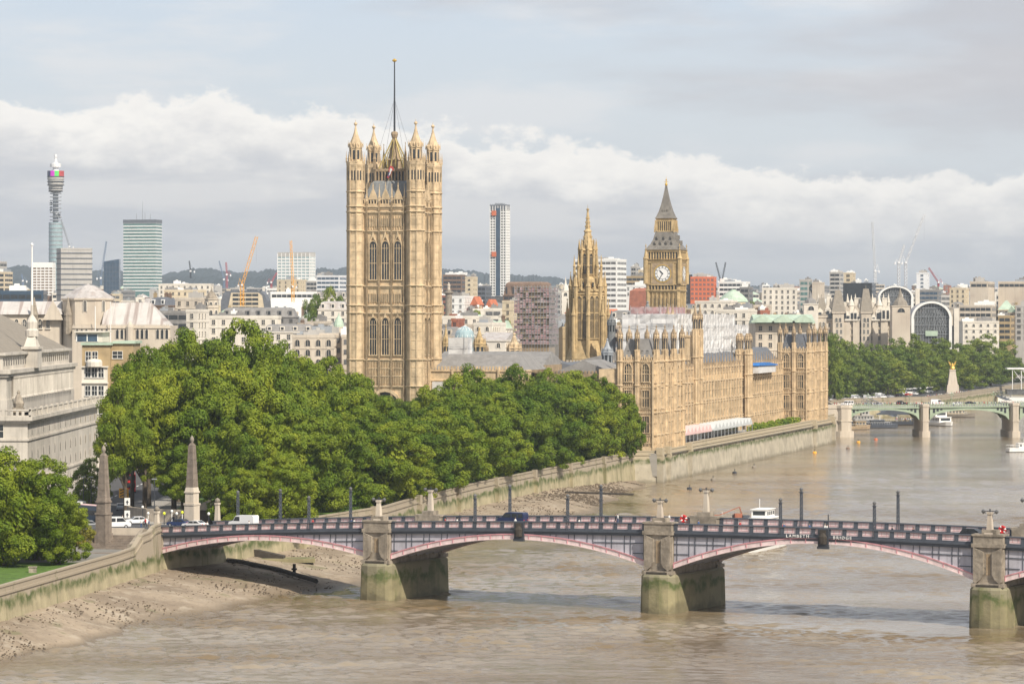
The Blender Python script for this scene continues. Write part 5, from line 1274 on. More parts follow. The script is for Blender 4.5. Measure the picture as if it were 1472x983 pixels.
def chateau():
    Y = 1900; T = Thing('chateau_roofed_mansion', 'long pale stone mansion with steep brown chateau roofs above the far trees', 'mansion', WX(1240, Y), Y, 8, -.06)
    z = lambda v: WZ(v, Y); X = lambda u: WX(u, Y)-WX(1240, Y); b = MB()
    b.box(X(1172), 0, 8, X(1306), 26, z(458))
    for v in (462, 472, 482, 491): b.box(X(1172)-.3, -.4, z(v)-.3, X(1306)+.3, 26.2, z(v)+.2)
    towers = [(1175, 1188, 455), (1197, 1213, 449), (1238, 1252, 449), (1283, 1306, 458)]
    for a, c, v in towers: b.box(X(a), -2.5, 8, X(c), 12, z(v)); b.box(X(a)-.4, -2.9, z(v)-.6, X(c)+.4, 12.3, z(v)+.2)
    for a, c, v in ((1213, 1222, 446), (1226, 1236, 446), (1254, 1262, 446), (1266, 1276, 446)): b.box(X(a), -1.2, 8, X(c), 4, z(v)); b.ext([(X(a), z(v)), (X(c), z(v)), ((X(a)+X(c))/2, z(v-7))], -1.2, 4)
    T.part('wall', b, ['stone_pale'])
    for a, c, vb, vt in ((1174, 1189, 456, 428), (1196, 1215, 450, 417), (1237, 1254, 450, 415)):
        b = MB(); x0, x1 = X(a), X(c); m = (x0+x1)/2; b.frus(x0-.3, -2.8, x1+.6, 12, z(vb), m-1.6, 3, m+1.4, 7, z(vt)); b.box(x0-.3, 3, z(vb+8), x0+2.2, 6, z(vb-22), 1); b.box(x1-1.5, 3, z(vb+8), x1+.8, 6, z(vb-16), 1); 
        b.tube((m, 7, z(vt)), (m, 7, z(vt-5)), .2); T.part('steep_roof', b, ['stone_tile', 'stone_white'])
    b = MB(); b.frus(X(1172), 2, X(1306), 25, z(458), X(1174), 11, X(1304), 16, z(446)); T.part('main_roof', b, ['stone_tile'])
    r = random.Random(12)
    for i in range(26):
        u = 1174+i*5.1+r.uniform(-1, 1); v = r.uniform(444, 455); w = r.uniform(.9, 1.7); b = MB(); b.box(X(u)-w, -1-r.random(), z(461), X(u)+w, 3, z(v)); b.ext([(X(u)-w*1.1, z(v)), (X(u)+w*1.1, z(v)), (X(u), z(v-r.uniform(3, 6)))], -1.3, 3); b.box(X(u)-w*.5, -2.1, z(458), X(u)+w*.5, -1.9, z(v+2), 1)
        T.part('gabled_dormer', b, ['stone_white', 'glass_dark'])
    for i in range(10):
        u = 1178+i*13+r.uniform(-4, 4); b = MB(); x = X(u); b.lathe(x, r.uniform(3, 12), [(.8, z(452)), (.8, z(436)), (1.1, z(435)), (.7, z(431)), (.1, z(422))], 8); T.part('spirelet', b, ['stone_white'])
    for u, v in ((1192, 424), (1207, 421), (1219, 436), (1232, 428), (1247, 424), (1258, 436), (1272, 428)):
        b = MB(); x = X(u); b.box(x-1.3, 4, z(450), x+1.3, 8, z(v)); b.box(x-1.5, 3.8, z(v)-.5, x+1.5, 8.2, z(v)); T.part('chimney', b, ['stone_white'])
    for row, v in enumerate((470, 479.5, 489)):
        for i in range(24):
            u = 1176+i*5.5; inn = any(a-1 < u < c+1 for a, c, _ in towers)
            T.inst('window', win('sash', 1.1, 2.1, 'stone_white', 'glass_dark'), X(u), -2.5 if inn and any(a+1 < u < c-1 for a, c, _ in towers) else 0, z(v))
    for a, c, v in towers:
        for q in (1, 2): T.inst('window', win('arch', 1.2, 2.4, 'stone_white'), X(a+(c-a)*q/3), -2.5, z(v+14))
    for u in (1224, 1264):
        b = MB(); b.lathe(X(u), 2, [(1.6, z(462)), (1.6, z(440)), (1.9, z(439)), (1.3, z(434)), (.5, z(430)), (.1, z(424))], 8); T.part('oriel_turret', b, ['stone_white'])
chateau()
def gdome():
    Y = 2150; x = WX(1054, Y); T = Thing('green_domed_roof', 'pale green shallow domed roof right of the orange block', 'dome', x, Y, 30); z = lambda v: WZ(v, Y); k = Y/F
    b = MB(); b.lathe(0, 0, [(21*k, 30), (21*k, z(434))], 20); T.part('drum', b, ['cream']); b = MB(); b.lathe(0, 0, [(22*k, z(434)), (20*k, z(430)), (14*k, z(424)), (8*k, z(419.5)), (4*k, z(418)), (4*k, z(416.5)), (.2, z(416))], 20); T.part('dome_roof', b, ['copper'])
    Y = 2350; x = WX(919, Y); b = MB(); r = random.Random(8); z0, z1 = WZ(430, Y), WZ(414, Y)
    b.frus(-8, 0, 9, 12, z0-20, -7, 1, 9, 11, z1-2); b.frus(-7, 1, 9, 11, z1-2, -3, 4, 6, 9, z1)
    solo('sheeted_building', b, ['brick_red'], 'crimson sheeted building left of the clock tower dial', 'building', (x, Y, 0), PR)
gdome()
def cornerturret():
    Y = 1480; x = WX(304, Y); z = lambda v: WZ(v, Y); k = Y/F; T = Thing('domed_corner_turret', 'pale round corner turret with pointed stone cap above the left garden trees', 'turret', x, Y, 20)
    b = MB(); b.lathe(0, 0, [(10.5*k, 20), (10.5*k, z(443)), (11.2*k, z(442.5)), (11.2*k, z(441)), (9.8*k, z(440.5)), (9.8*k, z(431)), (10.8*k, z(430.5)), (10.8*k, z(429))], 8); T.part('drum', b, ['stone_pale'])
    b = MB(); b.lathe(0, 0, [(8.6*k, z(429)), (7.6*k, z(426)), (5*k, z(421)), (1.5*k, z(418)), (.6*k, z(416)), (.1, z(412))], 8); T.part('cap', b, ['stone_grey'])
    for t in (-pi/2, -pi/4, -3*pi/4): T.inst('window', win('arch', 1.3, 4.2, 'stone_white'), 10.5*k*cos(pi/8)*cos(t), 10.5*k*cos(pi/8)*sin(t), z(460), t+pi/2); T.inst('window', win('arch', 1.2, 1.2, 'stone_white'), 9.8*k*cos(pi/8)*cos(t), 9.8*k*cos(pi/8)*sin(t), z(438.5), t+pi/2)
    Y = 1300; x = WX(487, Y); z = lambda v: WZ(v, Y); T = Thing('green_domed_tower', 'white stone corner tower with small green copper dome beside the great tower', 'tower', x, Y, 8)
    w = 10.5*Y/F; b = MB(); b.box(-w, -w, 8, w, w, z(478)); b.box(-w-.5, -w-.5, z(479), w+.5, w+.5, z(476)); b.box(-w-.6, -w-.6, z(505), w+.6, w+.6, z(503)); b.box(-w*.8, -w*.8, z(476), w*.8, w*.8, z(470)); T.part('wall', b, ['stone_pale'])
    b = MB(); b.lathe(0, 0, [(w*.72, z(470)), (w*.72, z(467)), (w*.6, z(462)), (w*.35, z(457)), (w*.12, z(454)), (.05, z(449))], 12); T.part('dome', b, ['copper'])
    for q, st in ((497, 'arch'), (520, 'arch')): T.inst('window', win(st, 1.5, 3.4, 'stone_white'), 0, -w, z(q))
    for q in (497,): T.inst('window', win('arch', 1.5, 3.4, 'stone_white'), w, 0, z(q), pi/2)
cornerturret()
def archroof():
    Y = 2050; x0, x1 = WX(317, Y), WX(385, Y); cx = (x0+x1)/2; R = (x1-x0)/2; z = lambda v: WZ(v, Y)
    T = Thing('arched_roof_building', 'brown curved roof office with glazed rows behind the first yellow crane', 'building', cx, Y, 8)
    zt, zb = z(418), z(446); pr = [(-R, zb), (R, zb), (R*.97, zb+(zt-zb)*.5), (R*.85, zt-(zt-zb)*.2), (R*.7, zt), (-R*.78, zt), (-R*.9, zt-(zt-zb)*.18), (-R*.98, zb+(zt-zb)*.5)]
    b = MB(); b.ext(pr, 0, 30); b.box(-R, .2, 8, R, 29, zb); T.part('vault', b, ['slate'])
    b = MB(); b.ext([(-R*.7, zb), (R*.86, zb), (R*.76, zt-3), (R*.62, zt-1.2), (-R*.55, zt-1.2)], -.3, -.02); T.part('end_wall', b, ['cream'])
    for j in range(4): T.inst('window_band', win('band', round(R*1.1, 1), 1.5, 'cream', 'glass_dark'), .8, -.34, zb+.6+j*2.6)
archroof()
# cranes
def lat(b, p, q, w, n, mi=0, t=.16):
    d = [q[i]-p[i] for i in range(3)]; l = sqrt(sum(c*c for c in d)); d = [c/l for c in d]
    up = (0, 1, 0); e = [d[1]*up[2]-d[2]*up[1], d[2]*up[0]-d[0]*up[2], d[0]*up[1]-d[1]*up[0]]; le = sqrt(sum(c*c for c in e)); e = [c/le for c in e]
    def pt(f, s1, s2): return tuple(p[i]+(q[i]-p[i])*f+e[i]*s1*w+(up[i]*s2*w) for i in range(3))
    for s1 in (-1, 1):
        for s2 in (-1, 1): b.tube(pt(0, s1, s2), pt(1, s1, s2), t*1.4, 3, mi)
    for k in range(n):
        s = 1 if k % 2 else -1; b.tube(pt(k/n, s, -1), pt((k+1)/n, -s, -1), t, 3, mi); b.tube(pt(k/n, s, 1), pt((k+1)/n, -s, 1), t, 3, mi)
def crane(label, ub, vb, vm, ut, vt, Y, m, w=.9, cj=None, slew=True):
    z = lambda v: WZ(v, Y); x = WX(ub, Y); T = Thing('tower_crane', label, 'crane', x, Y, z(vb), 0, 'cranes on the skyline'); k = Y/F
    t = .055*Y/1000; w *= .75
    b = MB(); lat(b, (0, 0, z(vb)), (0, 0, z(vm)), w, 14, 0, t); T.part('mast', b, [m])
    xt = WX(ut, Y)-x; b = MB(); lat(b, (0, 0, z(vm)), (xt, 0, z(vt)), w*.7, 16, 0, t*.9); j = T.part('jib', b, [m])
    s = 1 if xt < 0 else -1; cb = s*5.5*k*(1 if abs(xt) > 0 else 1)
    b = MB(); b.box(-1.2*k, -1.5, z(vm)-1*k, 1.2*k, 1.5, z(vm)+1.5*k); T.part('cab', b, ['steel_white'])
    b = MB(); b.tube((0, 0, z(vm)), (cb, 0, z(vm)+1*k), .3*k, 4, 0); b.tube((cb*.6, 0, z(vm-(10 if abs(vm-vt) > 40 else 5))), (0, 0, z(vm)), .3*k, 4, 0); b.tube((cb*.6, 0, z(vm-(10 if abs(vm-vt) > 40 else 5))), (cb, 0, z(vm)), .25*k, 4, 0)
    b.tube((cb*.6, 0, z(vm-(10 if abs(vm-vt) > 40 else 5))), (xt*.9, 0, z(vm)+(z(vt)-z(vm))*.9), .07*k, 3, 0); T.part('counter_jib', b, [m])
    b = MB(); b.box(cb-.9*k, -1.2, z(vm)-2.2*k, cb+.9*k, 1.2, z(vm)+.6*k); T.part('counterweight', b, ['steel_white'])
    b = MB(); b.tube((xt*.98, 0, z(vt)), (xt*.98, 0, z(vt)+(z(vm)-z(vt))*.55), .05*k, 3); T.part('hoist_rope', b, ['iron'])
crane('yellow luffing crane leaning right above the curved roof office', 348, 440, 410, 369, 340, 1900, 'crane_yellow', 1.3)
crane('yellow crane with near vertical jib in front of the pale hospital tower', 421, 434, 412, 418, 346, 1950, 'crane_yellow', 1.0)
crane('thin blue grey crane left of the banded glass slab', 145, 410, 400, 153, 347, 3600, 'crane_blue', 1.1)
crane('thin grey crane leaning behind the telecom tower shaft', 100, 380, 355, 88, 316, 3700, 'steel', 1.2)
crane('small dark crane right of the banded glass slab', 274, 400, 390, 272, 375, 4200, 'iron', 1.0)
crane('small dark red crane over the hills left of the first yellow crane', 326, 414, 395, 325, 377, 3800, 'crane_red', 1.2)
crane('faint blue crane leaning left beside the small dark red crane', 322, 414, 402, 315, 375, 3900, 'crane_blue', 1.0)
crane('low crimson crane over the hills right of the first yellow crane', 390, 414, 406, 398, 392, 3300, 'crane_red', 1.0)
crane('tall white crane with upright jib above the navy glass office', 1258, 408, 390, 1254, 319, 3000, 'steel_white', 1.3)
crane('large white crane leaning right above the arched station roofs', 1302, 412, 378, 1329, 308, 2600, 'steel_white', 1.2)
crane('shorter white crane just left of the large white leaning crane', 1292, 412, 378, 1300, 352, 2650, 'steel_white', 1.2)
crane('small brown crane right of the slim blue gridded tower', 1349, 412, 406, 1335, 385, 2900, 'crane_red', .9)
crane('thin dark crane leaning left above the white and grey office', 1036, 408, 404, 1029, 377, 3100, 'iron', .8)
crane('thin dark crane leaning right above the white and grey office', 1038, 408, 404, 1043, 377, 3100, 'iron', .8)
crane('dark blue low crane over the hills at the far left', 33, 412, 404, 31, 394, 3600, 'crane_blue', 1)
# ------------------------------------------------------------ left side: big office, church, brick block
def bigoffice():
    X1, Y0, Y1 = -108, 760, 888; T = Thing('government_office', 'huge pale stone classical office block with brown tiled roof at the left edge', 'building', X1, Y0, 8)
    b = MB(); W_ = -75; L = Y1-Y0; zc = 27
    b.box(W_, 0, 8, 0, L, zc); b.box(W_-.5, -1.2, zc-.9, 1.2, L+.6, zc); b.box(W_, -.7, zc-1.5, .7, L+.3, zc-.9); b.box(W_, -.3, 21.6, .3, L, 22.1); b.box(W_, -.3, 12.5, .3, L, 13)
    b.box(W_, -.5, zc, .5, .1, zc+.25); 
    b.box(W_, -.8, zc+1.35, 0.8, -.4, zc+1.65); b.box(.4, -.8, zc+1.35, .8, L, zc+1.65); b.box(W_, -.8, zc, .8, -.4, zc+.3); b.box(.4, -.8, zc, .8, L, zc+.3)
    for i in range(int(L/1.2)):
        b.box(.5, -.4+i*1.2, zc+.3, .7, -.4+i*1.2+.55, zc+1.35)
    for i in range(60): b.box(W_+i*1.25, -.7, zc+.3, W_+i*1.25+.6, -.5, zc+1.35)
    for i in range(int(L/9)+1): b.box(.3, i*9-.5, zc, .95, i*9+.5, zc+1.9)
    T.part('lower_wall', b, ['stone_portland'])
    a = 5.5; zu = 37.2; b = MB(); b.box(W_, a, zc, -a, L-6, zu); b.box(W_, a-1, zu-.8, -a+1, L-5, zu+.1); b.box(W_, a-.5, zu-1.5, -a+.5, L-5.5, zu-.8); b.box(W_, a-.2, zc, -a+.2, L-5.8, zc+3.6)
    b.box(W_, a+1, zu, -a-1, L-7, 41); b.box(W_, a+.3, 40.5, -a-.3, L-6.5, 41.1)
    T.part('upper_wall', b, ['stone_portland']); 
    for i in range(36):
        y = a+8+i*(L-a-22)/35; b = MB(); b.lathe(-a+1.0-.5, y, [(.62, zc+3.6), (.62, zc+3.9), (.5, zc+4.1), (.44, zu-2.2), (.66, zu-1.7), (.66, zu-1.5)], 10); T.part('column', b, ['stone_portland'])
    for i in range(30):
        y = a+3+i*(L-a-14)/29; b = MB(); b.box(-a-1.1, y-.6, 38.2, -a-.93, y+.6, 39.9); T.part('attic_window', b, ['glass_dark'])
    for x in (-8, -9.8, -17.5, -19.3, -28, -30): b = MB(); b.box(x-.55, a-.45, zc+3.6, x+.55, a, zu-1.5); T.part('pilaster', b, ['stone_portland'])
    b = MB(); zr = 50.3; e = 2
    x0 = W_; b.frus(x0, a+e-.8, -a-e+.8, L-8+.8, 41.1, x0+3, a+17, -a-17, L-24, zr); T.part('roof', b, ['stone_tile'])
    for i in range(13):
        y = 7+i*(L-13)/12
        for z, h, w in ((22.7, 1.9, 1.1), (17.2, 2.5, 1.2), (13.6, 2.3, 1.2), (9, 2.4, 1.2)): T.inst('window', win('slit', 1.7, h, 'stone_white', 'glass_dark'), 0, y, z, pi/2, (1, .12, 1))
    for x in (-6.5, -18, -29, -40):
        T.inst('window', win('sash', 2.2, 2.9, 'stone_white', 'glass_dark'), x, 0, 21.8+.5); T.inst('window', win('sash', 2.0, 3.4, 'stone_white', 'glass_dark'), x-7, a, 30.5); T.inst('window', win('sash', 2.2, 3, 'stone_white'), x, 0, 16)
    b = MB(); y = 46; b.box(-a-1.5, y-3.5, zu, -a+1.8, y+3.5, 42); b.box(-a-2, y-4, 41.6, -a+2.1, y+4, 42.2); b.frus(-a-1.5, y-3, -a+1.5, y+3, 42.2, -a-.8, y-.8, -a+.8, y+.8, 45); b.lathe(-a, y, [(1.6, 44.6), (1.6, 46), (1.25, 46.4), (1.35, 48), (.8, 49), (.35, 49.6), (.3, 52)], 12); T.part('flagpole_pedestal', b, ['stone_portland'])
    b = MB(); b.tube((-a, y, 50), (-a, y, 66), .3, 8, 0, .16); b.lathe(-a, y, [(.3, 66), (.35, 66.3), (.05, 66.7)], 8); T.part('flagpole', b, ['white_paint'])
    # seated stone figure group on the corner
    b = MB(); b.box(-3.5, .2, zc, -1, 2.2, zc+2); b.lathe(-2.2, 1.2, [(1.1, zc+2), (1.3, zc+3), (.7, zc+4.4), (.35, zc+5), (.42, zc+5.4), (.1, zc+5.9)], 8); T.part('corner_statue', b, ['stone_grey'])
bigoffice()
def church():
    Y = 1120; z = lambda v: WZ(v, Y); k = Y/F; T = Thing('lantern_church', 'white octagonal church lantern with low pyramid roof between two long lead roofs', 'church', WX(120, Y), Y+12, 8)
    X = lambda u: WX(u, Y)-WX(120, Y); b = MB()
    b.lathe(0, 0, [(38*k, 8), (38*k, z(432)), (40.5*k, z(431)), (40.5*k, z(428.5))], 8); b.box(X(105), -14, 8, X(246), 10, z(468)); 
    for i in range(48): b.box(X(106)+i*.66, -14, z(468), X(106)+i*.66+.36, -13.6, z(466))
    b.box(X(105), -14.3, z(472), X(246), -14, z(470.5)); b.box(X(-30), -5, 8, X(84), 14, z(452))
    T.part('wall', b, ['stone_pale'])
    b = MB(); b.lathe(0, 0, [(40.5*k, z(428.5)), (22*k, z(417)), (7*k, z(409.5)), (3*k, z(409)), (.2, z(407.5))], 8); T.part('lantern_roof', b, ['lead'])
    b = MB(); b.frus(X(146), -12, X(240), 12, z(469), X(146), -1, X(212), 1, z(435)); T.part('hipped_lead_roof', b, ['lead_streaked'])
    b = MB(); b.frus(X(-30), -6, X(86), 14, z(452), X(-30), 2, X(80), 6, z(433)); T.part('long_lead_roof', b, ['lead_streaked'])
    for t in (-pi/2-pi/4, -pi/2, -pi/4): T.inst('window', win('arch', 1.0, 3.6, 'stone_white'), 38*k*cos(pi/8)*cos(t), 38*k*cos(pi/8)*sin(t), z(448), t+pi/2)
    for u, vt, vb, w in ((46, 427, 458, 6), (95, 427, 458, 6)):
        b = MB(); b.lathe(X(u), -7, [(w*k, z(vb+22)), (w*k, z(vb-4)), (w*1.1*k, z(vb-5)), (w*.95*k, z(vb-7)), (.15, z(vt))], 8); T.part('pinnacle', b, ['stone_grey'])
    b = MB(); b.ext([(X(58), z(460)), (X(88), z(460)), (X(73), z(432))], -7, -5.5); T.part('gable', b, ['stone_pale'])
    for i in range(15): T.inst('window', win('slit', .9, 3.2, 'stone_white'), X(112)+(i % 3)*1.5+(i//3)*6.6, -14, z(487))
    for i in range(9): T.inst('window', win('goth', 1.2, 3.0, 'stone_white'), X(-26)+i*2.6, -5, z(472))
    for u in (139, 161): b = MB(); b.tube((X(u), -16, z(505)), (X(u), -16, z(440 if u == 139 else 434)), .15, 5); T.part('flagpole', b, ['white_paint'])
    b = MB(); b.lathe(X(188), -14.5, [(1.2, z(500)), (1.3, z(470)), (.9, z(466)), (.1, z(462))], 8); T.part('turret', b, ['stone_pale'])
church()
def brickblock():
    Y = 905; z = lambda v: WZ(v, Y); k = Y/F; x = WX(151, Y); T = Thing('tan_brick_block', 'tan brick block with pale green copper cornice and stone bays behind the big office', 'building', x, Y+10, 8)
    X = lambda u: WX(u, Y)-x; b = MB(); b.box(X(118), -10, 8, X(158), 10, z(496)); b.box(X(156), -7, 8, X(190), 10, z(494)); T.part('brick_wall', b, ['brick_tan'])
    b = MB(); b.box(X(118)-.3, -10.6, z(496), X(158)+.5, 10, z(492.5)); b.box(X(158)+.5, -7.6, z(494), X(190)+.5, 10, z(490.5)); T.part('cornice', b, ['copper'])
    b = MB(); b.box(X(118), -11, 8, X(155), -10.05, z(527)); b.box(X(118), -11.5, z(551), X(155)+.3, -11, z(549)); b.box(X(118), -11.5, z(528), X(155)+.3, -11, z(526)); b.box(X(108), -8, z(492), X(146), 8, z(478)); b.box(X(106), -9, z(478), X(150), 9, z(476))
    b.lathe(X(136), -11, [(2.2, z(527)), (2.2, z(520)), (1.8, z(517)), (.1, z(515))], 12)
    T.part('stone_bays', b, ['stone_white'])
    for v in (519, 542, 568, 594, 620, 646):
        for u in (127, 136.5, 146): 
            if v == 519 and u > 140: continue
            T.inst('window', win('sash', 1.35, 2.5, 'white_paint', 'glass_dark'), X(u), -10 if v == 519 else -11, z(v))
    for v in (515,): T.inst('window', win('sash', 2.6, 1.8, 'white_paint', 'glass_dark'), X(167), -7, z(v))
    T.inst('window_band', win('band', 5.6, 1.9, 'white_paint', 'glass_blue'), X(124), -8, z(491))
brickblock()
for k, (u, Y, v, w, wl) in enumerate(((200, 1010, 640, 26, 'stone_pale'), (226, 1060, 600, 22, 'brick_red'), (150, 980, 600, 18, 'stone_white'))):
    bldg('street_building', ('pale stone building at the end of the road behind the bus', 'red brick building at the end of the road behind the trees', 'white stone building behind the left obelisk at the roadside')[k], u-w, u+w, v-20, Y, 14, 4, 'sash', wl, rz=0, fr='white_paint', zb=8)
# ------------------------------------------------------------ obelisks and bridge furniture
def obelisk(label, u, vb, vt, vped):
    Y = (HC-10)*F/(vb-HR); x = WX(u, Y); z = lambda v: WZ(v, Y); zb = z(vb)
    T = Thing('obelisk', label, 'obelisk', x, Y, zb, -radians(27.7), 'obelisks at the bridge head')
    T.r.scale = (.77, .77, 1)
    b = MB(); h = z(vped)-zb; sq = lambda r0, z0, r1, z1: b.frus(-r0, -r0, r0, r0, z0, -r1, -r1, r1, r1, z1)
    b.box(-1.55, -1.55, zb-2, 1.55, 1.55, zb+.5); b.box(-1.35, -1.35, zb+.5, 1.35, 1.35, zb+h*.55); b.box(-1.5, -1.5, zb+h*.55, 1.5, 1.5, zb+h*.6); b.box(-1.2, -1.2, zb+h*.6, 1.2, 1.2, zb+h*.86); b.box(-1.4, -1.4, zb+h*.86, 1.4, 1.4, zb+h*.9); sq(1.25, zb+h*.9, 1.1, zb+h)
    T.part('pedestal', b, ['stone_pale' if u > 200 else 'obelisk'])
    b = MB(); zt = z(vt)-1.6; zp = zb+h; n = 6
    for i in range(n):
        f0, f1 = i/n, (i+1)/n; r0, r1 = 1.08-.42*f0, 1.08-.42*f1; b.frus(-r0, -r0, r0, r0, zp+(zt-zp)*f0+.03, -r1, -r1, r1, r1, zp+(zt-zp)*f1-.03); b.box(-r1+.04, -r1+.04, zp+(zt-zp)*f1-.06, r1-.04, r1-.04, zp+(zt-zp)*f1+.06)
    b.frus(-.66, -.66, .66, .66, zt, -.3, -.3, .3, .3, zt+.5); T.part('shaft', b, ['obelisk'])
    b = MB(); b.lathe(0, 0, [(.28, zt+.3), (.22, zt+.55), (.5, zt+.85), (.56, zt+1.15), (.42, zt+1.5), (.12, zt+1.8), (.03, zt+1.95)], 10); T.part('pineapple_finial', b, ['stone_tile'], smooth=True)
obelisk('grey stone obelisk with pinecone finial at the head of the stairs, left of two', 149, 770, 642, 714)
obelisk('grey stone obelisk with pinecone finial against the garden trees, right of two', 276, 757, 628, 700)
BR = -atan2(.465, .885); D = (.885, -.465); NB = (.465, .885)
def BP(s, t): return (-63.4+D[0]*s+NB[0]*t, 615.8+D[1]*s+NB[1]*t)
def zt(s): return 15.0-2.5e-4*(s-118)**2
WB = 18.6
PIERS = [45.4, 99.6, 157.6, 211]; HW = 2.55
def bridge():
    T = Thing('arched_road_bridge', 'long pink and grey iron arch bridge with dark railings crossing the brown river', 'bridge', BP(0, 0)[0], BP(0, 0)[1], 0, BR)
    E = [(-.8, 42.85)]+[(PIERS[i]+HW, PIERS[i+1]-HW) for i in range(3)]+[(PIERS[3]+HW, 262)]
    spring = [(6.3, 7.4, 9.6), (7.15, 7.6, 11.35), (7.4, 7.35, 12.35), (7.3, 7.0, 11.0), (7, 6, 9)]
    for (s0, s1), (za, zb, zc) in zip(E, spring):
        n = 40; L = s1-s0
        def arch(t): # intrados
            base = za+(zb-za)*t; return base+(zc-(za+zb)/2)*(1-(2*t-1)**2)
        P = [(s0+L*i/n, arch(i/n)) for i in range(n+1)]
        for fy, sg in ((0, -1), (WB, 1)):
            sp = MB(); rb = MB(); gr = MB(); dk = MB(); pp = MB()
            for i in range(n):
                (a, z0), (c, z1) = P[i], P[i+1]; ta, tc = zt(a)-2.2, zt(c)-2.2
                y0, y1 = (fy, fy+.25) if sg < 0 else (fy-.25, fy)
                th = .95
                if ta > z0+th-.02: sp.ext([(a, z0+th-.05), (c, z1+th-.05), (c, max(tc, z1+th)), (a, max(ta, z0+th))], y0, y1)
                q0, q1 = (fy-.32, fy+.4) if sg < 0 else (fy-.4, fy+.32)
                rb.ext([(a, z0), (c, z1), (c, z1+th), (a, z0+th)], q0, q1)
                e0, e1 = (fy-.42, fy-.32) if sg < 0 else (fy+.32, fy+.42)
                rb.ext([(a, z0+th-.14), (c, z1+th-.14), (c, z1+th+.05), (a, z0+th+.05)], e0, e1, 1); rb.ext([(a, z0), (c, z1), (c, z1+.14), (a, z0+.14)], e0, e1, 2)
                if i % 2 == 0: rb.ext([(a, z0+.1), (a+.12, z0+.1), (a+.12, z0+th-.1), (a, z0+th-.1)], e0, e1, 1)
                # cornice and parapet base
                Z0, Z1 = zt(a), zt(c)
                k0, k1 = (fy-.55, fy+.35) if sg < 0 else (fy-.35, fy+.55)
                dk.ext([(a, Z0-2.2), (c, Z1-2.2), (c, Z1-1.75), (a, Z0-1.75)], (fy-.35 if sg < 0 else fy-.3), (fy+.3 if sg < 0 else fy+.35)); dk.ext([(a, Z0-1.75), (c, Z1-1.75), (c, Z1-1.45), (a, Z0-1.45)], k0, k1)
                dk.ext([(a, Z0-.2), (c, Z1-.2), (c, Z1), (a, Z0)], (fy-.3), (fy+.3)); dk.ext([(a, Z0-1.45), (c, Z1-1.45), (c, Z1-1.15), (a, Z0-1.15)], fy-.16, fy+.16)
                pp.ext([(a, Z0-1.15), (c, Z1-1.15), (c, Z1-.2), (a, Z0-.2)], fy-.06, fy+.06)
            # dark grid on the spandrel
            m = int(L/3.3)
            for i in range(m+1):
                for d in (-.55, .55):
                    x = s0+L*i/m+d
                    if not s0 < x < s1: continue
                    t = (x-s0)/L; lo = arch(t)+.95; hi = zt(x)-2.2
                    if hi-lo > .15: gr.box(x-.045, (fy-.1 if sg < 0 else fy), lo, x+.045, (fy if sg < 0 else fy+.1), hi)
            for dz in (3.5, 5.2):
                for i in range(n):
                    (a, z0), (c, z1) = P[i], P[i+1]
                    if zt(a)-dz > z0+1 and zt(c)-dz > z1+1: gr.ext([(a, zt(a)-dz), (c, zt(c)-dz), (c, zt(c)-dz+.13), (a, zt(a)-dz+.13)], (fy-.12 if sg < 0 else fy), (fy if sg < 0 else fy+.12))
            m = int(round(L/2.75))
            for i in range(m+1):
                x = s0+.35+(L-.7)*i/m; z = zt(x); dk.box(x-.34, fy-.2, z-1.45, x+.34, fy+.2, z-.1); 
                if i < m:
                    xm = s0+.35+(L-.7)*(i+.5)/m; pp.box(xm-.85, fy-.09, z-.98, xm+.85, fy+.09, z-.94, 1); pp.box(xm-.85, fy-.09, z-.36, xm+.85, fy+.09, z-.32, 1)
                    for q in (-.45, .45): pp.box(xm+q-.03, fy-.09, z-.92, xm+q+.03, fy+.09, z-.38, 1)
            T.part('spandrel', sp, ['bridge_grey']); T.part('arch_rib', rb, ['pink_pale', 'pink', 'pink_pale']); T.part('spandrel_grid', gr, ['bridge_dark'])
            rl = T.part('railing', dk, ['bridge_dark']); T.part('railing_panels', pp, ['pink_pale', 'pink'], rl)
        # inner arch ribs under the deck
        for fy in (3.2, 6.3, 9.3, 12.3, 15.4):
            rb = MB()
            for i in range(n):
                (a, z0), (c, z1) = P[i], P[i+1]; rb.ext([(a, z0+.1), (c, z1+.1), (c, z1+.9), (a, z0+.9)], fy-.2, fy+.2)
            T.part('inner_rib', rb, ['bridge_grey'])
    dk = MB(); n = 90
    for i in range(n):
        a, c = -2+264*i/n, -2+264*(i+1)/n; dk.ext([(a, zt(a)-2.1), (c, zt(c)-2.1), (c, zt(c)-1.3), (a, zt(a)-1.3)], .3, WB-.3)
    T.part('deck', dk, ['paving']); dk = MB()
    for i in range(n):
        a, c = -2+264*i/n, -2+264*(i+1)/n; dk.ext([(a, zt(a)-1.31), (c, zt(c)-1.31), (c, zt(c)-1.28+.01), (a, zt(a)-1.28+.01)], 3.4, WB-3.4)
    rd = T.part('carriageway', dk, ['asphalt']); dk = MB()
    for i in range(44): a = i*6; dk.ext([(a, zt(a)-1.27), (a+2.5, zt(a+2.5)-1.27), (a+2.5, zt(a+2.5)-1.255), (a, zt(a)-1.255)], WB/2-.07, WB/2+.07)
    T.part('centre_line', dk, ['marking'], rd)
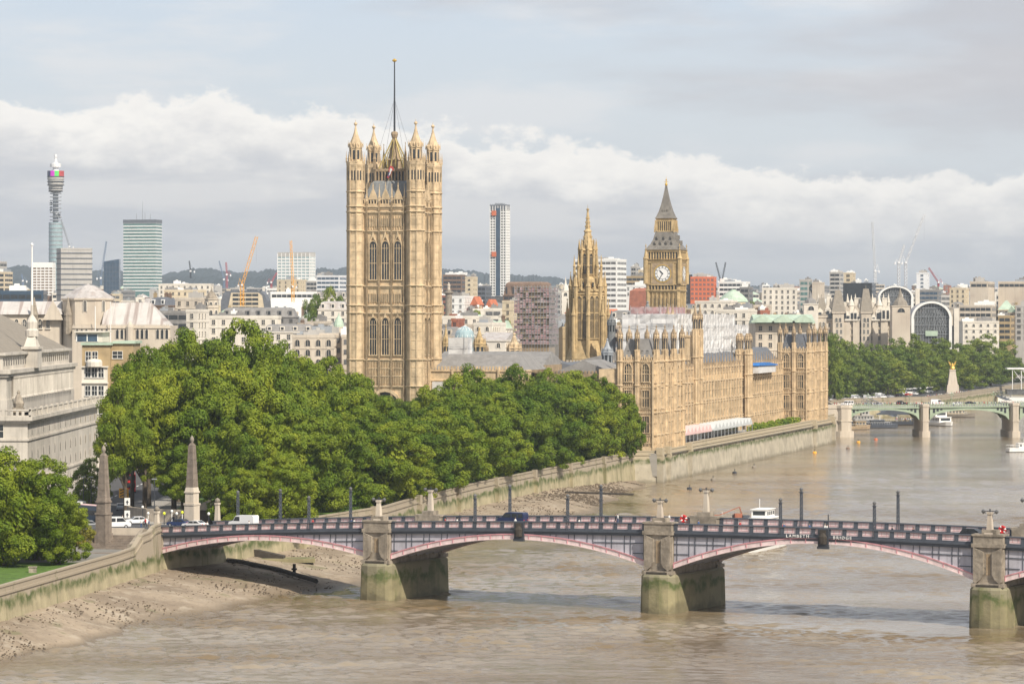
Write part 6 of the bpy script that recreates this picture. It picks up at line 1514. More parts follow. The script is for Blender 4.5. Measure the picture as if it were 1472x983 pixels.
    for s in PIERS:
        b = MB(); z = zt(s)
        for fy, sg in ((0, -1), (WB, 1)):
            f = lambda a, c: (fy+sg*c, fy+sg*a) if sg < 0 else (fy+a, fy+c)
            for (w, a, c, z0, z1) in ((2.5, -1.4, .95, 6.4, z-1.9), (2.75, -1.4, 1.3, z-1.9, z-1.3), (2.5, -1.4, 1.1, z-1.3, z-.1), (2.7, -1.4, 1.25, z-.1, z+.22), (1.2, -1.2, .7, z+.22, z+.9), (2.75, -1.4, 1.5, 6.4, 7.0)):
                y0, y1 = f(a, c); b.box(s-w, y0, z0, s+w, y1, z1)
            y0, y1 = f(.9, 1.4)        # tapering tongue and side lobes of the pier head
            for sx in (-1, 1): b.ext([(s+sx*2.4, z-1.9), (s+sx*.75, z-2.6), (s+sx*.75, 8.4), (s+sx*1.2, 7.6), (s+sx*2.0, 7.0), (s+sx*2.4, 7.3)][::sx], y0, y1)
            for q in (1.8, 1.0, -1.0): pass
            for j in range(5):
                zz = 7.4+j*(z-9.6)/5; yy0, yy1 = f(.93, .97); b.box(s-2.52, yy0, zz, s+2.52, yy1, zz+.04)
        b.box(s-2.4, 0, 6.4, s+2.4, WB, z-2.2)
        hd = T.part('pier_head', b, ['stone_grey'])
        b = MB(); b.box(s-.34, -1.0, 8.3, s+.34, -.94, z-2.9); b.box(s-1.9, -1.55, 6.35, s+1.9, -.9, 6.8, 1); T.part('niche', b, ['stone_dark', 'timber'], hd)
        b = MB(); pts = []; w = 3.1; L0, L1 = -2.4, WB+2.3
        ou = [(-w, L0+1.6), (-w*.75, L0+.5), (-w*.3, L0), (w*.3, L0), (w*.75, L0+.5), (w, L0+1.6), (w, L1-1.6), (w*.75, L1-.5), (w*.3, L1), (-w*.3, L1), (-w*.75, L1-.5), (-w, L1-1.6)]
        ob = [(x*1.05, y-(.25 if y < 5 else -.25)) for x, y in ou]
        b.add([(s+x, y, -3) for x, y in ob]+[(s+x, y, 6.0) for x, y in ou]+[(s+x*.93, y+(.25 if y < 5 else -.25), 6.4) for x, y in ou], [tuple(range(35, 23, -1))[::-1]]+[(k, (k+1) % 12, (k+1) % 12+12, k+12) for k in range(12)]+[(k+12, (k+1) % 12+12, (k+1) % 12+24, k+24) for k in range(12)])
        T.part('pier_base', b, ['pier_base'])
    for k, s in enumerate((73.3, 129.2)):
        b = MB(); z = zt(s); b.box(s-.9, -.75, z-3.3, s+.9, -.3, z-.2); b.box(s-1.0, -.9, z-3.4, s+1.0, -.4, z-3.0); b.lathe(s, -.8, [(.7, z-2.6), (.75, z-1.4), (.3, z-.8)], 8, None, 1, .5); b.box(s-.5, -.85, z-1.1, s+.5, -.6, z-.3, 1)
        T.part('crest_panel', b, ['iron', 'timber'])
bridge()
def lettering():
    br = [o for o in COL.objects if o.name == 'arched_road_bridge'][0]
    for wd, s0 in (('LAMBETH', 122.6), ('BRIDGE', 130.9)):
        cu = bpy.data.curves.new('lettering', 'FONT'); cu.body = wd; cu.size = .72; cu.extrude = .05; cu.space_character = 1.45
        o = bpy.data.objects.new('tmp', cu); COL.objects.link(o); dg = bpy.context.evaluated_depsgraph_get(); me = bpy.data.meshes.new_from_object(o.evaluated_get(dg)); bpy.data.objects.remove(o)
        me.materials.append(MT['white_paint']); me.name = 'lettering'; w = max(v.co.x for v in me.vertices)
        p = link('lettering', me, br, (s0, -.6, zt(s0+w/2)-1.72)); p.rotation_euler = (pi/2, 0, 0)
lettering()
def pillar_lamp(label, s, t, h, z0=None, cat='lamp pillar'):
    x, y = BP(s, t); z = (zt(s)+.2) if z0 is None else z0
    T = Thing('lamp_pillar', label, cat, x, y, z, BR, 'stone lamp pillars of the arched bridge')
    b = MB(); b.frus(-.75, -.75, .75, .75, z, -.6, -.6, .6, .6, z+.7); b.frus(-.45, -.45, .45, .45, z+.7, -.3, -.3, .3, .3, z+h-.3); b.box(-.42, -.42, z+h-.35, .42, .42, z+h); T.part('pillar', b, ['stone_pale'])
    if cat == 'lamp pillar':
        b = MB(); b.tube((-1.15, 0, z+h+.15), (1.15, 0, z+h+.15), .08); b.tube((0, 0, z+h), (0, 0, z+h+.5), .12)
        for q in (-1.1, -.4, .4, 1.1): b.tube((q, 0, z+h+.15), (q*.6, 0, z+h-.25), .05)
        T.part('arms', b, ['iron'])
        for q in (-1.1, 1.1): b = MB(); b.lathe(q, 0, [(.08, z+h-.3), (.3, z+h-.05), (.33, z+h+.15), (.1, z+h+.4)], 8); T.part('lantern', b, ['glass_grey'])
    else:
        b = MB(); b.lathe(0, 0, [(.3, z+h), (.5, z+h+.3), (.45, z+h+.6), (.1, z+h+.9)], 8); T.part('finial', b, ['stone_tile'])
for i, s in enumerate(PIERS[:3]):
    w = ('left', 'middle', 'right')[i]
    pillar_lamp(f'twin lantern stone pillar on the near side of the {w} bridge pier', s, 0, 3.5); pillar_lamp(f'twin lantern stone pillar on the far side of the {w} bridge pier', s, WB, 4.4)
pillar_lamp('plain pale stone pillar ending the near railing beside the stairs', -.9, 0, 4.6, 9.6, 'pillar'); pillar_lamp('plain pale stone pillar ending the far railing beside the right obelisk', -.5, WB+1, 4.6, 10.2, 'pillar')
def lattice(label, s, t, h):
    x, y = BP(s, t); z = zt(s)-.1; T = Thing('lattice_lamp_post', label, 'lamp post', x, y, z, BR, 'lattice lamp posts on the arched bridge')
    b = MB(); w = .19
    for sx in (-1, 1):
        for sy in (-1, 1): b.tube((sx*w, sy*w, z-1.3), (sx*w*.8, sy*w*.8, z+h), .06, 4)
    n = 6
    for i in range(n):
        a, c = z+h*i/n, z+h*(i+1)/n
        for sy in (-1, 1): b.tube((-w, sy*w, a), (w, sy*w, c), .05, 3); b.tube((w, sy*w, a), (-w, sy*w, c), .05, 3); b.tube((sy*w, -w, a), (sy*w, w, c), .05, 3)
    b.box(-.32, -.32, z-.1, .32, .32, z+.1); b.box(-.3, -.3, z+h, .3, .3, z+h+.12); T.part('lattice_post', b, ['bridge_dark'])
    b = MB(); b.lathe(0, 0, [(.14, z+h+.1), (.3, z+h+.5), (.32, z+h+.6), (.06, z+h+.85)], 6); T.part('lantern', b, ['glass_grey'])
def s_of(u, t):  # distance along the bridge that appears in photograph column u, for laying out posts
    lo, hi = -5, 230
    for _ in range(40):
        m = (lo+hi)/2; x, y = BP(m, t)
        if 736+F*x/y < u: lo = m
        else: hi = m
    return lo
for i, u in enumerate((444, 683, 816, 1122, 1257)): lattice(f'black lattice lamp post on the near railing, {ordn(i)} from the left', s_of(u, 0), 0, 3.9)
for i, u in enumerate((342, 403, 504, 733, 864, 1152, 1291)): lattice(f'black lattice lamp post on the far railing, {ordn(i)} from the left', s_of(u, WB), WB, 4.7)
for i, u in enumerate((615, 983, 1441)):
    s = s_of(u, WB-.5); x, y = BP(s, WB-.6); z = zt(s)-.3; b = MB(); b.tube((0, .12, 0), (0, -.12, 0), .66, 14); 
    b2 = Thing('lifebuoy', ('left', 'middle', 'right')[i]+'most of three round red lifebuoys on the far railing', 'lifebuoy', x, y, z, BR, 'lifebuoys on the arched bridge')
    n = 14; b = MB()
    for k in range(n):
        a0, a1 = 2*pi*k/n, 2*pi*(k+1)/n; b.tube((.5*cos(a0), 0, z+.5*sin(a0)), (.5*cos(a1), 0, z+.5*sin(a1)), .2, 6, 1 if k % 4 == 0 else 0)
    b2.part('ring', b, ['red', 'white_paint']); b = MB(); b.box(-.5, .1, z-.5, .5, .2, z+.5); b2.part('backboard', b, ['red'])
for k, (u, vb) in enumerate(((1190, 758),)):
    s = s_of(u, 0); x, y = BP(s, .2); b = MB(); b.tube((0, 0, zt(s)), (0, 0, zt(s)+2.2), .09, 6); solo('signal_post', b, ['iron'], 'thin dark post on the near railing at the middle of the longest arch', 'post', (x, y, 0))
# ------------------------------------------------------------ green bridge
def gbridge():
    Y0 = 1388; rz = radians(-.6); T = Thing('green_road_bridge', 'pale green iron arch bridge crowded with people at the far right', 'bridge', 137, Y0, 0, rz); Wd = 26
    zt2 = lambda s: 12.4+.9*min(1, s/75)-.00003*(s-75)**2
    P = [0.6, 30.5, 67.5, 104.5, 141.5, 178]
    def X(u): return WX(u, Y0)-137
    P = [X(1214), X(1329), X(1458), X(1590), X(1720)]
    for i in range(len(P)-1):
        s0, s1 = P[i]+2.2, P[i+1]-2.2; n = 22; L = s1-s0
        ar = lambda t: 6.9+4.2*sqrt(max(0, 1-(2*t-1)**2)) if i else 6.9+4.1*sqrt(max(0, 1-(2*t-1)**2))
        for fy in (0, Wd):
            b = MB(); d = MB(); g = MB()
            for k in range(n):
                a, c = s0+L*k/n, s0+L*(k+1)/n; za, zc = ar(k/n), ar((k+1)/n)
                b.ext([(a, za), (c, zc), (c, zc+.7), (a, za+.7)], fy-.5, fy+.4)
                d.ext([(a, min(za+.7, zt2(a)-1)), (c, min(zc+.7, zt2(c)-1)), (c, zt2(c)-.9), (a, zt2(a)-.9)], fy-.05, fy+.2)
                b.ext([(a, zt2(a)-.9), (c, zt2(c)-.9), (c, zt2(c)-.5), (a, zt2(a)-.5)], fy-.6, fy+.4)
                b.ext([(a, zt2(a)+.5), (c, zt2(c)+.5), (c, zt2(c)+.65), (a, zt2(a)+.65)], fy-.25, fy+.1)
            m = 30
            for k in range(m): x = s0+L*(k+.5)/m; b.box(x-.3, fy-.2, zt2(x)-.5, x+.1, fy+.05, zt2(x)+.5)
            for k in (0, 1, 2, n*1//6): 
                for s_, q in ((s0, 1), (s1, -1)): 
                    xx = s_+q*(1.6+k*1.5); zz = ar((xx-s0)/L)+.9
                    if k < 3 and zt2(xx)-1-zz > .4: g.ext([(xx-.45, zz+.2), (xx+.45, zz+.2), (xx+.45, zt2(xx)-1.2), (xx-.45, zt2(xx)-1.2)], fy-.1, fy-.04)
            T.part('arch_and_railing', b, ['bridge_green']); sp = T.part('spandrel', d, ['bridge_green']); T.part('spandrel_openings', g, ['glass_dark'], sp)
        for fy in (4, 9, 14, 19, 23):
            b = MB()
            for k in range(n): a, c = s0+L*k/n, s0+L*(k+1)/n; za, zc = ar(k/n), ar((k+1)/n); b.ext([(a, za+.1), (c, zc+.1), (c, zc+.7), (a, za+.7)], fy-.2, fy+.2)
            T.part('inner_rib', b, ['bridge_green'])
    b = MB(); b.ext([(-12, 11.4), (P[-1], 11.4), (P[-1], zt2(75)-.45), (70, zt2(75)-.45), (0, zt2(0)-.45), (-12, zt2(0)-.45)], .4, Wd-.2); T.part('deck', b, ['paving'])
    for i, s in enumerate(P):
        b = MB(); w = 1.65 if i else 2.8
        ou = [(-w, -.5), (-w*.5, -1.8), (w*.5, -1.8), (w, -.5), (w, Wd+.5), (w*.5, Wd+1.8), (-w*.5, Wd+1.8), (-w, Wd+.5)]
        b.prism([(s+x, y) for x, y in ou], 2.2, zt2(s)-.4); b.prism([(s+x*1.35, y*1.02-.3) for x, y in ou], -3, 2.4); b.prism([(s+x*1.15, y*1.01-.2) for x, y in ou], zt2(s)-.4, zt2(s)+.7); b.prism([(s+x*1.15, y*1.01-.1) for x, y in ou], 6.3, 6.9)
        T.part('pier', b, ['stone_pale'])
    b = MB(); b.box(-12, -.5, -3, P[0]-2, Wd, 11.6); b.box(-12, -.7, 11.6, P[0]-2, -.3, 13.2); T.part('abutment', b, ['stone_pale'])
    for i in range(10):
        s = 8+i*17; z = zt2(s)+.6; b = MB(); b.tube((s, 0, z), (s, 0, z+4), .1, 5); b.lathe(s, 0, [(.15, z+4), (.35, z+4.4), (.1, z+4.9)], 6); 
        for q in (-.7, .7): b.tube((s, 0, z+3.4), (s+q, 0, z+3.5), .06, 3); b.lathe(s+q, 0, [(.1, z+3.4), (.28, z+3.8), (.08, z+4.1)], 6)
        tag(link('street_lamp', b.mesh('street_lamp', ['bridge_green']), None, (137, Y0, 0), rz), 'triple headed green street lamp on the green bridge, '+ordn(i)+' from the left', 'street lamp', 'lamps on the green bridge')
    return zt2
zt2 = gbridge()
# ------------------------------------------------------------ vehicles
def car(kind, paint):
    b = MB(); g = MB(); T = []
    if kind == 'van': L, Wc, prof, wins = 5.4, 1.95, [(-2.7, .35), (2.6, .35), (2.7, .8), (2.5, 1.15), (1.7, 1.3), (1.15, 2.15), (.9, 2.3), (-2.5, 2.35), (-2.7, 2.1)], [[(1.6, 1.32), (1.1, 2.08), (.25, 2.08), (.25, 1.3)]]
    elif kind == 'minibus': L, Wc, prof, wins = 5.2, 1.95, [(-2.6, .35), (2.5, .35), (2.6, .8), (2.4, 1.1), (1.7, 1.25), (1.1, 1.95), (.8, 2.1), (-2.4, 2.1), (-2.6, 1.8)], [[(1.6, 1.25), (1.05, 1.9), (-.1, 1.9), (-.1, 1.22)], [(-.3, 1.22), (-.3, 1.9), (-1.3, 1.9), (-1.3, 1.22)], [(-1.5, 1.22), (-1.5, 1.9), (-2.35, 1.9), (-2.4, 1.22)]]
    elif kind == 'cab': L, Wc, prof, wins = 4.6, 1.8, [(-2.3, .3), (2.2, .3), (2.3, .75), (2.15, 1.02), (1.1, 1.1), (.55, 1.72), (.2, 1.82), (-1.3, 1.82), (-1.9, 1.5), (-2.25, .95)], [[(1.0, 1.1), (.5, 1.66), (-.25, 1.7), (-.25, 1.08)], [(-.4, 1.08), (-.4, 1.7), (-1.2, 1.7), (-1.7, 1.4), (-1.8, 1.08)]]
    else: L, Wc, prof, wins = 4.4, 1.78, [(-2.2, .3), (2.1, .3), (2.2, .6), (2.0, .85), (1.0, .98), (.35, 1.42), (-1.1, 1.45), (-1.9, 1.02), (-2.2, .9)], [[(.95, .98), (.32, 1.36), (-.3, 1.38), (-.3, .96)], [(-.42, .96), (-.42, 1.38), (-1.05, 1.38), (-1.6, 1.02)]]
    h = Wc/2; n = len(prof); b.ext(prof, -h, h); 
    wm = MB()
    for w in wins: w = w[::-1]; wm.ext(w, -h-.02, -h+.02); wm.ext(w, h-.02, h+.02)
    # windscreen and rear glass
    f = [p for p in prof if p[1] > .9]
    def glass(p, q):
        dx, dz = q[0]-p[0], q[1]-p[1]; l = hypot(dx, dz); nx, nz = dz/l*.03, -dx/l*.03
        a = (p[0]+dx*.12+nx, p[1]+dz*.12+nz); c = (p[0]+dx*.88+nx, p[1]+dz*.88+nz)
        wm.add([(a[0], -h*.85, a[1]), (a[0], h*.85, a[1]), (c[0], h*.8, c[1]), (c[0], -h*.8, c[1])], [(0, 1, 2, 3)])
    for i in range(n-1):
        p, q = prof[i], prof[i+1]
        if p[1] > .85 and q[1]-p[1] > .3: glass(p, q)
        if q[1] > .7 and p[1]-q[1] > .35: glass(p, q)
    wh = MB(); wh.tube((0, -.1, 0), (0, .1, 0), .33, 12); hub = MB(); hub.tube((0, -.12, 0), (0, .12, 0), .19, 10)
    li = MB(); li.box(-.04, -.16, -.07, .04, .16, .07)
    return dict(body=b.mesh('car_body', [paint]), glass=wm.mesh('car_glass', ['glass_dark']), wheel=wh.mesh('car_wheel', ['rubber']), rim=hub.mesh('car_rim', ['car_silver']), light=li.mesh('headlight', ['glass_pale']), tail=li.mesh('tail_light', ['red']), h=h, L=L)
KC = {}
def putcar(kind, paint, label, x, y, z, rz, group=None, cat=None):
    k = (kind, paint)
    if k not in KC: KC[k] = car(*k)
    c = KC[k]; T = Thing(kind if kind != 'car' else 'parked_car', label, cat or {'car': 'car', 'cab': 'taxi', 'van': 'van', 'minibus': 'van'}[kind], x, y, z, rz, group)
    T.r.name = {'car': 'car', 'cab': 'black_cab', 'van': 'delivery_van', 'minibus': 'minibus'}[kind]
    link('body', c['body'], T.r); link('window', c['glass'], T.r)
    for sx in (-.31, .31):
        for sy in (-1, 1):
            w = link('wheel', c['wheel'], T.r, (sx*c['L'], sy*(c['h']-.06), .33)); link('rim', c['rim'], w, (0, sy*.02, 0))
    for sy in (-1, 1): link('headlight', c['light'], T.r, (c['L']/2-.08, sy*(c['h']-.3), .68)); link('tail_light', c['tail'], T.r, (-c['L']/2+.03, sy*(c['h']-.3), .8))
def oncar(kind, paint, label, u, t, rev=False):
    s = s_of(u, t); x, y = BP(s, t); putcar(kind, paint, label, x, y, zt(s)-1.26, BR+(pi if rev else 0), 'vehicles on the arched bridge')
oncar('minibus', 'navy', 'dark navy people carrier crossing above the second arch', 737, 13, True)
oncar('cab', 'car_black', 'black taxi near the right end of the arched bridge', 1391, 5.2, True)
oncar('van', 'car_white', 'white panel van on the bridge beside the right obelisk', 350, 12.5, True)
def street(label, kind, paint, u, v, rz, zc=8.14):
    Y = (HC-zc)*F/(v-HR); x = WX(u, Y); putcar(kind, paint, label, x, Y, gz(x, Y)+.14, rz, 'traffic at the bridge head')
street('white saloon car waiting at the junction between the two obelisks', 'car', 'car_white', 196, 758, pi+.3, 9.6)
street('dark blue car just left of the right obelisk', 'car', 'car_blue', 257, 759, pi+BR, 9.9)
street('low white car partly hidden at the foot of the right obelisk', 'car', 'car_white', 279, 760, pi+BR, 9.9)
street('white van with dark rear just right of the left obelisk', 'minibus', 'car_white', 168, 766, .2, 9.3)
street('dark car behind the white van right of the left obelisk', 'car', 'car_black', 163, 755, .2, 9)
street('silver hatchback driving down the road under the traffic sign', 'car', 'car_silver', 174, 732, -pi/2+.1, 8.3)
street('black car far down the tree lined road', 'car', 'car_black', 183, 712, -pi/2, 8.2)
street('small red car at the left by the ambulance', 'car', 'red', 91, 739, .2, 8.3)
street('silver car on the road in front of the pink and blue coach', 'car', 'car_silver', 130, 757, .1, 8.6)
def boxtruck():
    Y = 41.2*F/(742-HR); x = WX(112, Y); T = Thing('ambulance', 'white ambulance with yellow checks at the left of the junction', 'ambulance', x, Y, 8.2, -.35, 'traffic at the bridge head')
    b = MB(); b.box(-3, -1.1, 8.7, 1.3, 1.1, 11.5); b.ext([(1.3, 8.7), (3, 8.7), (3, 9.7), (2.3, 10.9), (1.3, 11)], -1.05, 1.05); T.part('body', b, ['white_paint'])
    b = MB(); 
    for i in range(6):
        for j in range(2):
            if (i+j) % 2: b.box(-2.9+i*.7, -1.13, 9.2+j*.5, -2.2+i*.7, -1.1, 9.7+j*.5)
    b.box(-3.03, -1, 9, -3, 1, 10.4); T.part('yellow_checks', b, ['yellow'])
    b = MB(); b.box(-3, -1.14, 8.85, 2.9, -1.1, 9.15); T.part('red_stripe', b, ['red'])
    for sx in (-2, 2):
        for sy in (-1, 1): b = MB(); b.tube((sx, sy*.95, 8.62), (sx, sy*1.1, 8.62), .42, 12); T.part('wheel', b, ['rubber'])
    b = MB(); b.box(1.5, -1.08, 9.8, 2.2, -1.04, 10.6); b.box(2.45, -.9, 9.9, 2.75, .9, 10.5); T.part('window', b, ['glass_dark'])
    def bus(label, u, v, rz, z0, paint, dbl, name, m2=None, H=None):
        Y = (HC-z0)*F/(v-HR); x = WX(u, Y); T = Thing(name, label, 'bus' if dbl else 'coach', x, Y, z0, rz, 'traffic at the bridge head'); h = 4.4 if dbl else 3.3
        b = MB(); b.box(-5, -1.25, z0+.4, 5, 1.25, z0+h); T.part('body', b, [paint])
        for zz in ((1.3, 3.0) if dbl else (1.5,)):
            b = MB(); b.box(-4.8, -1.28, z0+zz, 4.6, 1.28, z0+zz+.95); b.box(-5.03, -1.1, z0+zz, 5.03, 1.1, z0+zz+1.1); T.part('window', b, ['glass_dark'])
        if m2: b = MB(); b.box(-4.9, -1.2, z0+h, 4.9, 1.2, z0+h+.12); T.part('roof', b, [m2])
        for sx in (-3.2, 3.2):
            for sy in (-1, 1): b = MB(); b.tube((sx, sy*1.05, z0+.5), (sx, sy*1.27, z0+.5), .5, 12); T.part('wheel', b, ['rubber'])
    bus('red double decker bus under the trees at the end of the road', 187, 707, pi/2+.12, 8.14, 'red', True, 'double_decker_bus')
    bus('blue and pink coach just left of the left obelisk', 133, 750, -.9, 8.3, 'glass_blue', False, 'coach', 'marquee_pink')
boxtruck()
# vehicles on the green bridge and the far embankment
r = random.Random(31)
for i, (u, kind, p, lb) in enumerate(((1218, 'minibus', 'car_white', 'white van at the left end of the green bridge'), (1350, 'van', 'car_white', 'large white van above the left pier arch of the green bridge'), (1375, 'car', 'car_white', 'white car right of the large white van on the green bridge'), (1398, 'car', 'car_black', 'dark car at the right on the green bridge'), (1262, 'car', 'car_silver', 'silver car over the first arch of the green bridge'), (1298, 'cab', 'car_black', 'black taxi over the first arch of the green bridge'))):
    x = WX(u, 1398); putcar(kind, p, lb, x, 1398+(i % 2)*6, 12.3+.5+.4*min(1, (x-137)/75)-.35, 0 if i % 2 else pi, 'traffic on the green bridge')
EB = [(WX(u, Y), Y) for u, Y in ((1195, 1640), (1206, 1650), (1215, 1655), (1224, 1660), (1236, 1672), (1247, 1680), (1256, 1690), (1268, 1700), (1280, 1715), (1293, 1735), (1306, 1755), (1316, 1775), (1327, 1790), (1230, 1690), (1264, 1720), (1300, 1772))]
for i, (x, y) in enumerate(EB):
    kind, p = r.choice((('car', 'car_white'), ('minibus', 'car_white'), ('van', 'car_white'), ('cab', 'car_black'), ('car', 'red'), ('car', 'car_silver')))
    nm = {'car_white': 'white', 'car_black': 'black', 'red': 'red', 'car_silver': 'silver'}[p]
    putcar(kind, p, f'{nm} {dict(car="car", minibus="minibus", van="van", cab="taxi")[kind]}, {ordn(i)} vehicle along the far embankment road', x, y, 8.14, .9+r.uniform(-.1, .1), 'traffic on the far embankment')
for i, (u, Y) in enumerate(((1318, 1782), (1303, 1765), (1333, 1800))):
    x = WX(u, Y); T = Thing('tour_coach', ('white', 'cream', 'pale')[i]+' tour coach parked under the far embankment trees, '+('middle', 'left', 'right')[i]+' of three', 'coach', x, Y+8, 8.14, .85, 'coaches on the far embankment')
    b = MB(); b.box(-5.5, -1.25, 8.5, 5.5, 1.25, 11.6); T.part('body', b, ['white_paint']); b = MB(); b.box(-5.3, -1.28, 9.9, 5.3, 1.28, 11); b.box(-5.53, -1.1, 9.6, 5.53, 1.1, 11.1); T.part('window', b, ['glass_dark'])
    for sx in (-3.4, 3.4):
        for sy in (-1, 1): b = MB(); b.tube((sx, sy*1.0, 8.64), (sx, sy*1.27, 8.64), .5, 10); T.part('wheel', b, ['rubber'])
# ------------------------------------------------------------ boats
def boat(name, label, x, y, rz, L, Wd, hull, decks, cabm='white_paint', group=None, clutter=0):
    T = Thing(name, label, 'boat', x, y, 0, rz, group); n = 10; b = MB(); hw = Wd/2
    P = [(-L/2, .82), (-L*.42, .95), (-L*.2, 1), (L*.15, 1), (L*.32, .86), (L*.43, .5), (L*.5, .04)]
    vs = []
    for z, f, sh in ((-.6, .7, -.3), (.2, .92, 0), (1.5, 1, .35)):
        vs.append([(px+(sh if i > 3 else 0), hw*w*f, z+(.5 if i > 4 and z > 1 else 0)) for i, (px, w) in enumerate(P)])
    m = len(P)
    for ring in vs: 
        for p in ring: b.v.append(p)
        for p in ring[::-1]: b.v.append((p[0], -p[1], p[2]))
    R = 2*m
    for j in range(2):
        for k in range(R): b.f.append((j*R+k, j*R+(k+1) % R, (j+1)*R+(k+1) % R, (j+1)*R+k)[::-1]); b.m.append(j if j else 0)
    b.f.append(tuple(range(2*R, 3*R))[::-1]); b.m.append(1)
    T.part('hull', b, hull)
    z = 1.5
    for (a, c, w, h) in decks:
        d = MB(); d.box(a*L, -w*hw, z, c*L, w*hw, z+h); d.box(a*L-.3, -w*hw-.2, z+h, c*L+.3, w*hw+.2, z+h+.15); dk = T.part('cabin', d, [cabm])
        g = MB(); q = int((c-a)*L/1.5)
        for i in range(q):
            xx = a*L+.3+i*((c-a)*L-.4)/q
            for s_ in (-1, 1): g.box(xx, min(s_*w*hw, s_*(w*hw+.03)), z+h*.35, xx+.95, max(s_*w*hw, s_*(w*hw+.03)), z+h*.8)
        g.box(c*L, -w*hw*.8, z+h*.35, c*L+.03, w*hw*.8, z+h*.85); T.part('window', g, ['glass_dark'], dk); z += h+.15
    b = MB()
    for s_ in (-1, 1):
        b.tube((-L*.48, s_*hw*.9, 2.5), (L*.3, s_*hw*.9, 2.5), .05, 3)
        for i in range(12): xx = -L*.48+i*L*.78/11; b.tube((xx, s_*hw*.9, 1.5), (xx, s_*hw*.9, 2.5), .04, 3)
    b.tube((0, 0, z), (0, 0, z+2.2), .08, 4); T.part('railing', b, ['steel_white'])
    return T
def wxy(u, v): Y = HC*F/(v-HR); return WX(u, Y), Y
x, y = WX(1099, 752), 752
boat('passenger_boat', 'tall white cabin boat moored behind the longest bridge arch', WX(1092, 722), 722, -pi/2-.35, 26, 6.0, ['white_paint', 'white_paint'], [(-.42, .3, .8, 2.5), (-.34, .12, .7, 2.4), (-.22, .02, .55, 1.7)], group='boats behind the arched bridge')
T = boat('work_barge', 'rusty work barge with cabin and gear moored left of the white cabin boat', WX(1038, 748), 748, pi+.25, 15, 6.5, ['car_black', 'stone_grey'], [(.28, .42, .6, 2.6)], group='boats behind the arched bridge')
r = random.Random(9)
for i in range(16):
    b = MB(); a = r.uniform(-6.5, 4); c = r.uniform(-2.4, 2.0); q = r.uniform(.4, 1.2); b.box(a, c, 1.5, a+q*1.5, c+q, 1.5+q*r.uniform(2, 4.4)); T.part('deck_gear', b, [r.choice(['brick_red', 'steel', 'bridge_dark', 'white_paint', 'orange_panel'])])
b = MB(); b.tube((-6, 0, 1.5), (-4, 0, 7.5), .15); b.tube((-4, 0, 7.5), (2, 1, 5.5), .12); T.part('derrick', b, ['brick_red'])
boat('tug_boat', 'grey tug boat moored under the first green bridge arch', WX(1243, 1560), 1560, .2, 18, 6, ['iron', 'bridge_dark'], [(-.3, .2, .7, 2.2), (-.1, .1, .5, 2)], 'concrete', group='boats beyond the green bridge')
T = boat('pier_pontoon', 'floating pier crowded with people under a dark canopy beyond the green bridge', WX(1301, 1545), 1545, 0, 36, 10, ['iron', 'bridge_dark'], [], group='boats beyond the green bridge')
b = MB(); b.ext([(-13, 4.6), (13, 4.6), (8, 7), (-8, 7)], -4, 4); T.part('canopy', b, ['bridge_dark'])
for sx in (-12, -4, 4, 12):
    for sy in (-3.5, 3.5): b = MB(); b.tube((sx, sy, 1.5), (sx, sy, 4.6), .12); T.part('canopy_post', b, ['steel_white'])
boat('moored_barge', 'dark moored barge under the first green bridge arch, right of the tug', WX(1266, 1500), 1500, .1, 15, 4.6, ['iron', 'bridge_dark'], [(-.3, .1, .7, 1.8)], 'bridge_dark', group='boats beyond the green bridge')
boat('moored_barge', 'dark barge moored close behind the leftmost pier of the green bridge', WX(1232, 1480), 1480, .3, 12, 4.4, ['iron', 'stone_soot'], [(-.1, .3, .7, 2)], 'cloth_tan', group='boats beyond the green bridge')
boat('passenger_boat', 'white two deck river boat beside the green bridge pier', WX(1347, 1535), 1535, -1.2, 26, 7.5, ['car_black', 'white_paint'], [(-.4, .3, .8, 2.3), (-.35, .15, .75, 2.1)], group='boats beyond the green bridge')
boat('passenger_boat', 'tan low river boat right of the white two deck one', WX(1369, 1660), 1660, -.3, 22, 6, ['iron', 'stone_tile'], [(-.35, .25, .75, 1.9)], 'cream', group='boats beyond the green bridge')
boat('passenger_boat', 'white motor boat cut by the right edge of the picture', WX(1472, 1238), 1238, .3, 13, 4, ['iron', 'white_paint'], [(-.2, .2, .6, 1.6)])
for i, (u, v, m) in enumerate(((1234, 636, 'crane_yellow'), (1219, 645, 'brick_brown'), (1171, 651, 'crane_yellow'), (1259, 632, 'orange_panel'), (1025, 690, 'stone_tile'), (991, 703, 'iron'), (1148, 640, 'brick_brown'), (1084, 672, 'stone_tile'), (1056, 680, 'iron'))):
    x, y = wxy(u, v); T = Thing('mooring_buoy', ordn(i)+' small drum buoy, '+{'crane_yellow': 'yellow', 'brick_brown': 'brown', 'orange_panel': 'orange', 'stone_tile': 'grey brown', 'iron': 'black'}[m]+', floating in the river'+(' near the green bridge' if u > 1200 else ' off the palace wall'), 'buoy', x, y, 0, 0, 'buoys in the river')
    b = MB(); b.lathe(0, 0, [(.6, -.4), (.75, 0), (.75, .35), (.45, .6)], 10); T.part('drum', b, [m]); b = MB(); b.tube((0, 0, .5), (0, 0, 1.1), .08, 5); b.lathe(0, 0, [(.08, 1.0), (.2, 1.15), (.05, 1.35)], 6); T.part('top_mark', b, ['iron'])
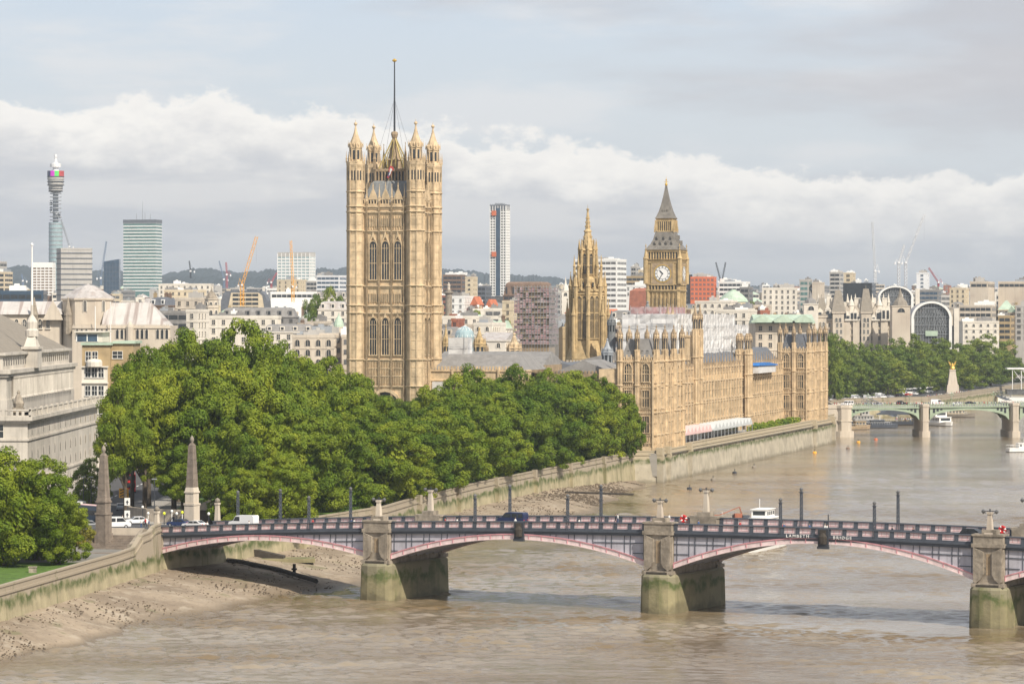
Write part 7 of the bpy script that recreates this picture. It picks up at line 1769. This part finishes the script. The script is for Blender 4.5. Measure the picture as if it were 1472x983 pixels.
# gangways and far right pier
def gangway(label, p, q, z0, z1):
    T = Thing('gangway', label, 'gangway', p[0], p[1], 0, 0, 'gangways of the far piers'); d = (q[0]-p[0], q[1]-p[1]); l = hypot(*d); e = (-d[1]/l*1.5, d[0]/l*1.5); b = MB()
    for s_ in (-1, 1):
        a = (e[0]*s_, e[1]*s_, z0); c = (d[0]+e[0]*s_, d[1]+e[1]*s_, z1); b.tube(a, c, .22); b.tube((a[0], a[1], z0+2.3), (c[0], c[1], z1+2.3), .2)
        for i in range(12):
            f, g = i/12, (i+1)/12; b.tube((a[0]+d[0]*f, a[1]+d[1]*f, z0+(z1-z0)*f), (a[0]+d[0]*g, a[1]+d[1]*g, z0+(z1-z0)*g+2.3), .12, 3); b.tube((a[0]+d[0]*f, a[1]+d[1]*f, z0+(z1-z0)*f), (a[0]+d[0]*f, a[1]+d[1]*f, z0+(z1-z0)*f+2.3), .1, 3)
    T.part('truss', b, ['steel']); b = MB(); b.add([(-e[0], -e[1], z0), (e[0], e[1], z0), (d[0]+e[0], d[1]+e[1], z1), (d[0]-e[0], d[1]-e[1], z1)], [(0, 1, 2, 3)]); T.part('walkway', b, ['bridge_dark'])
gangway('dark lattice gangway running down to the crowded pier under the green bridge', (WX(1243, 1620), 1620), (WX(1288, 1560), 1560), 8.2, 3.2)
gangway('long grey covered gangway sloping down at the far right', (WX(1395, 1985), 1985), (WX(1450, 1850), 1850), 9, 3.5)
def farpier():
    Y = 1900; T = Thing('river_pier', 'white framed pier building with flat canopy at the right edge beyond the green bridge', 'pier', WX(1462, Y), Y, 0); b = MB(); b.box(-16, -5, -.5, 18, 5, 1.2); T.part('pontoon', b, ['bridge_dark'])
    for a, c, z0, z1, m in ((-14, 4, 1.2, 4.2, 'white_paint'), (5, 15, 1.2, 5, 'brick_red'), (-6, 14, 5.2, 8, 'glass_grey')): b = MB(); b.box(a, -4, z0, c, 4, z1); b.box(a-.3, -4.3, z1, c+.3, 4.3, z1+.3); T.part('cabin', b, [m])
    b = MB(); 
    for x in (-3, 2, 8, 14): b.tube((x, -3, 8), (x, -3, 20), .25); b.tube((x, -3, 20), (x+5, -3, 13), .18)
    b.box(-6, -4, 19.5, 18, 4, 20.3); T.part('canopy_frame', b, ['steel_white'])
farpier()
def memorial():
    Y = 1812; x = WX(1369, Y); z = lambda v: WZ(v, Y); T = Thing('eagle_memorial', 'pale stone memorial pylon with a golden eagle on the far embankment', 'monument', x, Y, 8); b = MB()
    b.frus(-3.4, -3, 3.4, 3, 8, -3, -2.6, 3, 2.6, z(553)); b.frus(-2.6, -2.2, 2.6, 2.2, z(553), -1.5, -1.3, 1.5, 1.3, z(533)); b.box(-1.7, -1.5, z(533), 1.7, 1.5, z(531)); T.part('pylon', b, ['stone_pale'])
    b = MB(); b.lathe(0, 0, [(1.1, z(531)), (1.4, z(529)), (1.0, z(526.5))], 10); 
    for s_ in (-1, 1): b.ext([(0, z(528)), (s_*1.6, z(524)), (s_*2.2, z(518.5)), (s_*1.1, z(521)), (0, z(526))][::s_], -.25, .25)
    b.lathe(0, -.3, [(.9, z(528)), (.6, z(524)), (.45, z(522.5)), (.1, z(521.5))], 8); T.part('eagle', b, ['gold'])
memorial()
# ------------------------------------------------------------ street clutter
def sign(label, u, v, zc, kind, rz=0):
    Y = (HC-zc)*F/(v-HR); x = WX(u, Y); z = gz(x, Y); T = Thing('traffic_sign', label, 'sign', x, Y, z, rz); b = MB(); b.tube((0, 0, z), (0, 0, z+3.4), .07, 5); T.part('post', b, ['iron'])
    if kind == 'chev':
        b = MB(); b.box(-1.0, -.08, z+3.2, 1.0, 0, z+5.2); T.part('panel', b, ['crane_yellow']); b = MB()
        for i in range(3): b.ext([(-.8, z+3.4+i*.6), (0, z+3.75+i*.6), (.8, z+3.4+i*.6), (.8, z+3.6+i*.6), (0, z+3.95+i*.6), (-.8, z+3.6+i*.6)], -.12, -.08)
        T.part('chevrons', b, ['iron'])
    else:
        for q in (2.6, 5.1)[:2]: 
            b = MB(); b.box(-.55, -.08, z+q-1.1, .55, 0, z+q+.4); pn = T.part('panel', b, ['white_paint']); b = MB(); b.ext([(-.3, z+q-.5), (-.1, z+q-.5), (-.1, z+q-.9), (.1, z+q-.9), (.1, z+q-.5), (.3, z+q-.5), (0, z+q)], -.12, -.08); T.part('arrow', b, ['iron'], pn)
sign('yellow chevron board on a post down the tree lined road', 178, 735, 8.3, 'chev'); sign('post with two small white direction panels right of the left obelisk', 183, 748, 9, 'arrow')
for i, (u, v) in enumerate(((205, 742), (213, 752), (236, 752), (247, 758), (254, 752), (262, 750), (300, 757))):
    Y = 40.6*F/(v-HR); x = WX(u, Y); z = gz(x, Y); T = Thing('globe_lamp', ordn(i)+' short white globe lamp from the left near the right obelisk', 'lamp', x, Y, z, 0, 'globe lamps at the junction'); b = MB(); b.tube((0, 0, z), (0, 0, z+2.6), .08, 6); T.part('post', b, ['white_paint' if i % 2 else 'iron']); b = MB(); b.lathe(0, 0, [(.05, z+2.55), (.24, z+2.7), (.3, z+2.9), (.2, z+3.12), (.03, z+3.2)], 8); T.part('globe', b, ['white_paint' if i not in (2, 5) else 'yellow'], smooth=True)
for i, (u, v, h) in enumerate(((222, 757, 9), (131, 730, 7.5), (120, 726, 7))):
    Y = 40.6*F/(v-HR); x = WX(u, Y); z = gz(x, Y); T = Thing('street_lamp', ('tall thin black street lamp between the two obelisks', 'tall street lamp by the big office, right of a pair', 'tall street lamp by the big office, left of a pair')[i], 'street lamp', x, Y, z); b = MB(); b.tube((0, 0, z), (0, 0, z+h), .11, 6, 0, .07); T.part('post', b, ['iron']); b = MB(); b.box(-.5, -.15, z+h, .5, .15, z+h+.15); T.part('lamp_head', b, ['steel'])
def stairs():
    T = Thing('stone_staircase', 'broad stone staircase with sloping side walls climbing to the left obelisk', 'stairs', -71.6, 613.0, 7.6, -.22); b = MB(); n = 9
    for i in range(n): b.box(-3.6, -5+i*.65, 7.4, 4.6, -5+(i+1)*.65, 7.75+i*.245)
    b.box(-3.6, .85, 7.4, 4.6, 3, 9.95); b.box(-3.6, -12, 7.3, 4.6, -5, 7.68); T.part('steps', b, ['obelisk'])  # darker stone paints the shadow of the steps into their colour
    for s_, x in ((0, -4.3), (1, 4.6)): b = MB(); b.extx([(-6, 7.4), (3, 7.4), (3, 11.1), (1, 11.1), (-5, 8.9), (-6, 8.9)], x, x+.7); T.part('side_wall', b, ['stone_grey'])
    b = MB(); b.box(-3.6, 3.2, 9.9, 4.6, 3.5, 11.2); T.part('top_parapet', b, ['stone_pale'])
stairs()
b = MB(); b.box(-.6, -.4, 0, .6, .4, .9); b.box(-.7, -.5, .9, .7, .5, 1.05); x = WX(47, 556); solo('stone_plinth', b, ['stone_grey'], 'small grey stone plinth on the lawn at the lower left', 'plinth', (x, 556, 7.6))
T = Thing('low_garden_wall', 'curved low stone garden wall left of the right obelisk', 'wall', WX(235, 690), 690, 8); b = MB(); pts = [(-9, 12), (-7, 4), (-3, -2), (2, -5), (6, -6)]
for (a, c), (e, f) in zip(pts, pts[1:]):
    l = hypot(e-a, f-c); nx, ny = -(f-c)/l*.35, (e-a)/l*.35; b.prism([(a-nx, c-ny), (e-nx, f-ny), (e+nx, f+ny), (a+nx, c+ny)], 7, 10.6)
T.part('wall', b, ['parapet'])
T = Thing('garden_kiosk', 'small dark kiosk with low pitched roof behind the right obelisk', 'kiosk', WX(300, 676), 676, 8.4); b = MB(); b.box(-3, -2, 8, 3, 2, 11.2); T.part('wall', b, ['timber']); b = MB(); b.ext([(-3.8, 11.1), (3.8, 11.1), (0, 13)], -2.6, 2.6); T.part('roof', b, ['stone_tile'])
# foreshore relics
def relics():
    b = MB(); P = [(WX(u, Y), Y) for u, Y in ((290, 641), (345, 634), (400, 629), (455, 618))]
    for (a, c), (e, f) in zip(P, P[1:]): b.tube((a+45, c-640, fz(a, c)+.55), (e+45, f-640, fz(e, f)+.55), .45, 5)
    solo('timber_beam', b, ['timber'], 'long dark timber lying on the mud below the first arch', 'timber', (-45, 640, 0))
    b = MB(); b.tube((0, 0, 0), (0, 0, 2.4), .3, 6); b.box(-.5, -.5, 1.3, .5, .5, 1.6); solo('mooring_post', b, ['timber'], 'short dark mooring post standing in the mud under the first arch', 'post', (WX(423, 627), 627, fz(WX(423, 627), 627)-.2))
    b = MB(); b.tube((0, 0, 0), (18, -4, -.4), .28, 5); solo('timber_beam', b, ['timber'], 'thin dark beam in shallow water below the garden wall', 'timber', (WX(812, 900), 900, fz(WX(812, 900), 900)+.2))
    b = MB(); b.box(-1.2, -.5, 2, 1.2, .5, 6); b.ext([(-1.2, 6), (1.2, 6), (.8, 6.8), (0, 7.1), (-.8, 6.8)], -.5, .5); solo('drain_outfall', b, ['stone_grey'], 'small round topped drain outfall against the mossy wall below the first arch', 'outfall', (WX(353, 658), 658, fz(WX(353, 658), 658)-1.8), -.4)
    b = MB(); b.box(-5, -2.5, -.4, 6, 2.5, .35); solo('slipway_slab', b, ['pier_base'], 'flat pale slab on the mud below the first arch', 'slab', (WX(407, 650), 650, fz(WX(407, 650), 650)+.1), .1)
    b = MB(); b.add([(0, 0, 1.4), (0, 2.6, 1.4), (6.5, 1.6, .1), (6.5, -1, .1), (0, 0, -1), (0, 2.6, -1), (6.5, 1.6, -1), (6.5, -1, -1)], [(0, 3, 2, 1), (0, 4, 7, 3), (3, 7, 6, 2), (1, 5, 4, 0), (1, 2, 6, 5)]); solo('boat_ramp', b, ['timber'], 'dark low timber ramp beside the round topped outfall', 'ramp', (WX(360, 650), 650, fz(WX(360, 650), 650)), -.1)
relics()
# ------------------------------------------------------------ people
def person_mesh(pose, shirt, legs):
    e = []; V = []; R = []
    def a(p, r, par=None):
        V.append(p); R.append(r)
        if par is not None: e.append((par, len(V)-1))
        return len(V)-1
    pel = a((0, 0, .95), .15); ch = a((0, 0, 1.25), .17, pel); sh = a((0, 0, 1.43), .13, ch); nk = a((0, 0, 1.52), .06, sh); hd = a((0, .02, 1.62), .09, nk); a((0, .01, 1.73), .085, hd)
    st = .18 if pose == 'walk' else .02
    for s in (-1, 1):
        hp = a((s*.1, 0, .88), .1, pel); kn = a((s*.11, s*st, .5), .07, hp); an = a((s*.11, s*st*1.4-.02, .09), .045, kn); a((s*.12, s*st*1.4+.13, .04), .04, an)
        so_ = a((s*.2, 0, 1.4), .065, sh); el = a((s*.26, -s*st*.6, 1.12), .05, so_); wr = a((s*.25, -s*st+.08, .88), .035, el); a((s*.25, -s*st+.1, .79), .04, wr)
    me = bpy.data.meshes.new('person'); me.from_pydata(V, e, []); o = bpy.data.objects.new('tmp', me); COL.objects.link(o)
    m = o.modifiers.new('s', 'SKIN')
    for i, rr in enumerate(R): me.skin_vertices[0].data[i].radius = (rr, rr)
    me.skin_vertices[0].data[0].use_root = True
    s2 = o.modifiers.new('ss', 'SUBSURF'); s2.levels = 1; s2.render_levels = 1
    dg = bpy.context.evaluated_depsgraph_get(); res = bpy.data.meshes.new_from_object(o.evaluated_get(dg)); bpy.data.objects.remove(o)
    for k in ('skin', shirt, legs): res.materials.append(MT[k])
    for p in res.polygons:
        z = p.center[2]; p.material_index = 0 if z > 1.5 or (z < .9 and abs(p.center[0]) > .2) else (1 if z > .93 else 2); p.use_smooth = True
    res.name = 'person'; return res
b = MB(); b.lathe(0, 0, [(.03, 1.84), (.08, 1.82), (.105, 1.74), (.1, 1.67), (.06, 1.62)][::-1], 10); HAIR = {k: b.mesh('hair', [k], 0, True) for k in ('timber', 'stone_tile', 'iron')}
PM = [(person_mesh(p, s, l), n, pp) for p, s, l, n, pp in (('walk', 'cloth_dark', 'cloth_dark', 'dark clothes', 'walking'), ('stand', 'cloth_white', 'cloth_blue', 'white top and blue trousers', 'standing'), ('walk', 'cloth_red', 'cloth_dark', 'red top and dark trousers', 'walking'), ('stand', 'cloth_blue', 'cloth_tan', 'blue top and tan trousers', 'standing'), ('walk', 'cloth_white', 'cloth_tan', 'white top and tan trousers', 'walking'))]
r = random.Random(77)
def person(k, where, x, y, z, rz, grp):
    me, nm, pose = PM[k]; o = link('person', me, None, (x, y, z), rz); o.scale = (1, 1, r.uniform(.94, 1.05)); tag(o, f'person {pose} in {nm} {where}', 'person', grp)
    link('hair', HAIR[r.choice(list(HAIR))], o, (0, -.01, 0))
cnt = {}
for i in range(95):
    k = r.randrange(5); u = 1200+i*2.85+r.uniform(-1, 1); Y = r.choice((1390.2, 1391.3, 1392.5)); x = WX(u, Y); cnt[k] = cnt.get(k, 0)+1
    person(k, f'{ordn(cnt[k]-1)} such from left on the green bridge', x, Y, 12.3+.55+.45*min(1, (x-137)/75)-.42, r.choice((pi/2, -pi/2)), 'people on the green bridge')
cnt = {}
for i in range(34):
    k = r.randrange(5); cnt[k] = cnt.get(k, 0)+1; person(k, f'{ordn(cnt[k]-1)} such from left on the floating pier', WX(1288, 1541)+i*.33, 1541+r.uniform(-1.5, 4), 1.5, r.uniform(0, 6), 'people on the floating pier')
cnt = {}
for i in range(40):
    k = r.randrange(5); cnt[k] = cnt.get(k, 0)+1; y = 1690+i*3.2; person(k, f'{ordn(cnt[k]-1)} such on the far embankment', bankx(y)-2.5-r.uniform(0, 3), y, 8.1, r.uniform(0, 6), 'people on the far embankment')
for i in range(14):
    s = 6+i*11+r.uniform(-3, 3); t = r.choice((1.7, 2.4, WB-1.7)); x, y = BP(s, t); k = r.randrange(5); person(k, f'on the arched bridge, {ordn(i)} stroller from left', x, y, zt(s)-1.28, BR+r.choice((1, -1))*pi/2, 'people on the arched bridge')
for i, u in enumerate((885, 888, 1124, 1127, 1186, 1313, 1189, 640, 505)):
    s = s_of(u, WB-2 if i < 2 else 1.6); t = WB-2 if i < 2 else 1.6; x, y = BP(s, t); person(i % 5, ('on the bridge\'s far pavement, left of two', 'on the bridge\'s far pavement, right one', 'on the bridge before the boat, left', 'on the bridge before the boat, right', 'at the middle of the longest bridge arch', 'on the arched bridge left of the black taxi', 'beside the thin bridge post', 'on the bridge right of its left pier', 'on the bridge left of its left pier')[i], x, y, zt(s)-1.28, r.uniform(0, 6), 'people on the arched bridge')
for i, (u, v) in enumerate(((146, 764), (203, 763), (209, 762), (214, 765), (176, 758), (249, 757))):
    Y = 40*F/(v-HR); x = WX(u, Y); person(i % 5, ('left of the left obelisk', 'crossing below the white saloon car', 'just right of the white saloon car', 'by the stair head', 'behind the white van at the junction', 'near the globe lamps left of the right obelisk')[i], x, Y, gz(x, Y)+.1, r.uniform(0, 6), 'people at the bridge head')
# ------------------------------------------------------------ trees
def crown_mesh(seed, H, R, nl, leaf='leaf', lf=.34, flat=.5, base=.12):
    """crown of leaf faces gathered in clumps along limbs; local z from 0 (ground) to H"""
    r = random.Random(seed); b = MB(); cl = []
    zc = H*(.5+base/2); rz = H*(1-base)/2
    m = 15; n = 0
    for i in range(m):      # main limbs carry big lobes, each lobe carries smaller clumps
        ph = i*2.399963+seed; t = 1-2*(i+.5)/m; t = t*.9+.08; rr = sqrt(max(0, 1-t*t)); k = r.uniform(.5, .78)
        wide = (1-.15*max(0, t)) if base > 0 else 1.12-.2*max(0, t); bx, by, bz = R*rr*k*cos(ph)*wide, R*rr*k*sin(ph)*wide, zc+rz*t*k*1.05; Q = R*r.uniform(.24, .48)
        for j in range(9):
            for _ in range(30):
                u, v, w = r.gauss(0, 1), r.gauss(0, 1), r.gauss(0, 1)+.25; l = sqrt(u*u+v*v+w*w)+.01; u, v, w = u/l, v/l, w/l
                if u*bx/R+v*by/R+w*(bz-zc)/rz > -.12: break
            q = R*r.uniform(.08, .20); cl.append((bx+u*Q*.85, by+v*Q*.85, bz+w*Q*.75, q)); n += 1
    per = nl//n
    for (cx, cy, cz, q) in cl:
        ax = q*r.uniform(.9, 1.2); az = q*r.uniform(.65, .9)
        ll = hypot(cx, cy)+.01; ox, oy, oz = cx/ll*.6, cy/ll*.6, .45
        for j in range(int(per*(q/(R*.152))**2)):
            while True:
                u, v, w = r.gauss(0, 1), r.gauss(0, 1), r.gauss(0, 1); l = sqrt(u*u+v*v+w*w)
                if l > .1: break
            u, v, w = u/l, v/l, w/l
            if u*ox+v*oy+w*oz < -.45 and r.random() < .7: continue
            s = r.uniform(.72, 1.06)+.14*sin(u*7+cx)*cos(v*6+cy)
            p = (cx+u*ax*s, cy+v*ax*s, cz+w*az*s)
            if p[2] < .8: continue
            nx, ny, nz = u+r.uniform(-.6, .6), v+r.uniform(-.6, .6), w+.25+r.uniform(-.6, .6); l = sqrt(nx*nx+ny*ny+nz*nz)+.01; nx, ny, nz = nx/l, ny/l, nz/l
            e = (-ny, nx, 0.0); l = hypot(nx, ny)+.001; e = (e[0]/l, e[1]/l, 0); f = (ny*e[2]-nz*e[1], nz*e[0]-nx*e[2], nx*e[1]-ny*e[0])
            g = lf*r.uniform(.6, 1.3); t_ = r.uniform(0, 3); c_, s_ = cos(t_), sin(t_)
            a = tuple(g*(c_*e[i]+s_*f[i]) for i in range(3)); d = tuple(g*.75*(-s_*e[i]+c_*f[i]) for i in range(3))
            o = len(b.v); b.v += [tuple(p[i]+a[i] for i in range(3)), tuple(p[i]+d[i] for i in range(3)), tuple(p[i]-a[i]*.8 for i in range(3)), tuple(p[i]-d[i] for i in range(3))]
            b.f.append((o, o+1, o+2, o+3)); b.m.append(0)
    # shaded inner mass of twigs and leaves so that the crown is not hollow
    for k in range(int(nl*.08)):
        u, v, w = r.uniform(-1, 1), r.uniform(-1, 1), r.uniform(-1, 1)
        if u*u+v*v+w*w > 1: continue
        p = (u*R*.6, v*R*.6, zc+w*rz*.68); g = .55; t_ = r.uniform(0, 3); o = len(b.v); c_, s_ = cos(t_)*g, sin(t_)*g
        b.v += [(p[0]+c_, p[1]+s_, p[2]-.3), (p[0]-c_*.3, p[1]-s_*.3, p[2]+g), (p[0]-c_, p[1]-s_, p[2]+.3), (p[0]+.2, p[1]-.2, p[2]-g)]; b.f.append((o, o+1, o+2, o+3)); b.m.append(0)
    return b.mesh('crown', [leaf]), cl
def trunk_mesh(seed, H, R, cl):
    r = random.Random(seed); b = MB(); k = H*.42; b.lathe(0, 0, [(H*.032, -.5), (H*.022, 1.2), (H*.019, H*.2), (H*.015, k)], 8)
    for (x, y, z, q) in cl[::9]:
        s = H*r.uniform(.2, .4); m = (x*.4, y*.4, s+(z-s)*.55); b.tube((0, 0, s), m, H*.009, 5, 0, H*.006); b.tube(m, (x*.9, y*.9, z), H*.006, 4, 0, .05)
    return b.mesh('trunk', ['bark'])
TV, TH, TL = [], [], []
for sd in range(4):
    cm, cl = crown_mesh(100+sd, 30, 11, 46000, 'leaf', .25); TV.append((cm, trunk_mesh(sd, 30, 11, cl)))
for sd in range(2):
    cm, cl = crown_mesh(120+sd, 30, 11, 42000, 'leaf', .25, base=.25); TH.append((cm, trunk_mesh(sd+7, 30, 11, cl)))
for sd in range(3):
    cm, cl = crown_mesh(140+sd, 30, 11, 48000, 'leaf', .25, base=-.22); TL.append((cm, trunk_mesh(sd+9, 30, 11, cl)))
FV = []
for sd in range(3):
    cm, cl = crown_mesh(200+sd, 30, 12, 15000, 'leaf_far', .42, base=-.15); FV.append((cm, trunk_mesh(50+sd, 30, 12, cl)))
cm, cl = crown_mesh(300, 30, 14, 9000, 'leaf_yellow', .55); YV = [(cm, trunk_mesh(60, 30, 14, cl))]
tr = random.Random(41)
def tree(label, x, y, ztop, R, V, grp, zg=None, name='plane_tree', R0=11):
    zg = gz(x, y) if zg is None else zg; H = ztop-zg; cm, tm = V[tr.randrange(len(V))]
    o = link(name, None, None, (x, y, zg), tr.uniform(0, 6.28)); tag(o, label, 'tree', grp)
    sc = (R/R0, R/R0, H/30); a = link('crown', cm, o); a.scale = sc; t = link('trunk', tm, o); t.scale = sc
# gardens: (u, Y, top row, radius)
GT = [(190, 722, 508, 8), (214, 742, 486, 8.5), (256, 760, 474, 10), (300, 775, 467, 10), (344, 770, 461, 11), (385, 790, 474, 10), (422, 815, 490, 10), (462, 840, 502, 10), (503, 870, 524, 9.5), (540, 905, 556, 9), (575, 960, 566, 8),
      (180, 692, 566, 6.5), (208, 700, 530, 8.5), (250, 712, 510, 9.5), (300, 708, 515, 10.5), (350, 716, 505, 11), (400, 735, 515, 11), (448, 756, 530, 11), (492, 785, 548, 10.5), (530, 820, 562, 10),
      (335, 676, 588, 7.5), (385, 684, 572, 9.5), (432, 700, 568, 10), (478, 722, 572, 10), (512, 745, 588, 9.5), (545, 768, 592, 9.5),
      (408, 668, 640, 6.5), (352, 664, 660, 5), (262, 694, 640, 6), (560, 860, 572, 10)]
for i, (u, Y, v, R) in enumerate(GT):
    row = 'tall back row from left' if i < 11 else ('middle row from left' if i < 20 else 'low front row')
    j = i if i < 11 else (i-11 if i < 20 else i-20)
    tree(f'green plane tree in the left gardens, {ordn(j)} in the {row}', WX(u, Y), Y, WZ(v, Y), R, TH if u < 235 else (TL if u > 320 and i > 19 else TV), 'plane trees in the riverside gardens')
for i, (y, v, R) in enumerate(((748, 606, 8), (766, 600, 9), (784, 592, 9.5), (802, 584, 9.5), (820, 575, 10), (838, 568, 10), (856, 562, 10), (874, 557, 10.5), (892, 554, 10.5), (910, 551, 10.5), (928, 547, 10.5), (946, 544, 10.5), (962, 541, 10), (978, 540, 9.5), (992, 541, 8.5))):
    tree(f'green plane tree overhanging the garden river wall, {ordn(i)} from the bridge', bankx(y)-R+2.2, y, WZ(v-9, y), R+1.5, TL, 'plane trees along the river wall')
for i, (u, y, v, R) in enumerate(((610, 890, 552, 9), (648, 925, 537, 10), (690, 950, 523, 10.5), (735, 968, 520, 10.5), (780, 985, 527, 10), (822, 992, 526, 10), (862, 992, 536, 8.5), (660, 880, 560, 9), (720, 930, 545, 10), (905, 1001, 580, 5.5))):
    tree(f'green plane tree in the right part of the gardens, {ordn(i)} inland one', WX(u, y), y, WZ(v-11, y), R, TL, 'plane trees in front of the palace')
for i, (u, y, v, R, lb) in enumerate(((4, 572, 630, 9, 'big green tree cut by the left edge of the picture'), (52, 585, 640, 8, 'green tree on the lawn just right of the edge tree at lower left'), (84, 574, 694, 5.2, 'lower green tree between the lawn trees and the stairs'))):
    tree(lb, WX(u, y), y, WZ(v, y), R, TL, 'trees on the left lawn', 7.8)
tree('small yellowing tree beside the stairs at the left', WX(108, 588), 588, WZ(742, 588), 3.5, YV, None, 7.8, 'yellowing_tree', 14)
tree('small dark street tree in front of the big office', WX(128, 742), 742, WZ(655, 742), 4.2, FV, None, None, 'street_tree', 12)
FT = [(1200, 1700, 500, 12), (1226, 1722, 505, 11), (1250, 1735, 498, 12), (1276, 1752, 502, 12), (1300, 1778, 497, 12), (1324, 1812, 500, 12), (1346, 1850, 503, 12), (1372, 1890, 500, 13), (1398, 1945, 497, 13), (1424, 2000, 500, 13), (1446, 2070, 503, 12),
      (1206, 1790, 471, 11), (1236, 1810, 487, 12), (1262, 1830, 488, 12), (1288, 1850, 479, 13), (1314, 1880, 476, 13), (1340, 1900, 479, 13), (1366, 1950, 488, 13), (1388, 1990, 492, 12), (1410, 2050, 473, 13), (1434, 2110, 478, 13), (1458, 2170, 486, 12), (1482, 2230, 490, 12), (1186, 1700, 520, 11)]
for i, (u, Y, v, R) in enumerate(FT): tree(f'dense green tree on the far embankment, {ordn(i if i < 11 else i-11)} from the left in the {"front" if i < 11 else "back"} row', WX(u, Y), Y, WZ(v, Y), R, FV, 'trees on the far embankment', 8, 'embankment_tree', 12)
for i, (u, Y, v, R) in enumerate(((455, 1750, 411, 8), (468, 1760, 408, 9), (482, 1770, 414, 8), (445, 1600, 440, 6), (682, 1900, 443, 8), (706, 1880, 446, 7), (731, 1800, 452, 6), (1075, 2100, 425, 9), (1086, 2110, 428, 7), (1190, 1600, 466, 8))):
    tree(f'small background tree, {ordn(i)} from the left among the rooftops', WX(u, Y), Y, WZ(v, Y), R, FV, 'trees among the rooftops', 15 if v < 460 else 8, 'background_tree', 12)
# brown stain of bushes on the lawn edge
for i, (x, y) in enumerate(((-88, 572), (-92, 562), (-97, 575), (-82, 590))):
    tree(('dark bush under the lawn trees', 'dark bush behind the lawn', 'dark bush at the left under the big tree', 'dark bush at the foot of the stairs')[i], x, y, 10.6, 3.2, FV, 'bushes by the stairs', 7.6, 'bush', 12)
